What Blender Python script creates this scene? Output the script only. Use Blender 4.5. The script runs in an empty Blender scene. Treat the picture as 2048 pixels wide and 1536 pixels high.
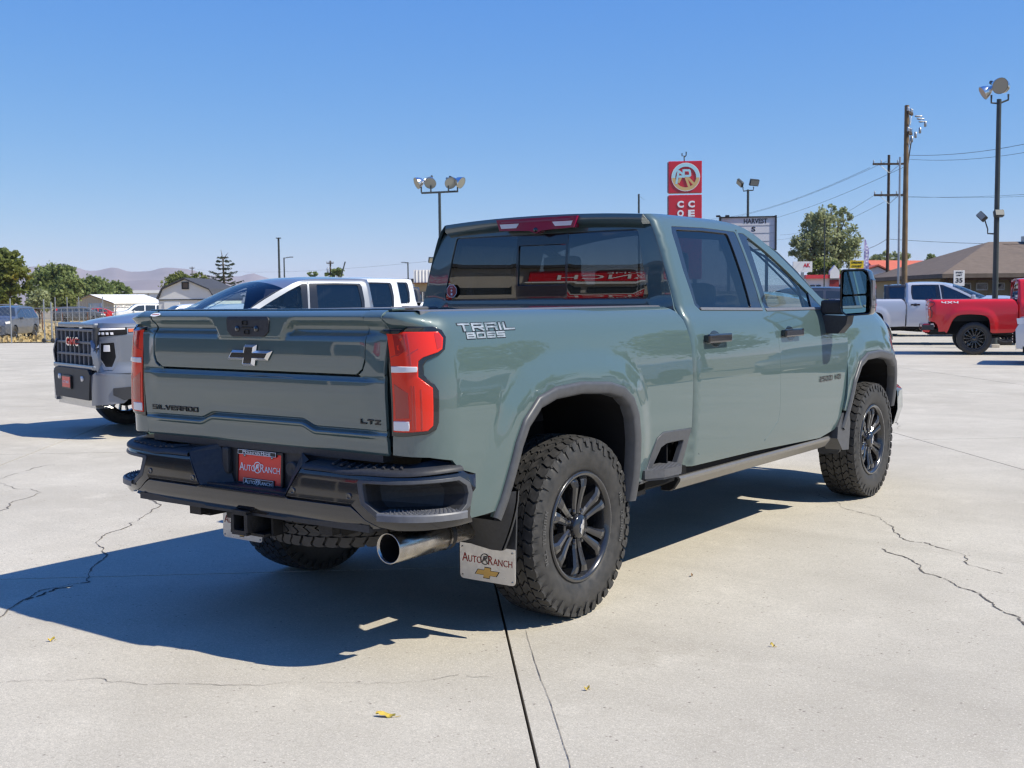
import bpy, bmesh, math, random
import numpy as np
from mathutils import Vector, Matrix, Euler
from mathutils.geometry import delaunay_2d_cdt

R = math.radians
random.seed(7)
scene = bpy.context.scene
col = scene.collection

# ---------------------------------------------------------------- camera, sky, sun, exposure
# world frame: rear axle of the green pickup on the ground = origin, +Y its forward, +X its right
cam_d = bpy.data.cameras.new("camera")
cam = bpy.data.objects.new("camera", cam_d)
col.objects.link(cam)
scene.camera = cam
PITCH, YAW, ROLL = -.0731, .6358, -.0098
_f = Vector((-math.sin(YAW)*math.cos(PITCH), math.cos(YAW)*math.cos(PITCH), math.sin(PITCH)))
_r = Vector((math.cos(YAW), math.sin(YAW), 0)); _u = _r.cross(_f)
_r2 = math.cos(ROLL)*_r+math.sin(ROLL)*_u; _u2 = -math.sin(ROLL)*_r+math.cos(ROLL)*_u
cam.matrix_world = Matrix(((_r2.x,_u2.x,-_f.x,3.9567),(_r2.y,_u2.y,-_f.y,-4.5845),(_r2.z,_u2.z,-_f.z,1.5199),(0,0,0,1)))
cam_d.sensor_width = 36.0
cam_d.lens = 36.0*2314.82/2048
cam_d.clip_start = .1
cam_d.clip_end = 30000
cam_d.dof.use_dof = True
cam_d.dof.focus_distance = 6.6
cam_d.dof.aperture_fstop = 9.0

SUN = Vector((.85,.24,1.0)).normalized()
SUN_EL = math.asin(SUN.z); SUN_AZ = math.atan2(SUN.x,SUN.y)      # azimuth clockwise from +Y
world = bpy.data.worlds.new("World"); scene.world = world
world.use_nodes = True
wn = world.node_tree
sky = wn.nodes.new('ShaderNodeTexSky'); sky.sky_type = 'NISHITA'
sky.sun_disc = False; sky.sun_elevation = SUN_EL; sky.sun_rotation = SUN_AZ
sky.altitude = 3000; sky.air_density = .8; sky.dust_density = 0; sky.ozone_density = 4
# the camera that took the picture renders a clear sky flatter and bluer than the raw model: one tone curve per channel, whole sky alike
_sep=wn.nodes.new('ShaderNodeSeparateColor'); _cmb=wn.nodes.new('ShaderNodeCombineColor')
wn.links.new(sky.outputs[0],_sep.inputs[0])
for _i,(_g,_k) in enumerate(((1.12,1.06),(.62,.745),(.13,.815))):
    _m0=wn.nodes.new('ShaderNodeMath'); _m0.operation='MULTIPLY'; _m0.inputs[1].default_value=.13
    _p=wn.nodes.new('ShaderNodeMath'); _p.operation='POWER'; _p.inputs[1].default_value=_g
    _m1=wn.nodes.new('ShaderNodeMath'); _m1.operation='MULTIPLY'; _m1.inputs[1].default_value=_k/.10/1.275
    wn.links.new(_sep.outputs[_i],_m0.inputs[0]); wn.links.new(_m0.outputs[0],_p.inputs[0]); wn.links.new(_p.outputs[0],_m1.inputs[0]); wn.links.new(_m1.outputs[0],_cmb.inputs[_i])
wn.links.new(_cmb.outputs[0], wn.nodes['Background'].inputs[0])
wn.nodes['Background'].inputs[1].default_value = .10
sun_d = bpy.data.lights.new("sun", 'SUN'); sun_d.energy = 4.8; sun_d.angle = R(.53); sun_d.color = (1,.94,.82)
sun = bpy.data.objects.new("sun", sun_d); col.objects.link(sun)
sun.rotation_euler = SUN.to_track_quat('Z','Y').to_euler()
sun.location = SUN*60
scene.view_settings.view_transform = 'Standard'; scene.view_settings.look = 'None'
scene.view_settings.gamma = 1; scene.view_settings.use_curve_mapping = False
scene.view_settings.exposure = 0.43
scene.render.engine = 'CYCLES'
scene.cycles.max_bounces = 9; scene.cycles.transparent_max_bounces = 16; scene.cycles.glossy_bounces = 5
scene.cycles.caustics_reflective = False; scene.cycles.caustics_refractive = False
scene.cycles.use_denoising = True
scene.cycles.filter_width = 1.3
scene.cycles.sample_clamp_indirect = 6

# ---------------------------------------------------------------- helpers
def tag(o, label=None, cat=None, group=None, kind=None):
    if label: o['label'] = label
    if cat: o['category'] = cat
    if group: o['group'] = group
    if kind: o['kind'] = kind
    return o
def empty(name, loc=(0,0,0), rz=0, parent=None, scale=1):
    o = bpy.data.objects.new(name, None); col.objects.link(o); o.location = loc; o.rotation_euler = (0,0,rz)
    o.scale = (scale,)*3; o.empty_display_size = .2
    if parent: o.parent = parent
    return o
def kids(o): return [c for c in bpy.data.objects if c.parent == o]
def mesh_obj(name, verts, faces, mat, parent=None, smooth=False, normals=None, mats=None, midx=None):
    me = bpy.data.meshes.new(name)
    me.from_pydata([tuple(map(float,v)) for v in verts], [], [tuple(int(i) for i in f) for f in faces])
    if mats:
        for m in mats: me.materials.append(m)
        if midx is not None: me.polygons.foreach_set('material_index', list(midx))
    elif mat: me.materials.append(mat)
    if smooth is True: me.polygons.foreach_set('use_smooth', [True]*len(me.polygons))
    elif smooth: me.polygons.foreach_set('use_smooth', [bool(s) for s in smooth])
    me.update()
    if normals is not None: me.normals_split_custom_set_from_vertices([tuple(map(float,n)) for n in normals])
    o = bpy.data.objects.new(name, me); col.objects.link(o)
    if parent: o.parent = parent
    return o
def ear(poly):
    from mathutils.geometry import tessellate_polygon
    return tessellate_polygon([[Vector((p[0],p[1],0)) for p in poly]])
class MB:
    """collects shapes into one mesh"""
    def __init__(s): s.v=[]; s.f=[]; s.s=[]; s.m=[]; s.mi=0
    def add(s, V, F, smooth=False, M=None):
        b=len(s.v)
        if M is not None: V=[M@Vector(v) for v in V]
        s.v += [tuple(v) for v in V]; s.f += [tuple(i+b for i in f) for f in F]; s.s += [smooth]*len(F); s.m += [s.mi]*len(F)
        return s
    def box(s, c, d, M=None, ch=0):
        cx,cy,cz=c; a,b,h=d[0]/2,d[1]/2,d[2]/2
        if not ch:
            V=[(cx+i*a,cy+j*b,cz+k*h) for i in(-1,1) for j in(-1,1) for k in(-1,1)]
            return s.add(V,[(0,1,3,2),(4,6,7,5),(0,4,5,1),(2,3,7,6),(0,2,6,4),(1,5,7,3)],False,M)
        ch=min(ch,a*.95,b*.95,h*.95)
        bm=bmesh.new(); bmesh.ops.create_cube(bm,size=1)
        for v in bm.verts: v.co=Vector((cx+v.co.x*d[0],cy+v.co.y*d[1],cz+v.co.z*d[2]))
        bmesh.ops.bevel(bm,geom=list(bm.edges),offset=ch,segments=2,affect='EDGES',profile=.6)
        bm.verts.index_update()
        V=[v.co.copy() for v in bm.verts]; F=[[v.index for v in f.verts] for f in bm.faces]; bm.free()
        return s.add(V,F,False,M)
    def prism(s, poly, a0, a1, axis='y', M=None):
        """extrude a 2-D polygon along an axis; poly gives the other two coordinates in xyz order"""
        n=len(poly)
        def P(p,a): return {'x':(a,p[0],p[1]),'y':(p[0],a,p[1]),'z':(p[0],p[1],a)}[axis]
        V=[P(p,a0) for p in poly]+[P(p,a1) for p in poly]
        T=ear(poly)
        F=[tuple(t) for t in T]+[tuple(n+i for i in reversed(t)) for t in T]+[(i,(i+1)%n,n+(i+1)%n,n+i) for i in range(n)]
        return s.add(V,F,False,M)
    def tube(s, path, r, n=8, cap=True, M=None):
        path=[Vector(p) for p in path]; rr=r if isinstance(r,(list,tuple)) else [r]*len(path)
        V=[];F=[]; up=None
        for i,p in enumerate(path):
            t=(path[min(i+1,len(path)-1)]-path[max(i-1,0)]).normalized()
            if up is None: up=t.orthogonal().normalized()
            up=(up-t*up.dot(t)).normalized(); w=t.cross(up)
            V+=[p+(up*math.cos(2*math.pi*k/n)+w*math.sin(2*math.pi*k/n))*rr[i] for k in range(n)]
        for i in range(len(path)-1):
            for k in range(n):
                F.append((i*n+k,i*n+(k+1)%n,(i+1)*n+(k+1)%n,(i+1)*n+k))
        s.add(V,F,True,M)
        if cap: s.add(V[:n],[tuple(reversed(range(n)))],False,M); s.add(V[-n:],[tuple(range(n))],False,M)
        return s
    def lathe(s, prof, n=32, axis='x', c=(0,0,0), M=None, closed=False, smooth=True):
        """prof: list of (along axis, radius)"""
        V=[];F=[]; m=len(prof)
        for k in range(n):
            a=2*math.pi*k/n; ca,sa=math.cos(a),math.sin(a)
            for (t,r) in prof:
                q={'x':(t,r*ca,r*sa),'y':(r*sa,t,r*ca),'z':(r*ca,r*sa,t)}[axis]
                V.append((q[0]+c[0],q[1]+c[1],q[2]+c[2]))
        for k in range(n):
            k2=(k+1)%n
            for i in range(m if closed else m-1):
                i2=(i+1)%m
                F.append((k*m+i,k*m+i2,k2*m+i2,k2*m+i))
        return s.add(V,F,smooth,M)
    def grid(s, P, smooth=True, M=None):
        """P: rows x cols of points"""
        r=len(P); k=len(P[0]); V=[p for row in P for p in row]
        return s.add(V,[(i*k+j,i*k+j+1,(i+1)*k+j+1,(i+1)*k+j) for i in range(r-1) for j in range(k-1)],smooth,M)
    def ball(s, c, r, n=10, m=6, M=None):
        return s.lathe([(r[2]*math.sin(-math.pi/2+math.pi*i/m), max(1e-4,r[0]*math.cos(-math.pi/2+math.pi*i/m))) for i in range(m+1)],n,'z',c,M)
    def build(s, name, mat, parent=None, mats=None):
        return mesh_obj(name,s.v,s.f,mat,parent,s.s,mats=mats,midx=s.m if mats else None)
def fix_normals(o):
    bm=bmesh.new(); bm.from_mesh(o.data); bmesh.ops.recalc_face_normals(bm,faces=bm.faces); bm.to_mesh(o.data); bm.free(); return o
def rnd(poly, r, n=4):
    """round the corners of a closed polygon"""
    out=[]; m=len(poly)
    for i,p in enumerate(poly):
        a=Vector(poly[i-1][:2]); b=Vector(p[:2]); c=Vector(poly[(i+1)%m][:2]); rr=r[i] if isinstance(r,(list,tuple)) else r
        u=(a-b); w=(c-b); lu,lw=u.length,w.length
        if rr<=0 or lu<1e-6 or lw<1e-6: out.append(tuple(b)); continue
        u/=lu; w/=lw; cosb=max(-1,min(1,u.dot(w)))
        if cosb<-.995: out.append(tuple(b)); continue
        half=math.acos(cosb)/2; d=min(rr/math.tan(half),lu*.48,lw*.48)
        p0=b+u*d; p1=b+w*d
        for k in range(n+1):
            t=k/n; q=p0*(1-t)**2+b*2*t*(1-t)+p1*t*t; out.append(tuple(q))
    return out
def resample(loop, res):
    out=[]; n=len(loop)
    for i in range(n):
        a=np.array(loop[i],float); b=np.array(loop[(i+1)%n],float); L=np.hypot(*(b-a))
        if L<1e-7: continue
        k=max(1,int(math.ceil(L/res)))
        for j in range(k): out.append(tuple(a+(b-a)*j/k))
    return out
def area2(l):
    a=np.array(l); x,y=a[:,0],a[:,1]; return .5*np.sum(x*np.roll(y,-1)-np.roll(x,-1)*y)
def inset_loop(loop, d):
    """move a closed loop inwards (counter-clockwise loop) by d"""
    L=np.array(loop,float); e=np.roll(L,-1,0)-L; n=np.stack([-e[:,1],e[:,0]],1); n/=np.maximum(np.hypot(n[:,0],n[:,1]),1e-9)[:,None]
    v=n+np.roll(n,1,0); q=np.maximum((v*v).sum(1),.6); v=2*v/q[:,None]
    return [tuple(p) for p in L+v*d]
def panel(name, outline, F, mat, parent=None, holes=(), res=.05, thick=.018, er=.003, inset=.004, flip=None, hole_inset=None):
    """curved sheet: a 2-D outline (with holes) meshed finely, carried onto the surface F, with rounded, turned-in edges"""
    outl=list(outline)
    if area2(outl)<0: outl=outl[::-1]
    loops=[inset_loop(resample(outl,res),inset)]
    for h in holes:
        h=list(h)
        if area2(h)>0: h=h[::-1]
        loops.append(inset_loop(resample(h,res),inset if hole_inset is None else hole_inset))
    O=np.array(loops[0]); lo=O.min(0); hi=O.max(0)
    gx=np.arange(lo[0]+res*.5,hi[0],res); gy=np.arange(lo[1]+res*.5,hi[1],res*.866)
    G=np.array([(x+(res*.5 if j%2 else 0),y) for j,y in enumerate(gy) for x in gx]).reshape(-1,2)
    if len(G):
        keep=inpoly(G,loops[0])
        for h in loops[1:]: keep&=~inpoly(G,h)
        for l in loops: keep&=polydist(G,l,True)>res*.45
        G=G[keep]
    pts=[]; edges=[]; rings=[]
    for l in loops:
        b=len(pts); n=len(l); pts+=l; edges+=[(b+i,b+(i+1)%n) for i in range(n)]; rings.append(list(range(b,b+n)))
    nb=len(pts); pts+= [tuple(g) for g in G]
    r=delaunay_2d_cdt([Vector(p) for p in pts],edges,[],0,1e-6)
    V2=np.array([tuple(p) for p in r[0]]); T=np.array([f for f in r[2] if len(f)==3])
    cen=V2[T].mean(1); keep=inpoly(cen,loops[0])
    for h in loops[1:]: keep&=~inpoly(cen,h)
    T=T[keep]
    P=F(V2[:,0],V2[:,1]); e=1e-4
    du=F(V2[:,0]+e,V2[:,1])-F(V2[:,0]-e,V2[:,1]); dv=F(V2[:,0],V2[:,1]+e)-F(V2[:,0],V2[:,1]-e)
    N=np.cross(du,dv); N/=np.maximum(np.linalg.norm(N,axis=1),1e-12)[:,None]
    sgn=1
    if flip is not None:
        sgn = -1 if (N.mean(0)@np.array(flip))<0 else 1
    N*=sgn
    if sgn<0: T=T[:,::-1]
    verts=list(P); norms=list(N); faces=[tuple(t) for t in T]
    # rims
    src=r[3]; back={}
    for i,ids in enumerate(src):
        for k in ids: back[k]=i
    for ring in rings:
        ids=[]
        for k in ring:
            q=back.get(k)
            if q is not None and (not ids or ids[-1]!=q): ids.append(q)
        n=len(ids)
        if n<3: continue
        b=len(verts); Pa=P[ids]; Na=N[ids]
        tan=np.roll(Pa,-1,0)-np.roll(Pa,1,0); out=np.cross(tan,Na)*1.0
        out/=np.maximum(np.linalg.norm(out,axis=1),1e-12)[:,None]
        if sgn<0: out=-out
        for p,q,o in zip(Pa,Na,out): verts.append(p+o*er-q*er); norms.append(o)
        for p,q,o in zip(Pa,Na,out): verts.append(p+o*er-q*thick); norms.append(o)
        for i in range(n):
            j=(i+1)%n
            f1=(ids[i],b+i,b+j,ids[j]); f2=(b+i,b+n+i,b+n+j,b+j)
            if sgn<0: f1=f1[::-1]; f2=f2[::-1]
            faces+=[f1,f2]
    A=np.array(verts); NA=np.array(norms); ff=[]
    for f in faces:
        a,b2,c2=A[f[0]],A[f[1]],A[f[2]]; g=np.cross(b2-a,c2-a)
        ff.append(f if g@NA[list(f)].sum(0)>=0 else f[::-1])
    return mesh_obj(name,verts,ff,mat,parent,True,norms)
def offs(F, d, ref=None):
    """surface F moved d along its own normal; ref = a direction the normal should roughly face"""
    def G(u,v):
        u=np.asarray(u,float); v=np.asarray(v,float); e=1e-4
        du=F(u+e,v)-F(u-e,v); dv=F(u,v+e)-F(u,v-e); N=np.cross(du,dv); N/=np.maximum(np.linalg.norm(N,axis=-1),1e-12)[...,None]
        if ref is not None and (N.mean(0)@np.array(ref))<0: N=-N
        return F(u,v)+N*d
    return G
def copy_tree(o, parent=None, subst=None, name=None):
    """a thing, its parts and sub-parts; subst swaps materials per copy"""
    c=o.copy(); col.objects.link(c)
    c.parent=parent
    if subst and c.type=='MESH':
        for i,sl in enumerate(c.material_slots):
            m=sl.material
            if m and m.name in subst:
                sl.link='OBJECT'; sl.material=subst[m.name]
    for ch in CH.get(o.name,[]): copy_tree(ch,c,subst)
    return c
CH={}
def index_children():
    CH.clear()
    for o in bpy.data.objects:
        if o.parent: CH.setdefault(o.parent.name,[]).append(o)
# lettering --------------------------------------------------------------
def text_mesh(body, h, depth, width=None, sx=1.0, align='CENTER', bold=0):
    cu=bpy.data.curves.new('t','FONT'); cu.offset=bold; cu.body=body; cu.size=1; cu.extrude=0.0; cu.align_x=align; cu.resolution_u=3
    ob=bpy.data.objects.new('t',cu); me=ob.to_mesh()
    V=np.array([v.co[:] for v in me.vertices]); F=[tuple(p.vertices) for p in me.polygons]
    ob.to_mesh_clear(); bpy.data.objects.remove(ob); bpy.data.curves.remove(cu)
    ymin,ymax=V[:,1].min(),V[:,1].max(); V[:,1]=(V[:,1]-ymin)/(ymax-ymin)*h-h/2
    k=h/(ymax-ymin); V[:,0]*=k*sx
    if width: V[:,0]=(V[:,0]-V[:,0].min())/(V[:,0].max()-V[:,0].min())*width-width/2
    n=len(V); from collections import Counter
    ec=Counter(); 
    for f in F:
        for a,b in zip(f,f[1:]+f[:1]): ec[(a,b)]+=1
    VV=[(v[0],v[1],depth) for v in V]+[(v[0],v[1],0) for v in V]
    FF=list(F)+[(a,n+a,n+b,b) for (a,b) in ec if ec.get((b,a),0)==0]
    return VV,FF
STROKES={'S':[[(1,1),(0,1),(0,.5),(1,.5),(1,0),(0,0)]],'I':[[(.5,0),(.5,1)]],'L':[[(0,1),(0,0),(1,0)]],'V':[[(0,1),(.5,0),(1,1)]],
'E':[[(1,1),(0,1),(0,0),(1,0)],[(0,.5),(.85,.5)]],'R':[[(0,0),(0,1),(1,1),(1,.5),(.1,.5)],[(.45,.5),(1,0)]],'A':[[(0,0),(0,1),(1,1),(1,0)],[(0,.45),(1,.45)]],
'D':[[(0,0),(0,1),(.8,1),(1,.8),(1,.2),(.8,0),(0,0)]],'O':[[(0,0),(0,1),(1,1),(1,0),(0,0)]],'T':[[(0,1),(1,1)],[(.5,1),(.5,0)]],'Z':[[(0,1),(1,1),(0,0),(1,0)]],
'B':[[(0,0),(0,1),(.9,1),(.9,.5),(0,.5)],[(.9,.5),(1,.5),(1,0),(0,0)]],'2':[[(0,1),(1,1),(1,.5),(0,.5),(0,0),(1,0)]],'5':[[(1,1),(0,1),(0,.5),(1,.5),(1,0),(0,0)]],
'0':[[(0,0),(0,1),(1,1),(1,0),(0,0)]],'H':[[(0,0),(0,1)],[(1,0),(1,1)],[(0,.5),(1,.5)]],'G':[[(1,1),(0,1),(0,0),(1,0),(1,.5),(.55,.5)]],'M':[[(0,0),(0,1),(.5,.4),(1,1),(1,0)]],
'N':[[(0,0),(0,1),(1,0),(1,1)]],'C':[[(1,1),(0,1),(0,0),(1,0)]],'X':[[(0,0),(1,1)],[(0,1),(1,0)]],'4':[[(0,1),(0,.45),(1,.45)],[(1,1),(1,0)]],'P':[[(0,0),(0,1),(1,1),(1,.5),(0,.5)]],' ':[]}
def stroke_mesh(txt, h, lw, gap, t, depth, slant=0, narrow={'I':.25,' ':.6}):
    """squared badge lettering built of bars; returns verts/faces centred on x"""
    V=[];F=[]; x=0; z=0
    for chr_ in txt:
        w=lw*narrow.get(chr_,1)
        for st in STROKES[chr_]:
            for a,b in zip(st,st[1:]):
                z+=1
                p=Vector((x+t/2+a[0]*(w-t) if w>t else x+w/2, t/2+a[1]*(h-t))); q=Vector((x+t/2+b[0]*(w-t) if w>t else x+w/2, t/2+b[1]*(h-t)))
                d=(q-p).normalized(); n=Vector((-d.y,d.x)); p-=d*t*.5; q+=d*t*.5; dz=depth+(z%5)*depth*.04
                base=len(V)
                for zz in (dz,0):
                    for c in (p-n*t/2,q-n*t/2,q+n*t/2,p+n*t/2): V.append((c.x+slant*c.y,c.y-h/2,zz))
                F+=[(base,base+1,base+2,base+3)]+[(base+i,base+4+i,base+4+(i+1)%4,base+(i+1)%4) for i in range(4)]
        x+=w+gap
    W=x-gap
    return [(v[0]-W/2,v[1],v[2]) for v in V],F,W
def place(V, F, name, mat, O, ex, ey, parent=None):
    """lay flat letter geometry on a plane at O with axes ex, ey"""
    O=Vector(O); ex=Vector(ex).normalized(); ey=Vector(ey); ey=(ey-ex*ey.dot(ex)).normalized(); en=ex.cross(ey)
    o=mesh_obj(name,[O+ex*v[0]+ey*v[1]+en*v[2] for v in V],F,mat,parent)
    return o
def interp(x, pts):
    # monotone smooth (Catmull/pchip like) interpolation
    xs=np.array([p[0] for p in pts],float); ys=np.array([p[1] for p in pts],float)
    x=np.clip(np.asarray(x,float),xs[0],xs[-1])
    h=np.diff(xs); d=np.diff(ys)/h
    m=np.zeros(len(xs)); m[0]=d[0]; m[-1]=d[-1]
    for i in range(1,len(xs)-1):
        if d[i-1]*d[i]>0:
            w1=2*h[i]+h[i-1]; w2=h[i]+2*h[i-1]
            m[i]=(w1+w2)/(w1/d[i-1]+w2/d[i])
    i=np.clip(np.searchsorted(xs,x)-1,0,len(h)-1)
    t=(x-xs[i])/h[i]
    return ((2*t**3-3*t**2+1)*ys[i]+(t**3-2*t**2+t)*h[i]*m[i]+(-2*t**3+3*t**2)*ys[i+1]+(t**3-t**2)*h[i]*m[i+1])
def sstep(a,b,x):
    t=np.clip((np.asarray(x,float)-a)/(b-a),0,1); return t*t*(3-2*t)
def polydist(P,loop,closed=False):
    P=np.asarray(P,float); A=np.array(loop,float); B=np.roll(A,-1,0)
    if not closed: A=A[:-1];B=B[:-1]
    D=np.full(len(P),1e9)
    for a,b in zip(A,B):
        ab=b-a; t=np.clip(((P-a)@ab)/(ab@ab),0,1)
        D=np.minimum(D,np.hypot(*(P-(a+t[:,None]*ab)).T))
    return D
def inpoly(P,loop):
    P=np.asarray(P,float); L=np.array(loop,float); x,y=P[:,0],P[:,1]; r=np.zeros(len(P),bool)
    j=len(L)-1
    for i in range(len(L)):
        c=((L[i,1]>y)!=(L[j,1]>y))
        with np.errstate(divide='ignore',invalid='ignore'):
            xi=(L[j,0]-L[i,0])*(y-L[i,1])/(L[j,1]-L[i,1])+L[i,0]
        r^=c&(x<xi); j=i
    return r
ARCH_R=[(-.74,.60),(-.70,.68),(-.615,.906),(-.56,1.0),(-.455,1.09),(-.32,1.125),(-.10,1.134),(.14,1.118),(.27,1.088),(.355,1.03),(.405,.945),(.432,.82),(.44,.70),(.445,.60),(.44,.50)]
ARCH_F=[(3.28,.60),(3.33,.71),(3.43,.93),(3.54,1.055),(3.70,1.112),(3.98,1.122),(4.24,1.10),(4.42,1.03),(4.52,.92),(4.57,.80),(4.58,.65)]
W_BED=[(.40,.97),(.5,.985),(.62,1.004),(.75,1.018),(.9,1.027),(1.05,1.029),(1.2,1.022),(1.32,1.008),(1.40,.990),(1.44,.970),(1.465,.942),(1.478,.905)]
W_CAB=[(.40,.965),(.5,.985),(.58,.998),(.64,1.010),(.75,1.020),(.9,1.028),(1.05,1.029),(1.18,1.024),(1.30,1.010),(1.38,.990),(1.43,.962),(1.46,.943),(1.55,.918),(1.70,.873),(1.85,.823),(1.93,.790),(1.965,.768),(1.99,.735),(2.0,.70)]
W_FEN=[(.40,.96),(.5,.98),(.62,1.0),(.75,1.018),(.9,1.027),(1.05,1.029),(1.15,1.024),(1.25,1.010),(1.33,.985),(1.40,.940),(1.45,.885),(1.48,.82)]
RC=.17; SC=-.955
def bulge(s,z,arch,amp):
    P=np.stack([s,z],1); d=polydist(P,arch); ins=inpoly(P,arch)
    d=np.where(ins,0,d)
    return amp*(1-sstep(.03,.17,d))
def side(s,z,kind='cab'):
    s=np.atleast_1d(np.asarray(s,float)); z=np.atleast_1d(np.asarray(z,float)); s,z=np.broadcast_arrays(s,z)
    if kind=='bed':
        w=interp(z,W_BED)+bulge(s,z,ARCH_R,.022)
        w=w-.012*sstep(-.3,-1.0,s)
        a=np.clip((SC-s)/RC,0,math.pi/2); ex=np.maximum(0,-(s-(SC-RC*math.pi/2)))
        x=np.where(s<SC,w-RC+RC*np.cos(a)-ex,w); y=np.where(s<SC,SC-RC*np.sin(a)-.02*ex,s)
        q=interp(z,[(1.38,0),(1.408,0),(1.414,.004),(1.447,.044),(1.456,.044),(1.470,.026),(1.478,.010)])*sstep(-1.02,-1.17,s)   # overhanging top lip of the rear corner
        a2=np.where(s<SC,a,0); x=x+q*np.cos(a2); y=y-q*np.sin(a2)
        return np.stack([x,y,z],1)
    if kind=='cab':
        w=interp(z,W_CAB)
        w=w-.03*sstep(2.4,3.6,s)*sstep(1.40,1.7,z)   # cab narrows towards the windscreen
        r=.045; s0=1.095                                # rear corner of the cab wraps round
        t=np.clip((s0-s)/r,0,1); w=np.where(s<s0,w-r*(1-np.sqrt(1-t*t*.98)),w)
        return np.stack([w,s,z],1)
    w=interp(z,W_FEN)+bulge(s,z,ARCH_F,.022)
    f=np.clip((s-4.05)/.95,0,1.2); w=w-.28*f**2.2
    return np.stack([w,s,z-FDROP(s)*sstep(.85,1.4,z)],1)
def FDROP(s): return interp(s,[(3.3,0),(3.9,.012),(4.3,.04),(4.6,.08),(4.85,.13),(5.1,.20)])
# ---------------------------------------------------------------- materials
def mat(name, base=(.5,.5,.5), rough=.5, metal=0, coat=0, spec=.5, trans=0, emit=None, coat_rough=.03, ior=1.45):
    m=bpy.data.materials.new(name); m.use_nodes=True; b=m.node_tree.nodes['Principled BSDF']
    b.inputs['Base Color'].default_value=(*base,1); b.inputs['Roughness'].default_value=rough; b.inputs['Metallic'].default_value=metal
    b.inputs['Coat Weight'].default_value=coat; b.inputs['Coat Roughness'].default_value=coat_rough
    b.inputs['Specular IOR Level'].default_value=spec; b.inputs['Transmission Weight'].default_value=trans; b.inputs['IOR'].default_value=ior
    return m
def nodes(m): return m.node_tree.nodes, m.node_tree.links, m.node_tree.nodes['Principled BSDF']
def noise_tint(m, scale, amt, col2=None, detail=6, coords='Object', rough_amt=0, bump=0, bump_scale=None, dist=.02):
    """break a flat colour up with noise, optionally roughness and fine relief"""
    N,L,b=nodes(m)
    tc=N.new('ShaderNodeTexCoord'); nz=N.new('ShaderNodeTexNoise'); nz.inputs['Scale'].default_value=scale; nz.inputs['Detail'].default_value=detail; nz.inputs['Roughness'].default_value=.6
    L.new(tc.outputs[coords],nz.inputs['Vector'])
    base=list(b.inputs['Base Color'].default_value)[:3]
    c2=col2 or tuple(max(0,c*(1-amt)) for c in base)
    mx=N.new('ShaderNodeMix'); mx.data_type='RGBA'; mx.inputs[6].default_value=(*base,1); mx.inputs[7].default_value=(*c2,1)
    rp=N.new('ShaderNodeMapRange'); rp.inputs[1].default_value=.35; rp.inputs[2].default_value=.68
    L.new(nz.outputs[0],rp.inputs[0]); L.new(rp.outputs[0],mx.inputs[0]); L.new(mx.outputs[2],b.inputs['Base Color'])
    if rough_amt:
        r0=b.inputs['Roughness'].default_value
        mr=N.new('ShaderNodeMapRange'); mr.inputs[1].default_value=.3; mr.inputs[2].default_value=.7; mr.inputs[3].default_value=r0-rough_amt; mr.inputs[4].default_value=r0+rough_amt
        L.new(nz.outputs[0],mr.inputs[0]); L.new(mr.outputs[0],b.inputs['Roughness'])
    if bump:
        n2=N.new('ShaderNodeTexNoise'); n2.inputs['Scale'].default_value=bump_scale or scale*8; n2.inputs['Detail'].default_value=4
        L.new(tc.outputs[coords],n2.inputs['Vector'])
        bp=N.new('ShaderNodeBump'); bp.inputs['Strength'].default_value=bump; bp.inputs['Distance'].default_value=dist
        L.new(n2.outputs[0],bp.inputs['Height']); L.new(bp.outputs[0],b.inputs['Normal'])
    return m
def paint(name, base, flake=0, cior=1.5):
    m=mat(name,base,.42,flake,1.0,.3,coat_rough=.012); m.node_tree.nodes['Principled BSDF'].inputs['Coat IOR'].default_value=cior
    N,L,b=nodes(m)
    # faint waviness of the clear coat
    tc=N.new('ShaderNodeTexCoord'); nz=N.new('ShaderNodeTexNoise'); nz.inputs['Scale'].default_value=3.0; nz.inputs['Detail'].default_value=1
    L.new(tc.outputs['Object'],nz.inputs['Vector'])
    bp=N.new('ShaderNodeBump'); bp.inputs['Strength'].default_value=.03; bp.inputs['Distance'].default_value=.02
    L.new(nz.outputs[0],bp.inputs['Height']); L.new(bp.outputs[0],b.inputs['Coat Normal'])
    return m
def glass(name, tint, f0=.08):
    """thin automotive glass: tinted see-through plus a clean surface reflection (Schlick, same from both sides)"""
    m=bpy.data.materials.new(name); m.use_nodes=True; nt=m.node_tree; nt.nodes.clear(); L=nt.links.new
    o=nt.nodes.new('ShaderNodeOutputMaterial'); mx=nt.nodes.new('ShaderNodeMixShader'); t=nt.nodes.new('ShaderNodeBsdfTransparent'); g=nt.nodes.new('ShaderNodeBsdfGlossy')
    t.inputs[0].default_value=(*tint,1); g.inputs['Roughness'].default_value=.0
    ge=nt.nodes.new('ShaderNodeNewGeometry'); dp=nt.nodes.new('ShaderNodeVectorMath'); dp.operation='DOT_PRODUCT'; L(ge.outputs['Normal'],dp.inputs[0]); L(ge.outputs['Incoming'],dp.inputs[1])
    def mth(op,x,y=None):
        n=nt.nodes.new('ShaderNodeMath'); n.operation=op
        for i,v in enumerate((x,y)):
            if v is None: continue
            if isinstance(v,(int,float)): n.inputs[i].default_value=v
            else: L(v,n.inputs[i])
        return n.outputs[0]
    f=mth('ADD',mth('MULTIPLY',mth('POWER',mth('SUBTRACT',1.0,mth('ABSOLUTE',dp.outputs['Value'])),5.0),1-f0),f0)
    L(f,mx.inputs[0]); L(t.outputs[0],mx.inputs[1]); L(g.outputs[0],mx.inputs[2]); L(mx.outputs[0],o.inputs[0])
    return m
M={}
M['paint']=paint('paint_green',(.068,.108,.106),.05,1.8)
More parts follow.
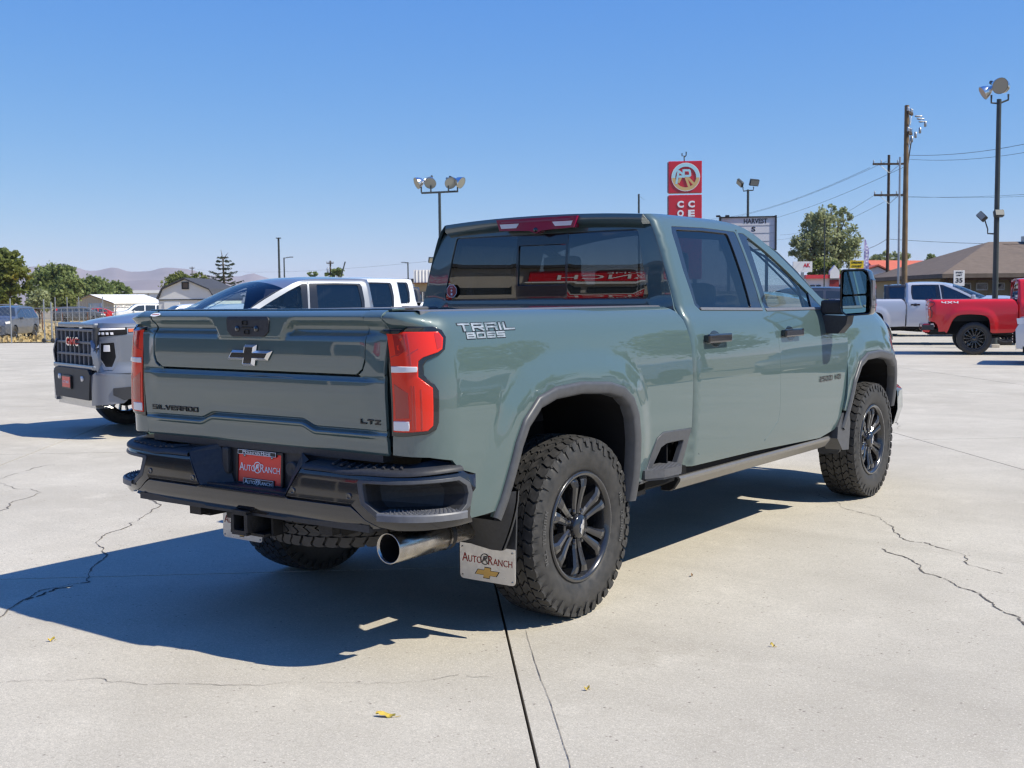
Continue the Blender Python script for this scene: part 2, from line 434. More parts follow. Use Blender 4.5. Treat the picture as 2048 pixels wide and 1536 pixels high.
M['gblack']=mat('gloss_black',(.012,.012,.014),.18,0,1.0)
M['plast']=noise_tint(mat('black_plastic',(.035,.036,.040),.52),60,.3,bump=.15,bump_scale=700,dist=.002)
M['flare']=noise_tint(mat('flare_plastic',(.070,.073,.080),.42),30,.2,bump=.1,bump_scale=900,dist=.001)
M['step_pad']=noise_tint(mat('step_pad',(.085,.087,.095),.45),40,.2)
M['grey_plast']=noise_tint(mat('grey_plastic',(.13,.135,.15),.45),40,.2,bump=.1,bump_scale=900,dist=.001)
M['rubber']=noise_tint(mat('tyre_rubber',(.024,.024,.024),.55),25,.5,col2=(.050,.047,.044),rough_amt=.1,bump=.12,bump_scale=260,dist=.003)
M['rubber_mark']=mat('tyre_marking',(.085,.083,.08),.6)
M['black']=mat('matt_black',(.010,.010,.011),.8,spec=.2)
M['chrome']=mat('chrome',(.85,.86,.88),.06,1)
M['satin']=mat('satin_chrome',(.90,.91,.93),.42,1)
M['steel']=noise_tint(mat('exhaust_steel',(.55,.52,.48),.24,1),14,.35,rough_amt=.1)
M['dsteel']=noise_tint(mat('dark_steel',(.03,.03,.032),.5,.3),20,.5,bump=.2)
M['alu']=noise_tint(mat('flap_metal',(.68,.66,.62),.33,.85),40,.08,rough_amt=.06)
M['redlens']=mat('red_lens',(.74,.026,.010),.18,0,.35)
M['redlens2']=mat('deep_red_lens',(.36,.008,.008),.1,0,1.0)
M['clearlens']=mat('clear_lens',(.72,.70,.70),.12,0,1.0)
M['pinklens']=mat('brake_lens',(.27,.010,.06),.15,0,.25)
M['amber']=mat('amber_lens',(.55,.13,.045),.15,0,1.0)
M['wheel']=noise_tint(mat('wheel_black',(.020,.020,.022),.25,0,1.0,coat_rough=.08),20,.25)
M['gold']=mat('gold',(.55,.36,.12),.3,.9)
M['glass_dark']=glass('tinted_glass',(.085,.09,.095),.14)
M['glass_mid']=glass('side_glass',(.74,.85,.85),.085)
M['glass_clear']=glass('windscreen_glass',(.82,.90,.89),.085)
M['mirror']=mat('mirror_glass',(.62,.78,.74),.01,1)
M['interior']=noise_tint(mat('interior_trim',(.030,.030,.033),.75),20,.3)
M['seat']=noise_tint(mat('seat_leather',(.05,.05,.054),.5),30,.3)
M['white']=mat('white_print',(.80,.80,.79),.45)
M['redplate']=noise_tint(mat('red_plate',(.88,.055,.038),.35,0,.2),8,.08)
M['redprint']=mat('red_print',(.30,.035,.025),.45)
M['blackprint']=mat('black_print',(.015,.015,.017),.35)
M['silverdecal']=noise_tint(mat('decal_silver',(.40,.44,.47),.3,.3),30,.35,col2=(.16,.20,.22))
M['matchar']=mat('badge_black',(.018,.018,.020),.25,0,.4)
# ---------------------------------------------------------------- pickup builder
def MX(F, m):
    """mirror a right-hand surface to the left when m = -1"""
    def G(u,v):
        p=F(u,v); p=np.array(p); p[:,0]*=m; return p
    return G
bedF=lambda s,z: side(s,z,'bed')
cabF=lambda s,z: side(s,z,'cab')
fenF=lambda s,z: side(s,z,'fen')
def arch_line(arch, d=0):
    """arch outline moved inwards (towards the wheel) by d"""
    L=np.array(arch); n=len(L); t=np.gradient(L,axis=0); nn=np.stack([t[:,1],-t[:,0]],1); nn/=np.hypot(nn[:,0],nn[:,1])[:,None]
    return [tuple(p) for p in L+nn*d]
def make_tyre(name, rad, wid, mat, parent, rim_r, npitch=44, blocks=True, marks=True):
    """tyre about the x axis, outer face at +wid/2"""
    h=wid/2; b=MB()
    rc=rad-.0165 if blocks else rad
    prof=[(h*.72,rim_r-.01),(h*.86,rim_r+.004),(h*.93,rim_r+.022),(h*1.0,rim_r+.05),(h*1.03,(rim_r+rad)/2),(h*1.0,rad-.06),(h*.95,rad-.035),(h*.86,rc-.006),(h*.6,rc),(0,rc+.002)]
    prof=prof+[(-a,r) for a,r in prof[-2::-1]]
    b.lathe(prof,64,'x')
    if blocks:
        rng=random.Random(3); pt=2*math.pi/npitch
        def blk(poly, depth=.018, r0=None, side=None):
            # poly: (angle, x) ; built on the drum
            n=len(poly); V=[]
            for (a,x) in poly:
                rr=rad-.010*(abs(x)/h)**3; V.append((x,rr*math.sin(a),rr*math.cos(a)))
            for (a,x) in poly:
                rr=rad-depth-.010*(abs(x)/h)**3; V.append((x*1.0,rr*math.sin(a),rr*math.cos(a)))
            F=[tuple(t) for t in ear([(a*rad,x) for a,x in poly])]+[(i,(i+1)%n,n+(i+1)%n,n+i) for i in range(n)]
            b.add(V,F)
        tri=lambda t: 2*abs(2*(t-math.floor(t+.5)))-1
        def row(x0,x1,ph,amp,per,k,g=.055,gl=.022,n=5,sk=0.):
            xs=np.linspace(x0+gl,x1-gl,n); jj=rng.uniform(-.02,.02)
            A=[(ph+k+g+jj+amp*tri(x*per)+sk*x)*pt for x in xs]; B_=[(ph+k+1-g+jj+amp*tri(x*per)+sk*x)*pt for x in xs]
            mid=lambda a,b_,x,d: ((a+b_)/2,(x+d)*h)
            blk([(a,x*h) for a,x in zip(A,xs)]+[mid(A[-1],B_[-1],xs[-1],.028)]+[(a,x*h) for a,x in zip(B_[::-1],xs[::-1])]+[mid(A[0],B_[0],xs[0],.028)])
        for k in range(npitch):
            for sgn in (1,-1):
                o=0 if sgn>0 else .5
                e=(.60,.985) if sgn>0 else (-.985,-.60); row(*e,o,.16,2.3,k,.105,.014)
                e=(.20,.60) if sgn>0 else (-.60,-.20); row(*e,o+.35,.24,3.2,k,.088,.026,5,.5*sgn)
                ra,rb=rad-.016,rad-.050-(.018 if k%2 else 0); V=[]
                for aa,rr,x in ((.14,ra,.955),(.80,ra,.955),(.70,rb,1.012),(.24,rb,1.012),(.14,ra,.90),(.80,ra,.90),(.70,rb,.95),(.24,rb,.95)):
                    t=(k+o+aa+.12)*pt; V.append((sgn*x*h+(sgn*.004 if x>.94 else 0),rr*math.sin(t),rr*math.cos(t)))
                b.add(V,[(0,1,2,3),(0,4,5,1),(1,5,6,2),(2,6,7,3),(3,7,4,0)])
            row(-.20,.20,.15,.28,3.6,k,.088,.028,6)
    o=b.build(name,mat,parent); 
    return o
def letters_ring(txt, r, x, h, parent, name, mat, a_mid, sp=1.0):
    """raised sidewall lettering on a circle about the x axis"""
    V,F,W=stroke_mesh(txt,h,h*.72,h*.28,h*.17,.0022)
    out=[]
    for (a,b,c) in V:
        t=a_mid+a*sp/r; rr=r+b; out.append((x+c,rr*math.sin(t),rr*math.cos(t)))
    return mesh_obj(name,out,F,mat,parent)
def make_wheel(name, parent, loc, m, rad=.435, wid=.275, rimr=.262, style='split', detail=True):
    """m = +1 right-hand side (face to +x)"""
    w=empty(name,loc,0,parent); w.rotation_euler=(0,0,0 if m>0 else math.pi)
    make_tyre('tyre',rad,wid,M['rubber'],w,rimr,44,detail)
    h=wid/2; b=MB()
    b.lathe([(h*.80,rimr+.002),(h*.90,rimr+.006),(h*.95,rimr-.002),(h*.93,rimr-.014),(h*.80,rimr-.022),(h*.2,rimr-.045),(-h*.8,rimr-.03),(-h*.9,rimr+.003)],48,'x')
    xo=h*.78
    if style=='split':
        for k in range(6):
            A=k*math.pi/3
            for s in (-1,1):
                # one spoke: sections along the radius (r, tangential centre, half width, front x)
                sec=[(.060,.0165,.0135,xo-.014),(.105,.021,.0155,xo-.010),(.155,.027,.019,xo+.000),(.190,.033,.0225,xo+.008),(.220,.043,.031,xo+.004),(rimr-.008,.050,.038,xo-.022)]
                V=[];F=[]
                for (r,t,hw,x) in sec:
                    for (dt,dx) in ((-hw,-.0),(-hw*.35,.006),(hw*.45,.006),(hw,-.004),(hw*.8,-.05),(-hw*.8,-.05)):
                        tt=s*(t+dt); V.append((x+dx,-math.sin(A)*r+math.cos(A)*tt*1.0,math.cos(A)*r+math.sin(A)*tt))
                n=6
                for i in range(len(sec)-1):
                    for j in range(n): F.append((i*n+j,i*n+(j+1)%n,(i+1)*n+(j+1)%n,(i+1)*n+j))
                F.append(tuple(range(n-1,-1,-1))); F.append(tuple(range((len(sec)-1)*n,len(sec)*n)))
                b.add(V,F)
    else:
        for k in range(7):
            A=k*2*math.pi/7
            for s in (-1,1):
                V=[];F=[]; sec=[(.05,.012,.014,xo-.02),(.13,.026,.013,xo-.010),(.21,.050,.016,xo-.006),(rimr-.012,.070,.024,xo-.016)]
                for (r,t,hw,x) in sec:
                    for (dt,dx) in ((-hw,0),(hw,0),(hw*.8,-.04),(-hw*.8,-.04)):
                        tt=s*(t+dt); V.append((x+dx,-math.sin(A)*r+math.cos(A)*tt,math.cos(A)*r+math.sin(A)*tt))
                for i in range(3):
                    for j in range(4): F.append((i*4+j,i*4+(j+1)%4,(i+1)*4+(j+1)%4,(i+1)*4+j))
                b.add(V,F)
    b.lathe([(xo-.055,.105),(xo-.022,.098),(xo-.018,.085),(xo-.030,.070),(xo-.030,.058)],32,'x',smooth=False)
    for k in range(8 if style=='split' else 6):
        A=(k+.5)*2*math.pi/(8 if style=='split' else 6); c=(0,.080*math.sin(A),.080*math.cos(A))
        b.lathe([(xo-.03,.012),(xo-.006,.011),(xo+.0,.007),(xo+.0,.0005)],6,'x',c,smooth=False)
    rim=fix_normals(b.build('rim',M['wheel'],w))
    b=MB(); b.lathe([(xo-.03,.060),(xo+.006,.058),(xo+.014,.052),(xo+.0155,.0005)],32,'x'); cap=b.build('hub_cap',M['gblack'],w)
    if detail:
        V,F=bowtie(.072,.028,.004); ob=place(V,F,'cap_emblem',M['chrome'],(xo+.0155,0,0),(0,.35,1) if m>0 else (0,-.35,1),(0,-1,.35) if m>0 else (0,1,.35),w)
    b=MB(); b.lathe([(-.02,.05),(-.02,.175),(-.045,.178),(-.05,.05)],32,'x'); b.box((-.035,-.15,.05),(.10,.09,.16)); b.build('brake_disc',M['dsteel'],w)
    if detail:
        for txt,a in (('ALL TERRAIN',math.pi*.5),('ALL TERRAIN',-math.pi*.5)):
            letters_ring(txt,(rimr+rad)/2-.008,h*1.03,.022,w,'sidewall_lettering',M['rubber_mark'],a,1.15)
    return w
def bowtie(w, h, depth, inner=0):
    """cross-shaped emblem with slanted ends"""
    a=w/2; b=h/2; k=b*.46; t=a*.27; sk=a*.17
    o=[(-a+sk*1.2,k),(-t+sk*.15,k),(-t+sk*.4,b),(t+sk*.4,b),(t+sk*.15,k),(a+sk*.2,k),(a-sk*1.2,-k),(t-sk*.15,-k),(t-sk*.4,-b),(-t-sk*.4,-b),(-t-sk*.15,-k),(-a-sk*.2,-k)]
    if inner:
        oo=o[::-1] if area2(o)<0 else o
        o=inset_loop(oo,inner)
    n=len(o); V=[(x,y,depth) for x,y in o]+[(x,y,0) for x,y in o]
    c=len(V)
    T=ear(o)
    return V,[tuple(t) for t in T]+[(i,n+i,n+(i+1)%n,(i+1)%n) for i in range(n)]
def curve_loop(pts, r): return rnd(pts,r)
DOOR_R=[(1.130,.662),(1.131,.90),(1.137,1.24),(1.134,1.32),(1.132,1.40),(1.116,1.867),(1.122,1.915),(1.178,1.958),(1.465,1.969),(1.857,1.960),(2.054,1.944),(2.092,1.69),(2.128,1.429),(2.148,1.355),(2.19,1.297),(2.204,1.198),(2.209,.80),(2.194,.745),(2.0,.634),(1.16,.645)]
DOOR_F=[(2.054,1.944),(2.144,1.924),(2.386,1.822),(2.66,1.690),(2.925,1.551),(3.09,1.447),(3.17,1.418),(3.25,1.395),(3.345,1.30),(3.342,1.106),(3.329,.969),(3.307,.807),(3.222,.669),(3.161,.606),(2.0,.634),(2.194,.745),(2.209,.80),(2.204,1.198),(2.19,1.297),(2.148,1.355),(2.128,1.429),(2.092,1.69)]
WIN_R=[(1.221,1.923),(1.617,1.931),(2.040,1.924),(2.078,1.69),(2.112,1.434),(1.275,1.447),(1.232,1.478),(1.197,1.677),(1.198,1.88)]
GL_R=[(1.262,1.905),(1.6,1.912),(1.925,1.908),(1.955,1.66),(1.968,1.455),(1.30,1.464),(1.262,1.488),(1.250,1.677)]
WIN_F=[(2.066,1.921),(2.20,1.915),(2.329,1.893),(2.587,1.813),(2.839,1.687),(3.02,1.572),(3.085,1.427),(2.140,1.429),(2.104,1.69)]
GL_F=[(2.175,1.893),(2.312,1.874),(2.484,1.827),(2.649,1.761),(2.817,1.672),(2.935,1.595),(2.908,1.446),(2.206,1.450),(2.190,1.66)]
def ztop(s): return interp(s,[(1.04,1.985),(1.3,1.992),(1.7,1.992),(2.0,1.982),(2.2,1.952),(2.42,1.868),(2.68,1.745),(2.95,1.603),(3.2,1.478),(3.4,1.44)])
def TGY(x,z):
    """rear face of the tailgate: y at (x, z)"""
    x=np.asarray(x,float); z=np.asarray(z,float); ax=np.abs(x)
    zl=z-.028*(1-sstep(.285,.385,ax))*sstep(.90,.975,z)*(1-sstep(1.03,1.12,z))
    y=interp(zl,[(.88,-1.122),(.90,-1.136),(.955,-1.143),(.9655,-1.151),(.972,-1.149),(.980,-1.128),(.986,-1.122),(.993,-1.141),(1.02,-1.142),(1.08,-1.1495),(1.15,-1.1575),(1.185,-1.157),(1.197,-1.148),(1.2115,-1.142),(1.2165,-1.160),(1.30,-1.166),(1.35,-1.164),(1.375,-1.156),(1.392,-1.139),(1.402,-1.135),(1.412,-1.139),(1.447,-1.174),(1.455,-1.174),(1.470,-1.158),(1.480,-1.135),(1.486,-1.105)])
    flat=interp(z,[(.88,-1.122),(.90,-1.136),(.955,-1.143),(1.19,-1.150),(1.402,-1.135),(1.447,-1.165),(1.455,-1.165),(1.470,-1.152),(1.486,-1.105)])
    k=sstep(.66,.76,ax)*sstep(.93,.97,z); y=y*(1-k*.75)+flat*k*.75
    e=.205+.07*(z-1.36)/.09; boss=(1-sstep(e-.020,e+.020,ax))*sstep(1.352,1.364,z)*(1-sstep(1.447,1.455,z))
    y=y*(1-boss)+-1.176*boss
    return y
def tgF(x,z):
    x=np.atleast_1d(np.asarray(x,float)); q=np.atleast_1d(np.asarray(z,float)); z=q.copy()      # rows follow the ledge
    for _ in range(14): z=q+.028*(1-sstep(.285,.385,np.abs(x)))*sstep(.90,.975,z)*(1-sstep(1.03,1.12,z))
    return np.stack([x,TGY(x,z),z],1)
def make_pickup(name, label, cat, hero=False, paint='paint', flares=True, front='hd'):
    T=empty(name); tag(T,label,cat)
    P=M[paint]
    trimM=M['gblack']
    for m in (1,-1):
        out=(m,0,0)
        BF,CF,FF=MX(bedF,m),MX(cabF,m),MX(fenF,m)
        ai=0 if flares else .055
        archR=arch_line(ARCH_R,ai); archF=arch_line(ARCH_F,ai)
        # ---- bed side
        ol=[(-1.268,.892),(-1.268,1.25),(-1.226,1.40),(-1.226,1.476),(.90,1.476),(.955,1.447),(.998,1.400),(1.033,1.316),(1.044,1.244),(1.036,.90)]
        if hero: ol+=[(1.036,.812),(.72,.818),(.66,.795),(.575,.672),(.53,.60),(.46,.575)]
        else: ol+=[(1.03,.60),(.46,.575)]
        ol+=archR[::-1][1:]+[(-.735,.625),(-.895,.613),(-.90,.70),(-.93,.80),(-1.0,.872),(-1.10,.889)]
        bs=panel('bed_side',ol,BF,P,T,res=.035 if hero else .07,flip=out,inset=.003)
        # top rail cap
        b=MB()
        ys=np.linspace(-1.06,.99,12)
        sec=[(.913,1.462),(.911,1.475),(.900,1.479),(.80,1.480),(.785,1.474),(.785,1.44)]
        b.grid([[(m*(x-.012*float(sstep(-.3,-1.0,y))-(.0 if y<.9 else .06*(y-.9)/.09)),y,z) for x,z in sec] for y in ys],smooth=False)
        fix_normals(b.build('bed_rail_cap',M['grey_plast'],T))
        # flare
        if flares:
            for arch,F,nm in ((ARCH_R,bedF,'wheel_arch_flare'),(ARCH_F,fenF,'wheel_arch_flare')):
                L=np.array(resample_open(arch,.03)); t=np.gradient(L,axis=0); nn=np.stack([t[:,1],-t[:,0]],1); nn/=np.hypot(nn[:,0],nn[:,1])[:,None]
                rows=[]
                for d,ox in ((-.004,.001),(-.003,.007),(.003,.014),(.012,.017),(.032,.014),(.046,.010),(.054,.003),(.056,-.05)):
                    q=L+nn*d; p=F(q[:,0],np.maximum(q[:,1],.42)); p=p.copy()
                    base=F(L[:,0],L[:,1]); p[:,0]=base[:,0]+ox; p[:,1]=q[:,0]; p[:,2]=q[:,1]-(FDROP(L[:,0])*sstep(.85,1.4,L[:,1]) if F is fenF else 0)
                    p[:,0]*=m; rows.append([tuple(v) for v in p])
                b=MB(); b.grid(rows,True); fix_normals(b.build(nm,M['flare'],T))
        # wheel wells
        for arch,F,yc in ((ARCH_R,bedF,-.1),(ARCH_F,fenF,3.95)):
            L=np.array(resample_open(arch_line(arch,.05 if flares else .06),.06)); b=MB()
            rows=[]
            for xx in (None,.92,.60,.50):
                row=[]
                for (s,z) in L:
                    x=F(s,z)[0][0]-.03 if xx is None else xx
                    row.append((m*x,s,z-(float(FDROP(s))*float(sstep(.85,1.4,z)) if F is fenF else 0)))
                rows.append(row)
            b.grid(rows,True)
            b.add([(m*.50,p[0],p[1]) for p in L],[tuple(range(len(L)))])
            b.build('wheel_well',M['black'],T)
        # ---- tail light
        tl=[(-1.261,1.409),(-1.144,1.411),(-1.046,1.410),(-1.016,1.396),(-1.005,1.370),(-1.018,1.323),(-1.046,1.303),(-1.097,1.283),(-1.113,1.259),(-1.114,1.221),(-1.100,1.203),(-1.074,1.181),(-1.060,1.157),(-1.065,1.032),(-1.075,1.005),(-1.105,.990),(-1.186,.979),(-1.262,.975)]
        ho=panel('tail_light',tl,offs(BF,.010,(m,-1,0)),M['gblack'],T,res=.03,flip=(m,-1,0),thick=.03,inset=0,er=.004)
        rl=[(-1.244,1.391),(-1.035,1.388),(-1.021,1.366),(-1.031,1.324),(-1.049,1.313),(-1.107,1.294),(-1.128,1.279),(-1.132,1.260),(-1.135,1.213),(-1.083,1.169),(-1.087,1.022),(-1.105,1.002),(-1.186,.995),(-1.250,.993)]
        panel('red_lens',rl,offs(BF,.015,(m,-1,0)),M['redlens'],ho,res=.025,flip=(m,-1,0),thick=.008,inset=0)
        panel('lamp_bar',[(-1.241,1.254),(-1.133,1.252),(-1.134,1.236),(-1.243,1.233)],offs(BF,.020,(m,-1,0)),M['clearlens'],ho,res=.03,flip=(m,-1,0),thick=.006,inset=0)
        panel('reverse_lamp',[(-1.246,1.033),(-1.176,1.034),(-1.176,1.001),(-1.246,.999)],offs(BF,.018,(m,-1,0)),M['clearlens'],ho,res=.03,flip=(m,-1,0),thick=.004,inset=0)
        if hero:
            panel('lamp_chamber',[(-1.214,1.383),(-1.166,1.383),(-1.164,1.322),(-1.204,1.298),(-1.214,1.298)],offs(BF,.0155,(m,-1,0)),M['redlens2'],ho,res=.03,flip=(m,-1,0),thick=.001,er=.0006,inset=0)
            panel('lamp_chamber',[(-1.236,1.184),(-1.174,1.150),(-1.174,1.050),(-1.236,1.046)],offs(BF,.0165,(m,-1,0)),M['redlens2'],ho,res=.03,flip=(m,-1,0),thick=.001,er=.0006,inset=0)
        if hero:
            dn_=(m,-1,0)
            for q in ([(-1.052,1.384),(-1.036,1.383),(-1.026,1.366),(-1.034,1.330),(-1.050,1.322)],): panel('lamp_corner',q,offs(BF,.0165,dn_),M['redlens3'],ho,res=.03,flip=dn_,inset=0,thick=.003)
            for s0_,z0_,s1_,z1_ in ((-1.160,1.180,-1.160,1.003),(-1.150,1.178,-1.150,1.003),(-1.125,1.165,-1.125,1.005),(-1.155,1.385,-1.155,1.26),(-1.240,1.040,-1.168,1.040),(-1.165,1.300,-1.120,1.325),(-1.240,1.292,-1.165,1.318)):
                w_=.0018; ss_=abs(s1_-s0_)>abs(z1_-z0_); o2=[(s0_,z0_-w_),(s1_,z1_-w_),(s1_,z1_+w_),(s0_,z0_+w_)] if ss_ else [(s0_-w_,z0_),(s0_+w_,z0_),(s1_+w_,z1_),(s1_-w_,z1_)]
                panel('light_guide',o2,offs(BF,.0160,dn_),M['redlens3'],ho,res=.05,flip=dn_,inset=0,thick=.002)
        # ---- cab side
        zt=lambda s: float(ztop(s))
        co=[(1.052,.80),(1.052,1.40),(1.052,zt(1.05))]+[(s,zt(s)) for s in np.linspace(1.12,3.2,24)]+[(3.27,1.425),(3.335,1.345),(3.38,1.30),(3.375,1.106),(3.362,.969),(3.34,.807),(3.27,.66),(3.20,.595),(2.95,.560),(1.9,.588),(1.0,.596),(.93,.60),(1.02,.76)]
        if not hero: co[-2]=(1.06,.60); co[-1]=(1.052,.7)
        cabs=panel('cab_side',co,CF,P,T,holes=[rnd(DOOR_R,.03,3)[:],rnd(DOOR_F,.03,3)] if False else [door_hole()],res=.045 if hero else .08,flip=out,inset=0,hole_inset=0)
        inner=panel('inner_shell',[(1.08,.62),(1.08,1.95),(1.9,1.965),(2.3,1.86),(3.05,1.46),(3.30,1.33),(3.30,.82),(3.15,.61)],offs(CF,-.045,out),M['black'],T,holes=[[(1.28,1.885),(1.9,1.89),(1.95,1.475),(1.28,1.475)],[(2.20,1.86),(2.48,1.80),(2.80,1.66),(2.90,1.59),(2.89,1.46),(2.22,1.46)]],res=.12,flip=out)  # black inner shell added to block light, so panel gaps look dark
        for D,Wn,G,gm,nm in ((DOOR_R,WIN_R,GL_R,'glass_dark','rear_door'),(DOOR_F,WIN_F,GL_F,'glass_mid' if hero or front=='canyon' else 'glass_dark','front_door')):
            d=panel(nm,rnd(D,[.03 if i in (0,6,18,19) else .012 for i in range(len(D))],3),CF,P,T,holes=[rnd(Wn,.02,3)],res=.04 if hero else .075,flip=out,inset=.0022,er=.0025,hole_inset=0)
            tr=panel('window_trim',rnd(Wn,.02,3),offs(CF,-.003,out),M['gblack'],d,holes=[rnd(G,.025,3)],res=.05,flip=out,inset=.001)
            if hero:
                panel('trim_strip',[(Wn[-1][0],1.432),(Wn[-1][0],1.446),(Wn[4][0]-.0,1.444),(Wn[4][0],1.430)] if nm=='x' else ([(1.28,1.449),(2.085,1.436),(2.086,1.449),(1.29,1.461)] if nm=='rear_door' else [(2.14,1.432),(3.08,1.430),(3.075,1.443),(2.14,1.446)]),offs(CF,.006,out),M['grey_plast'],d,res=.06,flip=out,inset=0,thick=.008)
            panel('window_glass',rnd(G,.02,3),offs(CF,-.012,out),M[gm],d,res=.07,flip=out,inset=-.004,thick=.004)
            # handle
            y0=1.335 if nm=='rear_door' else 2.385; zc=1.292
            cup=panel('handle_cup',[(y0-.07+.14*(.5+.5*math.cos(a)),zc-.005+.045*math.sin(a)) for a in np.linspace(0,2*math.pi,20,endpoint=False)],offs(CF,.0015,out),M['gblack'],d,res=.03,flip=out,inset=0,thick=.003)
            xh=float(cabF(y0,zc)[0][0]); b=MB()
            b.box((m*(xh+.030),y0,zc),(.020,.285,.050),ch=.010)
            for s in (-1,1): b.box((m*(xh+.014),y0+s*.115,zc),(.03,.04,.040),ch=.006)
            b.build('door_handle',M['gblack'] if hero or paint=='paint_red' else P,d)
        # ---- fender
        fo=[(3.185,1.438),(3.25,1.416),(3.362,1.318),(3.358,1.106),(3.345,.969),(3.322,.807),(3.29,.72)]+archF[1:]+[(4.62,.66),(4.95,.72),(5.02,.95),(5.04,1.2),(5.02,1.40),(4.6,1.455),(4.0,1.468),(3.6,1.47),(3.3,1.47)]
        panel('fender',fo,FF,P,T,res=.04 if hero else .08,flip=out,inset=.003)
        # headlight
        hl=panel('headlight',[(4.52,1.33),(4.66,1.40),(4.96,1.40),(5.0,1.24),(4.64,1.24)],offs(FF,.012,out),M['gblack'],T,res=.05,flip=out,inset=0,thick=.02)
        panel('headlight_lens',[(4.58,1.33),(4.70,1.38),(4.95,1.38),(4.98,1.27),(4.68,1.265)],offs(FF,.016,out),M['clearlens'],hl,res=.05,flip=out,inset=0,thick=.003)
        # A-pillar base / cowl corner filler
        # ---- mirror
        make_mirror(T,m,hero,paint)
        # ---- rocker / running board
        b=MB(); b.prism([(m*.90,.50),(m*.965,.53),(m*.975,.60),(m*.90,.63)],.62 if hero else 1.06,3.25,'y'); fix_normals(b.build('rocker_panel',M['black'],T))
        if hero:
            b=MB(); sec=[(.875,.552),(.985,.552),(.997,.541),(.994,.525),(.962,.482),(.93,.468),(.875,.468)]
            b.prism([(m*x,z) for x,z in sec],.955,3.12,'y'); rb=fix_normals(b.build('running_board',M['board'],T))
            b=MB(); b.prism([(m*x,z) for x,z in ((.88,.548),(.978,.548),(.988,.54),(.955,.486),(.93,.472),(.88,.472))],.945,.957,'y'); fix_normals(b.build('board_end_cap',M['black'],rb))
            b=MB(); b.prism([(m*x,z) for x,z in sec],3.12,3.135,'y'); fix_normals(b.build('board_end_cap',M['flare'],rb))
            b=MB(); b.box((m*.80,.80,.535),(.05,.40,.08)); b.box((m*.85,.66,.52),(.14,.10,.07)); fix_normals(b.build('board_bracket',M['dsteel'],T))
            # corner step in front of the rear wheel
            fr=panel('bed_step_frame',[(.455,.582),(.52,.606),(.572,.668),(.655,.792),(.715,.816),(1.012,.809),(.93,.60),(.87,.583)],offs(BF,.008,out),M['flare'],T,holes=[rnd([(.575,.585),(.612,.650),(.69,.745),(.755,.762),(.950,.762),(.868,.60)],.02)],res=.05,flip=out,thick=.03,inset=0,er=.006)
            b=MB(); b.prism([(.50,.56),(1.04,.56),(1.04,.815),(.66,.815),(.58,.70)],m*.905,m*.915,'x'); b.box((m*.955,.80,.69),(.09,.012,.24)); fix_normals(b.build('step_recess',M['black'],fr))
            b=MB()
            top=[(.955,.50),(1.04,.495),(1.095,.60),(1.105,.76),(1.06,.85),(.955,.875)]
            b.prism([(m*x,y) for x,y in top],.603,.645,'z')
            b.prism([(m*(x*.9+.1),y*.9+.068) for x,y in top],.59,.603,'z')
            sp=fix_normals(b.build('bed_step',M['step_pad'],T))
            b=MB(); rng=random.Random(2)
            for i in range(6):
                for j in range(11):
                    x=.972+i*.021+(.010 if j%2 else 0); y=.525+j*.031
                    if inpoly([(x,y)],inset_loop(top if area2(top)>0 else top[::-1],.016))[0]:
                        b.add([(m*(x-.008),y,.645),(m*x,y-.012,.645),(m*(x+.008),y,.645),(m*x,y+.012,.645),(m*x,y,.649)],[(0,1,4),(1,2,4),(2,3,4),(3,0,4)])
            tag(fix_normals(b.build('step_tread',M['step_pad'],sp)),kind='stuff')
        # ---- wheels
        for y in (0,4.037):
            make_wheel('wheel',T,(m*.855,y,.435),m,style='split' if hero else 'multi',detail=hero,rimr=.262 if hero else .285)
    # ---- tailgate
    U=[(-.785,.886),(.785,.886),(.785,1.25),(.800,1.405),(.790,1.440),(.788,1.484),(.692,1.484),(.692,1.41),(.690,1.27),(.676,1.236),(.640,1.210),(-.640,1.210),(-.676,1.236),(-.690,1.27),(-.692,1.41),(-.692,1.484),(-.788,1.484),(-.790,1.440),(-.800,1.405),(-.785,1.25)]
    tg=panel('tailgate',U,tgF,P,T,res=.0075 if hero else .05,flip=(0,-1,0),inset=.003)
    ig=[(.688,1.484),(.688,1.41),(.684,1.285),(.668,1.243),(.632,1.219),(-.632,1.219),(-.668,1.243),(-.684,1.285),(-.688,1.41),(-.688,1.484)]
    gi=panel('inner_gate',ig,offs(tgF,-.004,(0,-1,0)),P,tg,res=.012 if hero else .05,flip=(0,-1,0),inset=.0005)
    b=MB(); b.box((0,-1.06,1.483),(1.575,.08,.010),ch=.004); b.box((0,-1.05,1.19),(1.55,.06,.58)); b.build('gate_shell',P,tg)
    if hero:
        hp=panel('handle_panel',rnd([(-.130,1.453),(.130,1.453),(.137,1.440),(.132,1.392),(.105,1.370),(-.105,1.370),(-.132,1.392),(-.137,1.440)],.012),offs(tgF,.004,(0,-1,0)),M['plast'],tg,res=.03,flip=(0,-1,0),inset=0,thick=.02)
        b=MB()
        for x,z in ((-.012,1.428),(.0,1.388)): 
            for d in ((0,.008,.03,.003),(0,-.008,.03,.003),(-.0145,0,.003,.019),(.0145,0,.003,.019)): b.box((x+d[0],-1.182,z+d[1]),(d[2],.006,d[3]))
        b.lathe([(0,.013),(-.004,.014),(-.008,.010),(-.009,.0005)],12,'y',(-.062,-1.179,1.402)); b.lathe([(0,.013),(-.004,.014),(-.008,.010),(-.009,.0005)],12,'y',(.062,-1.179,1.402))
        b.box((.0,-1.181,1.408),(.075,.004,.004))
        fix_normals(b.build('latch_button',M['gblack'],hp))
        y0=float(TGY(0,1.285)); Vo,_=bowtie(.285,.094,.0); n=len(Vo)//2; lo_=[(v[0],v[1]) for v in Vo[:n]]; lo_=lo_[::-1] if area2(lo_)<0 else lo_
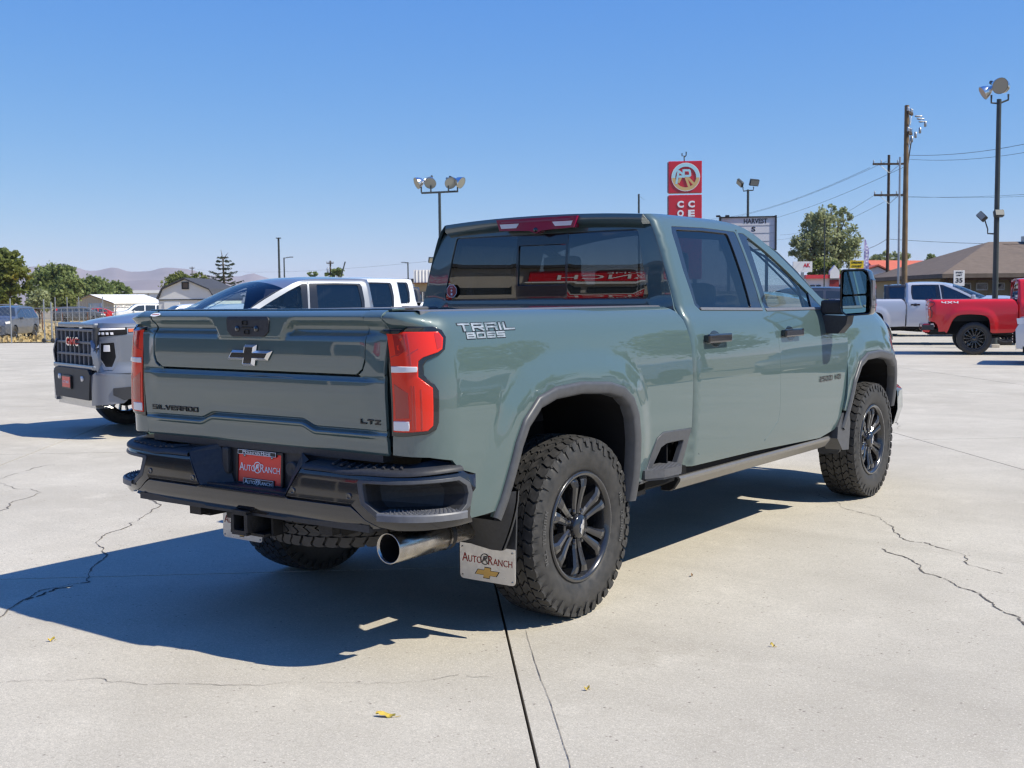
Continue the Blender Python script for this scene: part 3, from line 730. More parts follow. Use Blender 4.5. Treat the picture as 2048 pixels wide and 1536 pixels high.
        V=[(x,y,0) for x,y in lo_]+[(x,y,.014) for x,y in inset_loop(lo_,.010)]+[(x,y,.010) for x,y in inset_loop(lo_,.012)]
        F=[(i,(i+1)%n,n+(i+1)%n,n+i) for i in range(n)]+[(n+i,n+(i+1)%n,2*n+(i+1)%n,2*n+i) for i in range(n)]
        em=place(V,F,'emblem',M['satin'],(0,y0-.002,1.285),(1,0,0),(0,0,1),tg)
        V,F=bowtie(.285,.094,.0115,.0115); place(V,F,'emblem_inlay',M['matchar'],(0,y0-.002,1.285),(1,0,0),(0,0,1),em)
        V,F,W=stroke_mesh('SILVERADO',.022,.034,.0085,.0046,.004); k=.335/W; V=[(v[0]*k,v[1],v[2]) for v in V]
        yz=lambda z: float(TGY(-.56,z))
        place(V,F,'lettering',M['blackprint'],(-.565,yz(1.018)-.001,1.022),(1,0,0),(0,yz(1.033)-yz(1.011),.022),tg)
        V,F,W=stroke_mesh('LTZ',.020,.032,.009,.0055,.004); k=.112/W; V=[(v[0]*k,v[1],v[2]) for v in V]
        yz2=lambda z: float(TGY(.70,z))
        place(V,F,'lettering',M['blackprint'],(.700,yz2(1.024)-.001,1.026),(1,0,0),(0,yz2(1.037)-yz2(1.016),.021),tg)
        # oval sticker
        b=MB(); n=20; yc=float(TGY(-.63,1.463)); sl=Vector((0,float(TGY(-.63,1.475))-float(TGY(-.63,1.456)),.019)).normalized()
        cpt=Vector((-.655,float(TGY(-.655,1.463))-.0015,1.463)); nn=Vector((1,0,0)).cross(sl)
        b.add([cpt+Vector((1,0,0))*(.036*math.cos(2*math.pi*i/n))+sl*(.0135*math.sin(2*math.pi*i/n))+nn*.0006 for i in range(n)],[tuple(range(n))])
        stk=b.build('sticker',M['white'],tg)
        V,F=text_mesh('AUTO RANCH',.008,.0006,.052); place(V,F,'sticker_print',M['redprint'],cpt+nn*.0012,(1,0,0),sl,stk)
        # badges on the bed side and doors
        for m in (1,-1):
            out=(m,0,0)
            for txt,sc,zc,h,w,mt,F0 in (('TRAIL',-.728,1.406,.032,.375,'silverdecal',bedF),('BOSS',-.745,1.372,.026,.255,'silverdecal',bedF),('2500 HD',3.035,.966,.034,.38,'matchar',cabF)):
                for grow,mm,dd in ((1,'blackprint',.0008),(0,mt,.0016)) if mt=='silverdecal' else ((0,mt,.004),):
                    V,F,W=stroke_mesh(txt,h+grow*.006,.040,.013 if mt=='matchar' else .006,.0062 if mt=='matchar' else (.0115 if grow else .0068),.001 if mt!='matchar' else .003,0)
                    k=(w+grow*.004)/W; out_=[]
                    for v in V:
                        s=sc+m*0+v[0]*k*(1 if m>0 else -1); z=zc+v[1]
                        p=offs(F0,dd+v[2]*.6,(1,0,0))(np.array([s]),np.array([z]))[0]; out_.append((p[0]*m,p[1],p[2]))
                    mesh_obj('badge_lettering',out_,F,M[mm],T)
        # bed floor
    b=MB(); b.box((0,-.03,.90),(.98,2.1,.04)); b.box((0,.99,1.20),(1.6,.04,.5)); 
    for m in (1,-1): b.box((m*.80,-.05,1.31),(.04,2.1,.32)); b.box((m*.65,-.1,1.14),(.32,1.3,.02)); b.box((m*.65,.80,.90),(.32,.40,.04)); b.box((m*.65,-.91,.90),(.32,.34,.04)); b.box((m*.65,-.76,1.02),(.32,.03,.27)); b.box((m*.65,.57,1.02),(.32,.03,.27)); b.box((m*.495,-.1,1.02),(.02,1.36,.27))
    b.build('bed_box',M['plast'],T)
    # ---- cab rear
    def backF(x,z):
        x=np.atleast_1d(np.asarray(x,float)); z=np.atleast_1d(np.asarray(z,float))
        y=interp(z,[(.9,1.055),(1.46,1.058),(1.52,1.068),(1.62,1.0695),(1.75,1.076),(1.90,1.092),(1.935,1.098),(1.99,1.10)])
        y=y-.02*sstep(.70,.86,np.abs(x))
        return np.stack([x,y,z],1)
    wl=lambda z: float(side(1.055,z,'cab')[0][0])-.012
    zz=[.95,1.2,1.40,1.46,1.55,1.7,1.85,1.93]
    ring=[(wl(z),z) for z in zz]+[(-wl(z),z) for z in zz[::-1]]
    gl=[(.742,1.512),(.70,1.7),(.655,1.908),(-.655,1.908),(-.70,1.7),(-.742,1.512)]
    cb=panel('cab_back',ring,backF,P,T,holes=[rnd(gl,.03)],res=.06,flip=(0,-1,0),inset=0)
    pan=lambda x0,x1: None
    wx=lambda z,s: s*(.742-.087*(z-1.512)/.396)
    rw=panel('rear_window',rnd(gl,.03),offs(backF,-.006,(0,-1,0)),M['gblack'],cb,holes=[[(-.736,1.519),(-.184,1.519),(-.184,1.902),(-.655,1.902)],[(.184,1.519),(.736,1.519),(.655,1.902),(.184,1.902)],[(-.172,1.600),(.172,1.600),(.172,1.842),(-.172,1.842)]],res=.05,flip=(0,-1,0),inset=0)
    for poly in ([(-.738,1.517),(-.182,1.517),(-.182,1.904),(-.657,1.904)],[(.182,1.517),(.738,1.517),(.657,1.904),(.182,1.904)],[(-.174,1.598),(.174,1.598),(.174,1.844),(-.174,1.844)]):
        panel('window_pane',poly,offs(backF,-.008 if abs(poly[0][0])>.3 or poly[0][0]>0.18 else -.016,(0,-1,0)),M['glass_dark'],rw,res=.08,flip=(0,-1,0),inset=0,thick=.004)
    if hero:
        sy=float(backF(-.69,1.562)[0][1]); n=8
        b=MB(); b.add([(-.672+.043*math.cos(math.pi/8+i*math.pi/4),sy-.010,1.575+.043*math.sin(math.pi/8+i*math.pi/4)) for i in range(n)],[tuple(range(n))]); st=b.build('sticker',M['white'],rw)
        b=MB(); b.add([(-.672+.039*math.cos(math.pi/8+i*math.pi/4),sy-.0108,1.575+.039*math.sin(math.pi/8+i*math.pi/4)) for i in range(n)],[tuple(range(n))]); b.build('sticker_print',M['redprint2'],st)
        b=MB(); b.box((-.672,sy-.0116,1.577),(.016,.0006,.0045)); b.box((-.672,sy-.0120,1.577),(.0045,.0006,.016)); b.box((-.672,sy-.0116,1.555),(.014,.0006,.014)); b.build('sticker_cross',M['white'],st)
        V,F=text_mesh('PRE',.008,.0006,.022); place(V,F,'sticker_print',M['white'],(-.672,sy-.0116,1.597),(1,0,0),(0,0,1),st)
    # roof and windscreen
    ss=np.concatenate([np.linspace(1.05,2.35,16),np.linspace(2.45,3.22,12)])
    rows=[]; 
    tn=np.linspace(-1,1,21)
    cyy=interp(np.linspace(0,1,len(ss)),[(0,1.05),(.55,2.33),(.6,2.52),(1,3.70)]); czz=interp(cyy,[(1.05,2.010),(1.5,2.028),(2.0,2.020),(2.35,1.985),(2.52,1.952),(3.0,1.765),(3.70,1.46)])
    for i,s in enumerate(ss):
        z=float(ztop(s)); x=float(side(s,z,'cab')[0][0]); row=[]
        for t in tn:
            k=1-abs(t)**2.4; kz=1-abs(t)**2.2
            rib=.006*float((1-sstep(.02,.05,abs(abs(t)-.42)))*sstep(1.2,1.35,s)*(1-sstep(2.0,2.2,s)))
            row.append((x*t,s+(cyy[i]-s)*k,z+(czz[i]-z)*kz+rib))
        rows.append(row)
    nr=16
    b=MB(); b.grid(rows[:nr+1][::-1],True)
    # rear visor lip
    lip=rows[0]; b.grid([[ (p[0],p[1],p[2]) for p in lip],[(p[0]*1.0,p[1]-.004,p[2]-.018) for p in lip],[(p[0]*1.0,p[1]-.006,p[2]-.045) for p in lip],[(p[0]*.99,p[1]+.05,p[2]-.080) for p in lip],[(p[0]*.985,p[1]+.10,p[2]-.080) for p in lip]][::-1],True)
    rf=fix_normals(b.build('roof',P,T))
    b=MB(); b.grid(rows[nr:][::-1],True); fix_normals(b.build('windscreen',M['glass_clear'],T))
    if hero:
        b=MB(); b.prism([(-.290,1.996),(.290,1.996),(.268,1.930),(.045,1.922),(.0,1.905),(-.045,1.922),(-.268,1.930)],1.026,1.075,'y'); bl=fix_normals(b.build('brake_light',M['pinklens'],T))
        for s in (-1,1):
            b=MB(); b.prism([(s*.262,1.968),(s*.120,1.968),(s*.140,1.942),(s*.250,1.942)],1.0225,1.027,'y'); fix_normals(b.build('cargo_lamp',M['clearlens'],bl))
        b=MB(); b.box((0,1.0245,1.978),(.50,.004,.010)); b.build('lamp_bar',M['pinkbar'],bl)
        b=MB(); b.lathe([(0,.016),(-.010,.014),(-.012,.0005)],12,'y',(0,1.03,1.925)); b.build('camera_lens',M['gblack'],bl)
    # ---- interior
    b=MB()
    for x in (-.40,.40):
        b.box((x,2.30,.98),(.52,.52,.20),ch=.06); b.box((x,1.98,1.30),(.50,.14,.62),Matrix.Translation((x,2.0,1.3))@Matrix.Rotation(R(-12),4,'X')@Matrix.Translation((-x,-2.0,-1.3)),.05)
        b.box((x,1.90,1.72),(.27,.09,.17),ch=.035); b.tube([(x-.06,1.93,1.60),(x-.06,1.91,1.70)],.008,6); b.tube([(x+.06,1.93,1.60),(x+.06,1.91,1.70)],.008,6)
    b.box((0,1.42,.98),(1.45,.5,.20),ch=.05); b.box((0,1.22,1.27),(1.45,.12,.55),ch=.05)
    for x in (-.45,0,.45): b.box((x,1.19,1.615),(.26,.08,.14),ch=.03)
    b.build('seats',M['seat'],T)
    b=MB(); b.box((0,2.3,.72),(1.85,2.5,.12)); b.box((0,3.05,1.22),(1.72,.42,.36),ch=.08); b.box((0,2.2,1.55),(.0,.0,.0)) if False else None
    b.box((0,3.35,1.05),(1.75,.3,.7)); b.box((0,2.42,1.0),(.26,.8,.30),ch=.04)
    b.build('cabin_trim',M['interior'],T)
    b=MB(); A=Matrix.Translation((-.40,2.72,1.28))@Matrix.Rotation(R(-25),4,'X')
    ringp=[(.185*math.cos(a),0,.185*math.sin(a)) for a in np.linspace(0,2*math.pi,25)]
    b.tube(ringp,.015,8,False,A); b.box((0,0,0),(.34,.03,.05),A); b.box((0,0,-.08),(.05,.03,.16),A); b.build('steering_wheel',M['interior'],T)
    # ---- bonnet, front end
    hy=np.linspace(3.25,5.02 if front=='hd' else 4.80,14); rows=[]
    for y in hy:
        p=fenF(y,1.47)[0]; x=p[0]-.006; z=p[2]; row=[]
        for t in np.linspace(-1,1,17):
            cr=.075*(1-abs(t)**2.5)+.022*float((1-sstep(.30,.46,abs(t))))
            yy=y+(.28*(1-abs(t)**2) if y<3.7 else .28*(1-abs(t)**2)*max(0,(4.3-y)/.6) if y<4.3 else 0)+.10*(1-abs(t)**2)*float(sstep(4.3,5.0,y))
            row.append((x*t,yy,z+cr*(1-.25*float(sstep(4.5,5.0,y)))))
        rows.append(row)
    b=MB(); b.grid(rows[::-1],True); fix_normals(b.build('bonnet',P,T))
    if front=='hd':
        b=MB(); b.box((0,4.97,.95),(1.50,.12,.50)); b.build('grille',M['black'],T)
        b=MB()
        for z in (.80,.92,1.04): b.box((0,5.04,z),(1.42,.05,.05),ch=.01)
        b.box((0,5.05,1.17),(1.45,.06,.08),ch=.02); b.build('grille_bar',M['gblack'],T)
        b=MB()
        path=[(-.97,4.60,0),(-.93,4.84,0),(-.76,5.02,0),(-.4,5.12,0),(.4,5.12,0),(.76,5.02,0),(.93,4.84,0),(.97,4.60,0)]
        prof=[(-.02,.80),(.01,.76),(.015,.62),(-.02,.50),(-.10,.47)]
        rows=[]
        for k,(dx,z) in enumerate(prof):
            rows.append([(x*(1+dx*.9),y+dx*(.2 if abs(x)>.95 else 1),z) for x,y,_ in path])
        b.grid(rows,True); fix_normals(b.build('front_bumper',P if hero else M['plast'],T))
        b=MB(); b.box((0,4.85,.62),(1.7,.3,.3)); b.build('front_valance',M['black'],T)
    if front=='canyon': canyon_front(T,P)
    # ---- chassis
    b=MB()
    for m in (1,-1):
        b.box((m*.43,1.9,.60),(.09,6.0,.16)); b.box((m*.43,-.9,.60),(.08,.5,.14))
    for y in (-.6,.7,1.6,2.6,3.4): b.box((0,y,.60),(.86,.08,.10))
    b.tube([(-.8,0,.42),(.8,0,.42)],.055,10); b.ball((0,0,.42),(.15,.17,.16)); b.tube([(-.8,4.037,.42),(.8,4.037,.42)],.05,10)
    b.tube([(0,.15,.43),(0,2.4,.62)],.045,8); b.box((.35,1.8,.52),(.26,.8,.16),ch=.05); b.box((-.45,1.6,.55),(.40,1.3,.25),ch=.05)
    b.box((0,2.2,.66),(1.7,2.6,.04)); b.box((0,4.2,.80),(1.2,1.3,.5)); b.box((0,-.5,.84),(.96,1.2,.03))
    b.build('chassis',M['dsteel'],T)
    if not hero:
        b=MB(); b.box((0,-1.20,.72),(2.0,.20,.24),ch=.05); rb=b.build('rear_bumper',P,T)
        for m in (1,-1):
            b=MB(); b.box((m*.93,-1.16,.73),(.16,.30,.14),ch=.02); b.build('step_pocket',M['plast'],rb)
        b=MB(); b.box((0,-1.15,.60),(1.7,.12,.06)); b.build('bumper_valance',M['black'],rb)
    return T
def canyon_front(T,P):
    YF=4.93
    b=MB(); b.prism(rnd([(-.66,.86),(.66,.86),(.70,1.36),(-.70,1.36)],.03),YF-.10,YF+.02,'y'); g=fix_normals(b.build('grille',M['black'],T))
    b=MB()
    for z in (.88,1.04,1.19,1.345): b.box((0,YF+.045,z),(1.38,.05,.035),ch=.01)
    for x in np.linspace(-.66,.66,9): b.box((x,YF+.040,1.11),(.045,.055,.47),ch=.012)
    fix_normals(b.build('grille_bar',M['grey_plast'],g))
    V,F=text_mesh('GMC',.115,.02,.46); place([(-v[0]*-1,v[1],v[2]) for v in V],F,'grille_letters',M['chrome'],(0,YF+.075,1.20),(-1,0,0),(0,0,1),g)
    V,F=text_mesh('GMC',.085,.022,.42); place(V,F,'grille_letters',M['redplate'],(0,YF+.075,1.20),(-1,0,0),(0,0,1),g)
    CP=[(.66,4.955),(.78,4.94),(.87,4.885),(.935,4.79),(.985,4.64),(1.022,4.48),(1.03,4.36)]
    d=[0]
    for p,q in zip(CP,CP[1:]): d.append(d[-1]+math.hypot(q[0]-p[0],q[1]-p[1]))
    def cF(m,push=0.):
        def G(u,z):
            u=np.atleast_1d(np.asarray(u,float)); z=np.atleast_1d(np.asarray(z,float)); e=1e-3
            X=list(zip(d,[p[0] for p in CP])); Y=list(zip(d,[p[1] for p in CP]))
            x=interp(u,X); y=interp(u,Y); tx=interp(u+e,X)-interp(u-e,X); ty=interp(u+e,Y)-interp(u-e,Y); L=np.maximum(np.hypot(tx,ty),1e-9)
            k=push+.03*sstep(.95,.80,z)-.05*sstep(1.30,1.44,z)
            return np.stack([m*(x-ty/L*k),y+tx/L*k,z],1)
        return G
    for m in (1,-1):
        o_=(m*.6,1,0)
        b=MB(); b.prism([(m*.66,.80),(m*.74,.80),(m*.77,1.38),(m*.66,1.38)],YF-.08,YF+.055,'y'); fix_normals(b.build('grille_surround',M['plast'],T))
        panel('front_corner',[(.10,.82),(.50,.82),(.56,.98),(.60,1.12),(.62,1.40),(.04,1.40)],cF(m,.004),P,T,res=.05,flip=o_,inset=0)
        h=panel('headlight',rnd([(.06,1.265),(.46,1.30),(.46,1.385),(.06,1.385)],.01),cF(m,.012),M['black'],T,res=.05,flip=o_,inset=0)
        panel('headlight_lens',[(.09,1.35),(.44,1.36),(.44,1.376),(.09,1.372)],cF(m,.018),M['clearlens'],h,res=.04,flip=o_,inset=0,thick=.004)
        for q in range(4): panel('headlight_lens',[(.11+.055*q,1.295),(.14+.055*q,1.295),(.135+.055*q,1.322),(.105+.055*q,1.322)],cF(m,.018),M['clearlens'],h,res=.04,flip=o_,inset=0,thick=.004)
        panel('marker_lamp',[(.48,1.325),(.60,1.335),(.60,1.362),(.48,1.365)],cF(m,.014),M['amber'],h,res=.05,flip=o_,inset=0,thick=.01)
        fp=panel('fog_pocket',rnd([(.14,1.19),(.31,1.20),(.325,1.02),(.28,.90),(.20,.90),(.13,1.0)],.01),cF(m,.010),M['black'],T,res=.04,flip=o_,inset=0)
        panel('fog_lamp',[(.18,1.09),(.26,1.09),(.255,1.165),(.185,1.165)],cF(m,.016),M['clearlens'],fp,res=.04,flip=o_,inset=0,thick=.004)
        panel('fog_trim',rnd([(.11,1.215),(.34,1.23),(.36,1.01),(.29,.865),(.185,.865),(.10,.99)],.01),cF(m,.012),P,T,holes=[rnd([(.14,1.19),(.31,1.20),(.325,1.02),(.28,.90),(.20,.90),(.13,1.0)],.01)],res=.04,flip=o_,inset=0,thick=.01)
        panel('bumper_corner',[(.0,.78),(.10,.83),(.52,.80),(.50,.56),(.40,.46),(.0,.42)],cF(m,.045),P,T,res=.05,flip=o_,inset=0,thick=.05)
        panel('air_deflector',[(.30,.64),(.55,.66),(.52,.52),(.40,.50),(.30,.56)],cF(m,.075),M['plast'],T,res=.05,flip=o_,inset=0,thick=.05)
    b=MB(); b.prism([(-.62,.48),(.62,.48),(.68,.80),(.60,.86),(-.60,.86),(-.68,.80)],YF-.10,YF+.12,'y'); fb=fix_normals(b.build('front_bumper',M['plast'],T))
    for m in (1,-1): panel('bonnet_nose',[(.0,1.375),(.62,1.39),(.62,1.425),(.0,1.435)],cF(m,.014),P,T,res=.04,flip=(m*.6,1,0),inset=0,thick=.05)
    b=MB(); b.box((0,YF+.0,1.405),(1.34,.10,.06),ch=.02); b.build('bonnet_nose',P,T)
    b=MB(); b.box((0,YF+.02,.885),(1.5,.16,.06),ch=.02); b.build('bumper_lip',P,T)
    b=MB(); b.prism([(-.70,.38),(.70,.38),(.62,.52),(-.62,.52)],YF-.16,YF+.06,'y'); fix_normals(b.build('skid_plate',M['alu'],T))
    b=MB(); b.box((.12,YF+.135,.68),(.33,.02,.17),ch=.004); p=b.build('plate_frame',M['blackprint'],T); b=MB(); b.box((.12,YF+.147,.68),(.29,.004,.135)); b.build('plate_face',M['redplate'],p)
    V,F=text_mesh('AUTO RANCH',.035,.001,.25); place(V,F,'plate_lettering',M['white'],(.12,YF+.1495,.68),(-1,0,0),(0,0,1),p)
    for x in (-.42,.42): b=MB(); b.lathe([(0,.035),(.02,.033),(.022,.0005)],12,'y',(x,YF+.12,.74)); b.build('parking_sensor',M['clearlens'],fb)
def resample_open(pts, res):
    out=[]
    for a,b in zip(pts,pts[1:]):
        a=np.array(a);b=np.array(b); k=max(1,int(math.ceil(np.hypot(*(b-a))/res)))
        out+=[tuple(a+(b-a)*j/k) for j in range(k)]
    return out+[tuple(pts[-1])]
def door_hole():
    """one opening round both doors"""
    return [(1.134,.655),(1.135,.90),(1.141,1.24),(1.138,1.32),(1.136,1.40),(1.120,1.867),(1.126,1.912),(1.180,1.954),(1.465,1.965),(1.857,1.956),(2.054,1.940),(2.144,1.920),(2.386,1.818),(2.66,1.686),(2.925,1.547),(3.09,1.443),(3.17,1.414),(3.25,1.391),(3.341,1.30),(3.338,1.106),(3.325,.969),(3.303,.811),(3.219,.674),(3.158,.611),(2.0,.638),(1.165,.648)]
def make_mirror(T, m, hero, paint):
    if hero:
        b=MB()
        pts=rnd([(1.112,1.440),(1.122,1.405),(1.160,1.383),(1.318,1.395),(1.326,1.45),(1.322,1.60),(1.298,1.685),(1.27,1.698),(1.125,1.698),(1.112,1.685)],.02,3)
        n=len(pts); cx=sum(p[0] for p in pts)/n; cz=sum(p[1] for p in pts)/n
        rows=[]
        for k,(y,sc) in enumerate(((2.985,.93),(2.978,.985),(2.99,1.0),(3.06,1.0),(3.10,.93),(3.13,.72),(3.14,.4))):
            rows.append([(m*(cx+(x-cx)*sc),y,cz+(z-cz)*sc) for x,z in pts+pts[:1]])
        b.grid(rows,True); b.add(rows[-1][:-1],[tuple(range(n))])
        inn=[(m*(cx+(x-cx)*.90),2.992,cz+(z-cz)*.93) for x,z in pts]; b.grid([rows[0],inn+inn[:1]],True)
        b.box((m*1.315,3.03,1.53),(.02,.07,.20),ch=.008)
        mi=fix_normals(b.build('wing_mirror',M['gblack'],T))
        g=rnd([(1.128,1.528),(1.288,1.535),(1.286,1.655),(1.262,1.682),(1.135,1.682)],.015); b=MB(); b.prism([(m*x,z) for x,z in g],2.990,2.994,'y'); fix_normals(b.build('mirror_glass',M['mirror'],mi))
        g=rnd([(1.130,1.420),(1.150,1.402),(1.285,1.412),(1.289,1.522),(1.128,1.515)],.012); b=MB(); b.prism([(m*x,z) for x,z in g],2.987,2.994,'y'); fix_normals(b.build('mirror_glass',M['mirror'],mi))
        b=MB()
        b.box((m*1.05,3.04,1.445),(.17,.075,.10),ch=.02); b.box((m*1.04,3.05,1.60),(.15,.05,.06),ch=.015) if False else None
        b.prism([(m*.975,1.392),(m*1.165,1.385),(m*1.155,1.330),(m*1.10,1.268),(m*1.02,1.268),(m*.99,1.30)],2.985,3.10,'y')
        fix_normals(b.build('mirror_arm',M['plast'],mi))
    else:
        b=MB(); b.box((m*1.10,3.05,1.50),(.22,.12,.19),ch=.04); mi=b.build('wing_mirror',M[paint],T)
        b=MB(); b.box((m*.985,3.05,1.425),(.14,.08,.06),ch=.015); b.build('mirror_arm',M['gblack'],mi)
        b=MB(); b.box((m*1.105,2.987,1.50),(.17,.006,.14),ch=.002); b.build('mirror_glass',M['mirror'],mi)
M['board']=noise_tint(mat('board_metal',(.30,.285,.26),.34,.7),30,.12)
M['redlens3']=mat('red_light_guide',(.50,.018,.012),.12,0,1.0)
M['redprint2']=mat('sticker_red',(.42,.06,.055),.5)
M['pinkbar']=mat('brake_strip',(.30,.06,.11),.2)
# ---------------------------------------------------------------- the green pickup's rear bumper and running gear
def hero_rear(T):
    PL=[(0,-1.243),(.35,-1.241),(.70,-1.232),(.85,-1.208),(.95,-1.160),(1.015,-1.080),(1.045,-.985),(1.048,-.90)]
    A=np.array(PL); d=np.concatenate([[0],np.cumsum(np.hypot(*np.diff(A,axis=0).T))])
    def bF(m):
        def G(t,z):
            t=np.atleast_1d(np.asarray(t,float)); z=np.atleast_1d(np.asarray(z,float)); t,z=np.broadcast_arrays(t,z)
            x=interp(t,list(zip(d,A[:,0]))); y=interp(t,list(zip(d,A[:,1])))
            e=1e-3; tx=interp(t+e,list(zip(d,A[:,0])))-interp(t-e,list(zip(d,A[:,0]))); ty=interp(t+e,list(zip(d,A[:,1])))-interp(t-e,list(zip(d,A[:,1])))
            L=np.maximum(np.hypot(tx,ty),1e-9); nx,ny=ty/L,-tx/L
            p=interp(z,[(.57,-.05),(.60,-.018),(.63,-.003),(.68,0),(.70,-.002),(.78,-.010),(.815,-.018),(.845,-.040),(.86,-.07),(.90,-.12)])
            return np.stack([m*(x+nx*p),y+ny*p,z],1)
        return G
    Lt=d[-1]
    RB=empty('rear_bumper',parent=T)
    tag(RB)
    for m in (1,-1):
        F=bF(m); dn=(m*.6,-1,0)
        # painted wing: from the licence recess round to the corner, with the step pocket cut out
        pocket=rnd([(.690,.795),(.715,.703),(.792,.650),(1.15,.652),(1.215,.685),(1.235,.735),(1.225,.775),(1.17,.806),(1.02,.803),(.85,.797)],.014)
        wing=[(.288,.697),(.340,.775),(.372,.826),(.50,.828),(.70,.818),(.95,.830),(1.13,.838),(1.20,.830),(1.255,.812),(1.295,.780),(Lt-.03,.72),(Lt-.035,.645),(1.24,.612),(1.0,.602),(.88,.600),(.80,.612),(.735,.640),(.70,.668),(.66,.697)]
        panel('bumper_wing',wing,F,M['gblack'],RB,holes=[pocket],res=.03,flip=dn,inset=.001,thick=.02)
        # pocket: frame, back wall, step
        inner=rnd([(.715,.786),(.735,.710),(.806,.664),(1.15,.664),(1.192,.691),(1.212,.735),(1.204,.768),(1.16,.795),(1.02,.794),(.85,.788)],.012)
        panel('step_surround',pocket,offs(F,.003,dn),M['flare'],RB,holes=[inner],res=.03,flip=dn,inset=0,thick=.02)
        back=offs(F,-.115,dn); b=MB()
        I=np.array(resample(inner,.05)); f0=F(I[:,0],I[:,1])
        bk=back(I[:,0]*.96+.03,I[:,1]); n=len(I)
        V=[tuple(p) for p in f0]+[tuple(p) for p in bk]
        b.add(V,[(i,(i+1)%n,n+(i+1)%n,n+i) for i in range(n)]); b.add([tuple(p) for p in bk],[tuple(t) for t in ear([tuple(q) for q in I])])
        fix_normals(b.build('step_pocket',M['plast'],RB))
        # step ledge with tread
        ts=np.linspace(.80,1.185,40)
        fo=offs(F,.012,dn)(ts,np.full(40,.668)); fi=offs(F,-.085,dn)(ts*.98+.02,np.full(40,.668))
        b=MB()
        b.grid([[(p[0],p[1],.640) for p in fo],[(p[0],p[1],.664) for p in fo],[(p[0]*.997,p[1]+.003,.670) for p in fo],[(p[0],p[1],.674) for p in fi]],False)
        st=fix_normals(b.build('corner_step',M['grey_plast'],RB)); b=MB()
        for i in range(16):
            for j in range(4):
                t=.835+i*.0205+(.010 if j%2 else 0); q=offs(F,-.004-j*.019,dn)(np.array([t]),np.array([.668]))[0]
                z=.671+.001*j; r=.0075; b.add([(q[0]-r,q[1],z),(q[0],q[1]-r*.8,z),(q[0]+r,q[1],z),(q[0],q[1]+r*.8,z),(q[0],q[1],z+.007)],[(0,1,4),(1,2,4),(2,3,4),(3,0,4)])
        tag(b.build('step_tread',M['step_pad'],st),kind='stuff')
        # soft top pad
        ts=np.linspace(.375,1.19,26)
        r0=offs(F,.002,dn)(ts,np.full(26,.828)); b=MB(); rows=[]
        wz=lambda t: .826+.0*t+.012*float(sstep(.85,1.15,t))-.008*float(1-sstep(.60,.75,t))*float(sstep(.5,.65,t))
        for off_,dz in ((.002,-.008),(.001,.002),(-.008,.010),(-.030,.016),(-.16,.022)):
            q=offs(F,off_,dn)(ts,np.full(26,.80)); rows.append([(p[0],p[1],wz(t)+dz) for p,t in zip(q,ts)])
        b.grid(rows,True); tp=fix_normals(b.build('top_pad',M['plast'],RB)); b=MB()
        for i in range(9):
            t0=.50+i*.045; q0=offs(F,-.030,dn)(np.array([t0+.030]),np.array([.80]))[0]; q1=offs(F,-.10,dn)(np.array([t0]),np.array([.80]))[0]
            a=Vector((q0[0],q0[1],wz(t0)+.018)); c=Vector((q1[0],q1[1],wz(t0)+.021)); w=Vector((m*.010,0,0))
            b.add([a-w,a+w,c+w,c-w,a-w*.4+Vector((0,0,.007)),a+w*.4+Vector((0,0,.007)),c+w*.4+Vector((0,0,.007)),c-w*.4+Vector((0,0,.007))],[(4,5,6,7),(0,1,5,4),(1,2,6,5),(2,3,7,6),(3,0,4,7)])
        tag(fix_normals(b.build('pad_rib',M['plast'],tp)),kind='stuff')
        # parking sensors
        for t,z in ((.330,.722),(.652,.727)):
            q=offs(F,.001,dn)(np.array([t]),np.array([z]))[0]; b=MB(); b.lathe([(.002,.0135),(-.003,.0135),(-.0035,.0105),(-.002,.009),(-.003,.0005)],16,'y',tuple(q)); fix_normals(b.build('parking_sensor',M['gblack'],RB))
        # recess side wall
        b=MB(); b.grid([[(m*.278,-1.239,.694),(m*.335,-1.231,.780),(m*.372,-1.220,.834),(m*.380,-1.19,.852)],[(m*.175,-1.125,.702),(m*.215,-1.125,.78),(m*.262,-1.125,.85),(m*.272,-1.125,.87)]],False); fix_normals(b.build('recess_wall',M['plast'],RB))
    # lower bar straight across
    def low(t,z):
        t=np.atleast_1d(np.asarray(t,float)); f=bF(1)(np.abs(t),z); f=np.array(f); f[:,0]*=np.sign(t)+(t==0); return f
    panel('bumper_bar',[(-.80,.606),(-.735,.636),(-.695,.664),(-.66,.684),(-.30,.684),(-.284,.692),(.284,.692),(.30,.684),(.66,.684),(.695,.664),(.735,.636),(.80,.606),(.70,.590),(0,.585),(-.70,.590)],low,M['gblack'],RB,res=.04,flip=(0,-1,0),inset=.0005,thick=.03)
    b=MB(); b.box((0,-1.205,.690),(1.42,.02,.03)); b.box((0,-1.17,.60),(1.5,.10,.03)); b.box((0,-1.11,.76),(1.0,.012,.22)); b.add([(-.29,-1.243,.695),(.29,-1.243,.695),(.19,-1.118,.703),(-.19,-1.118,.703)],[(0,1,2,3)])
    b.box((0,-1.10,.875),(1.5,.06,.03)); b.box((-.215,-1.130,.80),(.045,.03,.12),ch=.01); b.lathe([(0,.035),(-.02,.035),(-.022,.03),(-.012,.0005)],16,'y',(.215,-1.118,.79))
    fix_normals(b.build('bumper_recess',M['plast'],RB))
    # licence plate
    LP=empty('license_plate',(0,-1.127,.777),parent=T); LP.rotation_euler=(R(-3),0,0)
    b=MB()
    for c,s in (((0,0,.074),(.305,.012,.012)),((0,0,-.074),(.305,.012,.012)),((-.148,0,0),(.012,.0118,.14)),((.148,0,0),(.012,.0118,.14))): b.box(c,s,ch=.002)
    b.box((-.012,-.004,.068),(.252,.010,.022),ch=.002); b.box((0,-.004,-.064),(.200,.010,.032),ch=.002); b.build('plate_frame',M['blackprint'],LP)
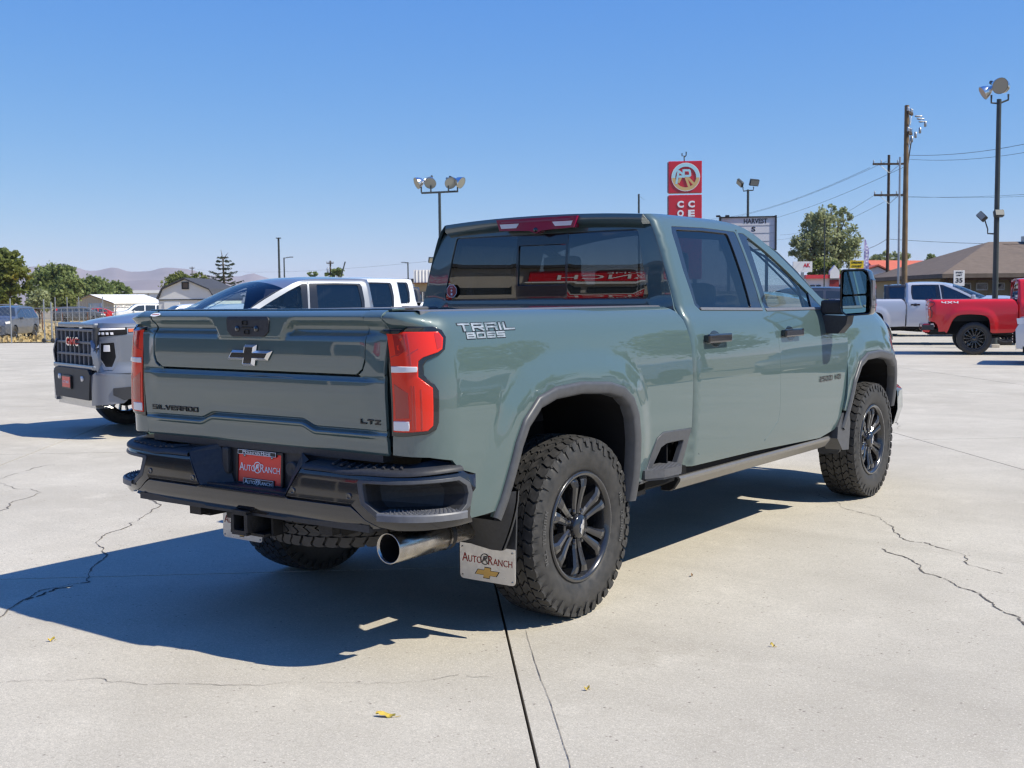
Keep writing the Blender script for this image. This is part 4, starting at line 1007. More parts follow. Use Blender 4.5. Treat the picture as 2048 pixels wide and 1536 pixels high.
    b=MB(); b.box((0,.002,0),(.288,.004,.138)); b.build('plate_face',M['redplate'],LP)
    b=MB()
    for (cx,cz,w,h) in ((-.012,.068,.25,.020),(0,-.064,.198,.030)):
        for d in ((0,h/2-.0008,w,.0016),(0,-h/2+.0008,w,.0016),(-w/2+.0008,0,.0016,h-.0034),(w/2-.0008,0,.0016,h-.0034)): b.box((cx+d[0],-.0096,cz+d[1]),(d[2],.0012,d[3]))
    b.build('frame_border',M['white'],LP)
    def small_caps(txt,h,w,O,name,mt,par):
        """big initials, small capitals"""
        parts=[]; x=0
        for i,wd in enumerate(txt.split(' ')):
            for ch,hh in ((wd[0],h),(wd[1:],h*.76)):
                V,F=text_mesh(ch,hh,.0012,align='LEFT'); V=np.array(V); V[:,0]-=V[:,0].min(); V[:,1]+=hh/2; V[:,0]+=x; parts.append((V,F)); x=V[:,0].max()+h*.05
            x+=h*(.30 if 'MOUN' in txt else 1.02)
        tot=x-h*1.02 if 'MOUN' not in txt else x-h*.30
        for V,F in parts:
            V[:,0]=(V[:,0]-tot/2)*w/tot; V[:,1]-=h*.4
            place([tuple(v) for v in V],F,name,mt,O,(1,0,0),(0,0,1),par)
    def logo(r,O,mt,par,t=None):
        b=MB(); n=24; t=t or r*.16
        V=[(a*math.cos(2*math.pi*i/n),a*math.sin(2*math.pi*i/n),.0012) for a in (r,r-t) for i in range(n)]
        b.add(V,[(i,(i+1)%n,n+(i+1)%n,n+i) for i in range(n)])
        for k,(p,q) in enumerate((((-.55,-.55),(-.15,.5)),((-.15,.5),(-.15,-.35)),((-.45,-.1),(-.1,-.1)),((.0,.5),(.0,-.1)),((0,.5),(.4,.5)),((.4,.5),(.4,.1)),((.4,.1),(0,.1)),((.05,.1),(.55,-.7)))):
            p=Vector(p)*r;q=Vector(q)*r; d_=(q-p).normalized(); nn=Vector((-d_.y,d_.x))*t*.5
            b.add([(*(p-nn),.0014+k*5e-5),(*(q-nn),.0014+k*5e-5),(*(q+nn),.0014+k*5e-5),(*(p+nn),.0014+k*5e-5)],[(0,1,2,3)])
        place(b.v,b.f,'logo_print',mt,O,(1,0,0),(0,0,1),par)
    small_caps('AUTO RANCH',.036,.268,(0,-.0012,-.002),'plate_lettering',M['white'],LP); logo(.026,(-.012,-.0025,.003),M['white'],LP)
    small_caps('MOUNTAIN HOME',.016,.185,(-.012,-.0095,.067),'plate_lettering',M['white'],LP)
    small_caps('AUTO RANCH',.020,.178,(0,-.0095,-.065),'plate_lettering',M['white'],LP); logo(.0125,(-.006,-.0105,-.063),M['white'],LP)
    for x in (-.095,.085): b=MB(); b.lathe([(0,.006),(-.004,.005),(-.0045,.0005)],10,'y',(x,-.006,.052)); b.build('plate_screw',M['steel'],LP)
    # tow hitch
    b=MB(); O=.046; I=.034; y0=-1.255; y1=-1.06; cz=.552
    fo=[(-O,-O),(O,-O),(O,O),(-O,O)]; fi=[(-I,-I),(I,-I),(I,I),(-I,I)]
    V=[(x,y0,cz+z) for x,z in fo]+[(x,y0,cz+z) for x,z in fi]+[(x,y1,cz+z) for x,z in fo]+[(x,y1,cz+z) for x,z in fi]
    F=[]
    for i in range(4):
        j=(i+1)%4; F+=[(i,j,4+j,4+i),(i,8+i,8+j,j),(4+i,4+j,12+j,12+i)]
    F.append((12,13,14,15)); b.add(V,F)
    for c,s in (((0,y0+.012,cz+O+.004),(.10,.024,.010)),((0,y0+.012,cz-O-.004),(.10,.024,.010)),((O+.004,y0+.012,cz),(.010,.024,.082)),((-O-.004,y0+.012,cz),(.010,.024,.082))): b.box(c,s,ch=.002)
    b.box((0,-1.02,cz+.01),(.62,.10,.10),ch=.01); b.box((0,-1.13,cz-.055),(.22,.16,.012)); b.box((.12,-1.10,cz),(.014,.14,.12)); b.box((-.12,-1.10,cz),(.014,.14,.12))
    for k in range(10): b.lathe([(0.0525,.0045),(.052,.0045)],6,'x',(0,-1.2,cz)) if k==0 else None
    fix_normals(b.build('tow_hitch',M['dsteel'],T))
    # spare tyre slung under the bed
    sp=empty('spare_wheel',(.18,-.70,.575),0,T); sp.rotation_euler=(0,R(90),0)
    make_tyre('tyre',.42,.25,M['rubber'],sp,.25,44,True)
    b=MB(); b.lathe([(-.10,.262),(-.06,.24),(0,.10),(.0,.0005)],32,'x'); b.build('rim',M['dsteel'],sp)
    # exhaust
    b=MB(); r=.0635; cx,cz,y=.788,.513,-1.150
    path=[(y,r*.93),(y,r),(y+.004,r+.001),(y+.33,r+.001),(y+.34,r-.006),(y+.36,r-.012),(y+.9,r-.016)]
    b.lathe([(y+.25,r-.006),(y+.002,r-.005)]+[(a,q) for a,q in path[1:]],40,'y',(cx,0,cz)); ex=fix_normals(b.build('exhaust_pipe',M['steel'],T))
    b=MB(); b.lathe([(y+.012,r-.0075),(y+.30,r-.0075),(y+.30,.0005)],32,'y',(cx,0,cz)); b.build('pipe_bore',M['black'],ex)
    b=MB(); b.lathe([(y+.338,r+.004),(y+.365,r+.004)],24,'y',(cx,0,cz)); b.box((cx,y+.35,cz+.08),(.03,.05,.10)); b.build('pipe_clamp',M['dsteel'],ex)
    # mud flaps
    for m in (1,-1):
        b=MB(); b.prism(rnd([(m*.66,.262),(m*.972,.262),(m*.985,.60),(m*.99,.70),(m*.90,.62),(m*.70,.45),(m*.66,.42)],.015),-.535,-.525,'y'); fl=fix_normals(b.build('mud_flap',M['plast'],T))
        b=MB(); pr=rnd([(m*.668,.256),(m*.978,.256),(m*.978,.420),(m*.668,.420)],[.02,.02,.004,.004]); b.prism(pr,-.540,-.5355,'y'); pl=fix_normals(b.build('flap_plate',M['alu'],fl))
        cxm=m*.823
        small_caps('AUTO RANCH',.040,.285,(cxm,-.5402,.352),'flap_lettering',M['redprint'],pl); logo(.026,(cxm-.012,-.5412,.358),M['matchar'],pl,.004)
        V,F=bowtie(.125,.045,.0015); place(V,F,'flap_emblem',M['gold'],(cxm,-.5402,.297),(1,0,0),(0,0,1),pl)
        V,F=bowtie(.137,.053,.0008); place(V,F,'flap_emblem',M['matchar'],(cxm,-.5402,.297),(1,0,0),(0,0,1),pl)
        for x in (.682,.964):
            for z in (.272,.402): b=MB(); b.lathe([(0,.005),(-.003,.004),(-.0032,.0005)],8,'y',(m*x,-.5402,z)); b.build('flap_screw',M['steel'],pl)
        # moulded guard between flare and flap
        b=MB(); rows=[]
        for t in np.linspace(0,1,7):
            z=.70-.275*t; rows.append([(m*(1.055-.10*t**1.5),-.615+.02*t,z),(m*(1.05-.10*t**1.5),-.60+.03*t,z),(m*(.98-.05*t),-.545,z),(m*.90,-.53,z)])
        rows2=[[(m*(1.052-.10*t**1.5),-.625+.02*t,.70-.275*t),(m*(1.0-.10*t**1.5),-.72+.11*t,.70-.275*t),(m*(.90-.10*t),-.735+.13*t,.645-.21*t),(m*.72,-.72+.15*t,.60-.165*t)] for t in np.linspace(0,1,7)]
        b.grid(rows,True); b.grid(rows2,True); b.add([rows[-1][k] for k in range(4)]+[rows2[-1][k] for k in (3,2,1,0)],[tuple(range(8))])
        fix_normals(b.build('mud_guard',M['plast'],T))
        # front guard
        b=MB(); b.prism(rnd([(m*.80,.385),(m*.955,.400),(m*1.0,.52),(m*1.012,.64),(m*.98,.66),(m*.80,.62)],.03),3.40,3.43,'y'); b.prism([(3.21,.61),(3.29,.70),(3.42,.74),(3.45,.62),(3.42,.43),(3.30,.44),(3.20,.53)],m*.90,m*1.022,'x'); fix_normals(b.build('mud_guard',M['flare'],T))
        # shock absorbers and springs
        b=MB(); b.box((m*.56,.05,.47),(.07,1.3,.05)); b.tube([(m*.5,-.25,.40),(m*.45,-.35,.75)],.03,8); b.build('leaf_spring',M['dsteel'],T)
hero = make_pickup('pickup_truck','dark green four-door pickup with black wheels and red tail lights, nearest to the camera','pickup',hero=True)
hero_rear(hero)
# ---------------------------------------------------------------- where things stand: view column u, row v (of a 2048 x 1536 picture) and distance ahead -> world point
CAMP=Vector((3.9567,-4.5845,1.5199))
def at(u,v,D): return CAMP+(_f+_r2*((u-1024)/2314.82)+_u2*((768-v)/2314.82))*D
def gz(x,y):
    d=Vector((x,y,0))-Vector((CAMP.x,CAMP.y,0)); D=d.x*-math.sin(YAW)+d.y*math.cos(YAW); L=-(d.x*math.cos(YAW)+d.y*math.sin(YAW))
    return -.45*float(sstep(16,60,D))*float(sstep(3,16,L))
def gp(u,D):
    p=at(u,600,D); return Vector((p.x,p.y,gz(p.x,p.y)))
# concrete
def concrete(name, base, dark):
    m=mat(name,base,.85,spec=.08); N,L,b=nodes(m)
    tc=N.new('ShaderNodeTexCoord'); obj=tc.outputs['Object']
    geo=N.new('ShaderNodeNewGeometry'); pos=geo.outputs['Position']
    def noise(sc,det=6,ro=.6,vec=pos,stretch=None):
        v=vec
        if stretch:
            mp=N.new('ShaderNodeMapping'); mp.inputs['Scale'].default_value=stretch; mp.inputs['Rotation'].default_value=(0,0,-.95); L.new(vec,mp.inputs[0]); v=mp.outputs[0]
        n=N.new('ShaderNodeTexNoise'); n.inputs['Scale'].default_value=sc; n.inputs['Detail'].default_value=det; n.inputs['Roughness'].default_value=ro; L.new(v,n.inputs['Vector']); return n.outputs[0]
    def ramp(x,a,b_,lo,hi):
        r=N.new('ShaderNodeMapRange'); r.inputs[1].default_value=a; r.inputs[2].default_value=b_; r.inputs[3].default_value=lo; r.inputs[4].default_value=hi; L.new(x,r.inputs[0]); return r.outputs[0]
    def mix(fac,c1,c2):
        x=N.new('ShaderNodeMix'); x.data_type='RGBA'; L.new(fac,x.inputs[0])
        for k,c in ((6,c1),(7,c2)):
            if isinstance(c,tuple): x.inputs[k].default_value=(*c,1)
            else: L.new(c,x.inputs[k])
        return x.outputs[2]
    c=mix(ramp(noise(.55,10,.72),.36,.62,0,1),base,dark)                                  # broad patches
    c=mix(ramp(noise(.35,7,.6,stretch=(.45,3.2,1)),.52,.70,0,.55),c,tuple(x*.80 for x in dark))   # drawn-out traffic streaks
    c=mix(ramp(noise(7,7,.75),.46,.70,0,.60),c,tuple(x*.80 for x in base))
    c=mix(ramp(noise(1.7,8,.7),.56,.68,0,.5),c,tuple(min(1,x*1.12) for x in base)); c=mix(ramp(noise(.9,8,.75),.60,.72,0,.5),c,(.33,.29,.225))
    c=mix(ramp(noise(42,6,.8),.44,.66,0,.62),c,tuple(x*.56 for x in base)); c=mix(ramp(noise(170,3,.75),.47,.62,0,.72),c,tuple(x*.50 for x in base)); c=mix(ramp(noise(95,3,.75),.56,.66,0,.6),c,tuple(min(.8,x*1.22) for x in base))               # sand grains
    vo=N.new('ShaderNodeTexVoronoi'); vo.inputs['Scale'].default_value=26; L.new(pos,vo.inputs['Vector'])
    vo2=N.new('ShaderNodeMath'); vo2.operation='MULTIPLY'; L.new(ramp(vo.outputs['Distance'],.06,.20,1,0),vo2.inputs[0]); L.new(ramp(noise(6,4,.65),.50,.60,0,.9),vo2.inputs[1])
    c=mix(vo2.outputs[0],c,(.14,.115,.10))                                                 # little pits and grit
    oi=N.new('ShaderNodeObjectInfo'); c=mix(ramp(oi.outputs['Random'],0,1,0,.16),c,tuple(x*.70 for x in dark))   # every pour a little different
    L.new(c,b.inputs['Base Color'])
    bp=N.new('ShaderNodeBump'); bp.inputs['Strength'].default_value=.35; bp.inputs['Distance'].default_value=.004
    ad=N.new('ShaderNodeMath'); ad.operation='ADD'; L.new(noise(90,5,.7),ad.inputs[0]); L.new(noise(420,2,.6),ad.inputs[1]); L.new(ad.outputs[0],bp.inputs['Height']); L.new(bp.outputs[0],b.inputs['Normal'])
    L.new(ramp(noise(2.5,6,.6),.3,.7,.66,.86),b.inputs['Roughness'])
    return m
M['conc']=concrete('concrete',(.625,.578,.482),(.455,.416,.340))
M['joint']=noise_tint(mat('joint_filler',(.045,.042,.038),.9),9,.5)
M['crack']=noise_tint(mat('crack_dark',(.17,.15,.125),.95),12,.5)
M['dirt']=noise_tint(mat('field_soil',(.30,.25,.17),.95),.08,.4,detail=8)
# far ground: one sheet to the horizon (slab base below the paving)
b=MB(); n=40; lin=[-5000,-3000,-1200,-500,-260,-150,-110,-85,-70,-60,-52,-45,-38,-32,-26,-20,-14,-8,-3,3,8,14,20,28,40,60,90,130,200,320,500,900,2500,5000]
b.grid([[(x,y,gz(x,y)-.06) for x in lin] for y in lin],True); gr=b.build('ground',M['dirt']); tag(gr,kind='structure')
# pavement: slabs with sawn joints; J runs along the joint seen beside the rear tyre
Jd=Vector((1.85-.27,-1.59-.26,0)).normalized(); Jn=Vector((-Jd.y,Jd.x,0))           # along / across the long joint
J0=Vector((1.35,-1.02,0))
pav=empty('pavement'); tag(pav,kind='structure')
us=[-46,-37,-28.5,-20.5,-13.2,-8.8,-4.4,0,4.8,9.6,14.4,20]                              # across (Jn): 0 = the long joint
for i in range(len(us)-1):
    ts_=[-62,-50,-40,-32,-25,-19,-13.2,-7.6,-2.1,3.4,8.9,16] if us[i]<0 else [-62,-50,-40,-32,-25,-19,-13.0,-7.4,5.2,10.5,16]
    for j in range(len(ts_)-1):
        g=.006 if (abs(us[i])<9 and abs(ts_[j])<15) else .008
        a0,a1,t0,t1=us[i]+g,us[i+1]-g,ts_[j]+g,ts_[j+1]-g
        near=max(abs(us[i]),abs(us[i+1]))<24 and max(abs(ts_[j]),abs(ts_[j+1]))<30
        k=2 if near else 6
        c=[J0+Jn*(a0+(a1-a0)*p/k)+Jd*(t0+(t1-t0)*q/k) for q in range(k+1) for p in range(k+1)]
        V=[(p.x,p.y,gz(p.x,p.y)) for p in c]; F=[(q*(k+1)+p,q*(k+1)+p+1,(q+1)*(k+1)+p+1,(q+1)*(k+1)+p) for q in range(k) for p in range(k)]
        m=len(V); e=[q*(k+1) for q in range(k+1)]; rim=[p for p in range(k+1)]+[q*(k+1)+k for q in range(1,k+1)]+[k*(k+1)+p for p in range(k-1,-1,-1)]+[q*(k+1) for q in range(k-1,0,-1)]
        V+= [(V[r][0],V[r][1],V[r][2]-.05) for r in rim]; nr_=len(rim)
        F+=[(rim[q],m+q,m+(q+1)%nr_,rim[(q+1)%nr_]) for q in range(nr_)]
        fix_normals(mesh_obj('concrete_slab',V,F,M['conc'],pav))
def ribbon(name, pts, w, mt, parent, z=.003, jit=.012, seed=1, sub=5):
    """broken line on the slab: midpoint displacement, uneven width, a few gaps"""
    rng=random.Random(seed); P=[Vector((*p,0)) for p in pts]
    for lev in range(sub):
        Q=[P[0]]
        for a,b_ in zip(P,P[1:]):
            d=b_-a; n_=Vector((-d.y,d.x,0)); Q+=[(a+b_)/2+n_*rng.gauss(0,min(.16,jit*7)*(.75 if lev else 1)),b_]
        P=Q
    P2=[P[0]]
    for p in P[1:]:
        if (p-P2[-1]).length>.008: P2.append(p)
    P=P2; V=[];F=[]; wn_=0
    for i,p in enumerate(P):
        t=(P[min(i+1,len(P)-1)]-P[max(i-1,0)]).normalized(); n_=Vector((-t.y,t.x,0)); wn_=.8*wn_+.2*rng.uniform(-1,1.6); ww=w*max(.10,.30+wn_*.8)*.5
        for s_ in (1,-1): V.append((p.x+s_*n_.x*ww*rng.uniform(.7,1.3),p.y+s_*n_.y*ww*rng.uniform(.7,1.3),gz(p.x,p.y)+z))
        if i and rng.random()>(.06 if jit>.005 else 0): F.append((2*i-2,2*i-1,2*i+1,2*i))
    return mesh_obj(name,V,F,mt,parent)
ribbon('crack',[(-1.20,-1.80),(-1.34,-1.62),(-1.53,-1.40),(-1.66,-1.22),(-1.61,-.95),(-1.75,-.86),(-2.13,-.48),(-2.73,.03),(-3.6,.9)],.014,M['crack'],pav,seed=4,jit=.013)
ribbon('crack',[(-1.61,-1.05),(-1.60,-1.22),(-1.53,-1.40)],.022,M['joint'],pav,seed=9,jit=.02)
ribbon('crack',[(.55,4.0),(.78,3.71),(1.23,3.29),(1.64,2.65),(1.85,2.56),(2.11,2.36),(2.41,2.0)],.012,M['crack'],pav,seed=5,jit=.012)
ribbon('crack',[(1.66,2.26),(1.98,1.96),(2.22,1.67),(2.43,1.47),(2.58,1.23),(2.74,1.02),(3.1,.6)],.016,M['crack'],pav,seed=6,jit=.012)
ribbon('crack',[(-1.0,-2.6),(-.42,-2.15),(-.26,-2.01),(.43,-1.59),(1.16,-.97)],.004,M['crack'],pav,seed=7,jit=.02)
ribbon('crack',[(-3.5,-.6),(-4.6,.6),(-6.0,1.6)],.008,M['crack'],pav,seed=8,jit=.014)
ribbon('crack',[(-.3,8.6),(-1.4,10.2),(-2.3,12.4)],.02,M['crack'],pav,seed=10,jit=.014)
ribbon('saw_cut',[(.89,-.34),(1.51,-1.05),(1.93,-1.54),(2.6,-2.35)],.0035,M['crack'],pav,seed=11,jit=.001)
# dry grass field behind the fence
def strip(name,pts,mt,dz,kind='structure',parent=None):
    P=[gp(u,D) for u,D in pts]; b=MB(); b.add([(p.x,p.y,p.z+dz) for p in P],[tuple(range(len(P)))]); o=b.build(name,mt,parent); tag(o,kind=kind); return fix_normals(o)
M['drygrass']=noise_tint(mat('dry_grass',(.46,.34,.16),.95),1.2,.3,col2=(.36,.29,.14),detail=8)
M['asph']=noise_tint(mat('asphalt',(.07,.07,.072),.9),3,.25)
b=MB(); us_=np.linspace(-700,1100,14); Ds=[58.6,64,72,82,95,112,140]
b.grid([[tuple(gp(u,D)+Vector((0,0,.045-.0*D))) for u in us_] for D in Ds],True); tag(fix_normals(b.build('dry_field',M['drygrass'])),kind='structure')
rng=random.Random(11); b=MB()
for k in range(2600):
    u=rng.uniform(-60,760); D=58.8+52*rng.random()**2; p=gp(u,D)+Vector((0,0,.04)); h=rng.uniform(.08,.28); a=rng.uniform(0,6.3); w=rng.uniform(.05,.14); d=Vector((math.cos(a),math.sin(a),0))
    b.add([p-d*w,p+d*w,p+d*w*.6+Vector((rng.uniform(-.1,.1),0,h)),p-d*w*.6+Vector((rng.uniform(-.1,.1),0,h*.8))],[(0,1,2,3)])
tag(b.build('dry_grass',M['drygrass']),'dry straw coloured grass growing behind the chain link fence','grass',kind='stuff')
# street beyond the lot on the right
b=MB(); us_=np.linspace(1000,2600,10)
b.grid([[tuple(gp(u,D)+Vector((0,0,.03))) for u in us_] for D in (50,54,58,62)],True); tag(fix_normals(b.build('street',M['asph'])),kind='structure')
# hills on the horizon
M['hill']=noise_tint(mat('hill_slope',(.27,.215,.215),.95),.004,.3,col2=(.19,.155,.16),detail=8)
def hillrow(name, D, prof, depth, seed):
    rng=random.Random(seed); us_=np.linspace(-1400,1700,230); rows=[]
    hv=interp(us_,prof); ph=[rng.uniform(0,6.28) for _ in range(8)]
    for k in range(9):
        t=k/8; row=[]
        for u,h in zip(us_,hv):
            p=at(u,600,D-depth*(1-t)); ridge=sum(math.sin(u*(.013+.017*i)+ph[i]+t*2.2*(i%3-1))/(1.5+i) for i in range(6))
            top=(609-h)/2314.82*D*(1+0*t); f=t**1.35
            z=1.5+top*f*(1+.10*ridge*(1-t)*1.6)+ (ridge*.012*top if k==8 else 0)
            row.append((p.x,p.y,z-(3 if k==0 else 0)))
        rows.append(row)
    last=rows[-1]; rows.append([(x-600*.594*-1*-1,y+600,z*.2) for x,y,z in last])
    b=MB(); b.grid(rows,True); tag(fix_normals(b.build(name,M['hill'])),kind='structure')
hillrow('hills',3600,[(-1400,562),(-900,540),(-500,552),(-250,545),(0,538),(60,535),(130,529),(165,541),(190,544),(228,538),(262,548),(300,546),(330,540),(380,543),(420,556),(480,558),(505,552),(530,560),(560,566),(700,575),(1000,582),(1500,586)],900,2)
hillrow('hills',2500,[(-1400,580),(-700,570),(-250,575),(0,572),(120,566),(200,560),(240,566),(300,563),(360,568),(450,574),(700,584),(1500,592)],600,5)
# ---------------------------------------------------------------- trees
def leafmat(name, c1, c2, c3=None):
    m=mat(name,c1,.6,spec=.25); N,L,b=nodes(m)
    geo=N.new('ShaderNodeNewGeometry'); nz=N.new('ShaderNodeTexNoise'); nz.inputs['Scale'].default_value=.9; nz.inputs['Detail'].default_value=4; L.new(geo.outputs['Position'],nz.inputs['Vector'])
    rp=N.new('ShaderNodeValToRGB'); rp.color_ramp.elements[0].position=.36; rp.color_ramp.elements[0].color=(*c1,1); rp.color_ramp.elements[1].position=.64; rp.color_ramp.elements[1].color=(*c2,1)
    if c3: e=rp.color_ramp.elements.new(.73); e.color=(*c3,1)
    L.new(nz.outputs[0],rp.inputs[0]); L.new(rp.outputs[0],b.inputs['Base Color'])
    o=N['Material Output']; tr=N.new('ShaderNodeBsdfTranslucent'); mx=N.new('ShaderNodeMixShader'); mx.inputs[0].default_value=.42; L.new(rp.outputs[0],tr.inputs[0]); L.new(b.outputs[0],mx.inputs[1]); L.new(tr.outputs[0],mx.inputs[2]); L.new(mx.outputs[0],o.inputs[0])
    return m
M['bark']=noise_tint(mat('bark',(.12,.09,.065),.9),6,.4)
M['leaf_green']=leafmat('leaves_green',(.145,.195,.065),(.28,.33,.12))
M['leaf_grey']=leafmat('leaves_olive',(.23,.265,.12),(.42,.45,.24))
M['leaf_autumn']=leafmat('leaves_turning',(.115,.155,.045),(.225,.245,.06),(.42,.31,.04))
M['needle']=leafmat('needles',(.030,.052,.030),(.075,.095,.050))
M['leaf_lime']=leafmat('leaves_lime',(.15,.185,.05),(.26,.28,.09))
def tree(label, base, blobs, n, leaf, mt, trunk_h=None, seed=1, name='broadleaf_tree', cat='tree', group=None, trunk=True):
    """blobs: (dx along view right, dy along view depth, z, rx, ry, rz); leaves gather in clumps inside them"""
    rng=np.random.default_rng(seed); T=empty(name,base); tag(T,label,cat,group)
    rt=np.array([_r.x,_r.y,0]); fw=np.array([-_r.y,_r.x,0]); up=np.array([0,0,1.])
    vol=np.array([b_[3]*b_[4]*b_[5] for b_ in blobs])**.8; vol/=vol.sum()
    C=[]; V=[]; F=[]
    for bl,v in zip(blobs,vol):
        k=int(n*v); ncl=max(6,int(k/26)); cc=rng.normal(size=(ncl,3)); cc/=np.linalg.norm(cc,axis=1)[:,None]; cc*=(.35+.65*rng.random((ncl,1))**.45)
        idx=rng.integers(0,ncl,k); loc=cc[idx]+rng.normal(size=(k,3))*.13
        c=np.array(base)*0+rt*(bl[0]+loc[:,:1]*bl[3])+fw*(bl[1]+loc[:,1:2]*bl[4])+up*(bl[2]+loc[:,2:3]*bl[5]); C.append(c)
    C=np.concatenate(C); k=len(C)
    A=rng.normal(size=(k,3)); A/=np.linalg.norm(A,axis=1)[:,None]; B=rng.normal(size=(k,3)); B-=A*(A*B).sum(1)[:,None]; B/=np.linalg.norm(B,axis=1)[:,None]
    s=leaf*(.55+.9*rng.random((k,1))); A*=s; B*=s*.62
    P=np.stack([C-A,C-B*.9,C+A,C+B],1).reshape(-1,3); P[:,2]=np.maximum(P[:,2],.05)
    me=bpy.data.meshes.new('crown'); me.vertices.add(4*k); me.vertices.foreach_set('co',P.ravel()); me.loops.add(4*k); me.loops.foreach_set('vertex_index',np.arange(4*k)); me.polygons.add(k); me.polygons.foreach_set('loop_start',np.arange(0,4*k,4)); me.polygons.foreach_set('loop_total',np.full(k,4)); me.materials.append(mt); me.update(calc_edges=True)
    o=bpy.data.objects.new('crown',me); col.objects.link(o); o.parent=T; o['kind']='stuff'
    if trunk:
        b=MB(); r2=random.Random(seed); cz=np.mean([b_[2] for b_ in blobs]); h=max(b_[2]+b_[5]*.5 for b_ in blobs); r0=h*.028
        b.tube([(0,0,-.1),(0,0,h*.25),(r2.uniform(-.1,.1)*h*.2,0,h*.55),(0,0,h*.9)],[r0*1.3,r0,r0*.6,r0*.15],8)
        for bl in blobs:
            for q in range(3):
                e=rt*(bl[0]+r2.uniform(-.6,.6)*bl[3])+fw*(bl[1]+r2.uniform(-.6,.6)*bl[4])+up*(bl[2]+r2.uniform(-.1,.7)*bl[5]); z0=h*r2.uniform(.2,.45); mid=(e*.5+np.array([0,0,z0+ (e[2]-z0)*.3])*.5)
                b.tube([(0,0,z0),tuple(mid),tuple(e)],[r0*.55,r0*.32,r0*.08],5)
        b.build('trunk',M['bark'],T)
    return T
def px(D): return D/2314.82           # metres per picture pixel at distance D
def blobs_px(u0,D,gzv,L):
    """blobs given as (u, v, ru, rv) in picture units at distance D"""
    k=px(D); out=[]
    for (u,v,ru,rv) in L:
        hz=610-(u/2048)*21; out.append(((u-u0)*k,random.Random(u).uniform(-.3,.3)*ru*k,1.52+(hz-v)*k-gzv,ru*k,ru*k*.9,rv*k))
    return out
def ptree(label,u0,D,L,n,leaf,mt,seed,**kw):
    p=gp(u0,D); return tree(label,tuple(p),blobs_px(u0,D,p.z,L),n,leaf,mt,seed=seed,**kw)
ptree('broad green tree turning yellow at the far left, above the grey SUV',10,92,[(-10,545,45,42),(25,535,32,30),(38,560,24,28),(0,590,42,26),(-40,560,40,50),(15,512,22,16)],9000,.17,M['leaf_autumn'],1)
ptree('largest dense green tree behind the rolling gate',108,128,[(105,558,34,26),(80,575,26,28),(138,575,30,30),(112,590,40,24),(125,545,20,16)],9000,.20,M['leaf_green'],2)
ptree('low pale green tree between the fence posts, in front of the dense one',78,112,[(78,600,18,18),(64,610,14,12),(92,612,12,12)],2600,.17,M['leaf_grey'],3)
ptree('small bright green bush left of the tan storage shed',133,118,[(128,602,13,14),(142,611,12,10)],1800,.15,M['leaf_lime'],4,cat='bush',name='green_bush')
ptree('rounded green tree behind the peak of the tan storage shed',190,140,[(185,572,24,18),(205,582,22,16),(176,588,20,18)],4500,.20,M['leaf_green'],5)
ptree('green tree at the right end of the row, above the tan shed roof',242,146,[(230,580,18,15),(248,586,16,12),(215,590,16,14)],3600,.20,M['leaf_green'],6)
ptree('bushy lime green tree rising behind the dark gambrel roof',372,118,[(372,556,26,11),(350,564,20,12),(398,560,18,11),(372,570,38,12)],4500,.15,M['leaf_lime'],7)
ptree('tall round cottonwood tree right of the message board',1650,112,[(1650,470,40,40),(1612,492,30,30),(1690,482,28,36),(1632,436,22,20),(1660,424,12,14),(1684,440,18,20),(1655,515,46,24),(1704,508,16,26),(1596,502,19,20),(1615,455,20,20)],10500,.145,M['leaf_grey'],8)
ptree('yellow green shrubby tree below the cottonwood, above the storefront roofs',1642,100,[(1634,540,22,20),(1665,540,18,18),(1650,555,30,14)],3000,.14,M['leaf_autumn'],9)
ptree('olive tree left of the wood power pole, behind the red barn',1752,130,[(1750,526,16,12),(1768,518,14,12),(1740,534,12,8)],2400,.17,M['leaf_grey'],10)
ptree('thin olive tree just right of the wood power pole, behind the red roof',1793,134,[(1790,520,14,14),(1806,516,12,12),(1797,532,14,10)],1600,.17,M['leaf_grey'],12)
ptree('small green treetop above the ridge of the red roof',1861,150,[(1861,515,9,6),(1861,530,12,14)],1200,.18,M['leaf_green'],13)
ptree('small green treetop right of the tilted boom, behind the white row of pickups',677,150,[(677,546,14,8),(660,552,10,6)],900,.17,M['leaf_green'],14)
ptree('distant low treetop just left of the wood pole above the grey pickup',626,190,[(626,550,9,5)],400,.2,M['leaf_green'],15)
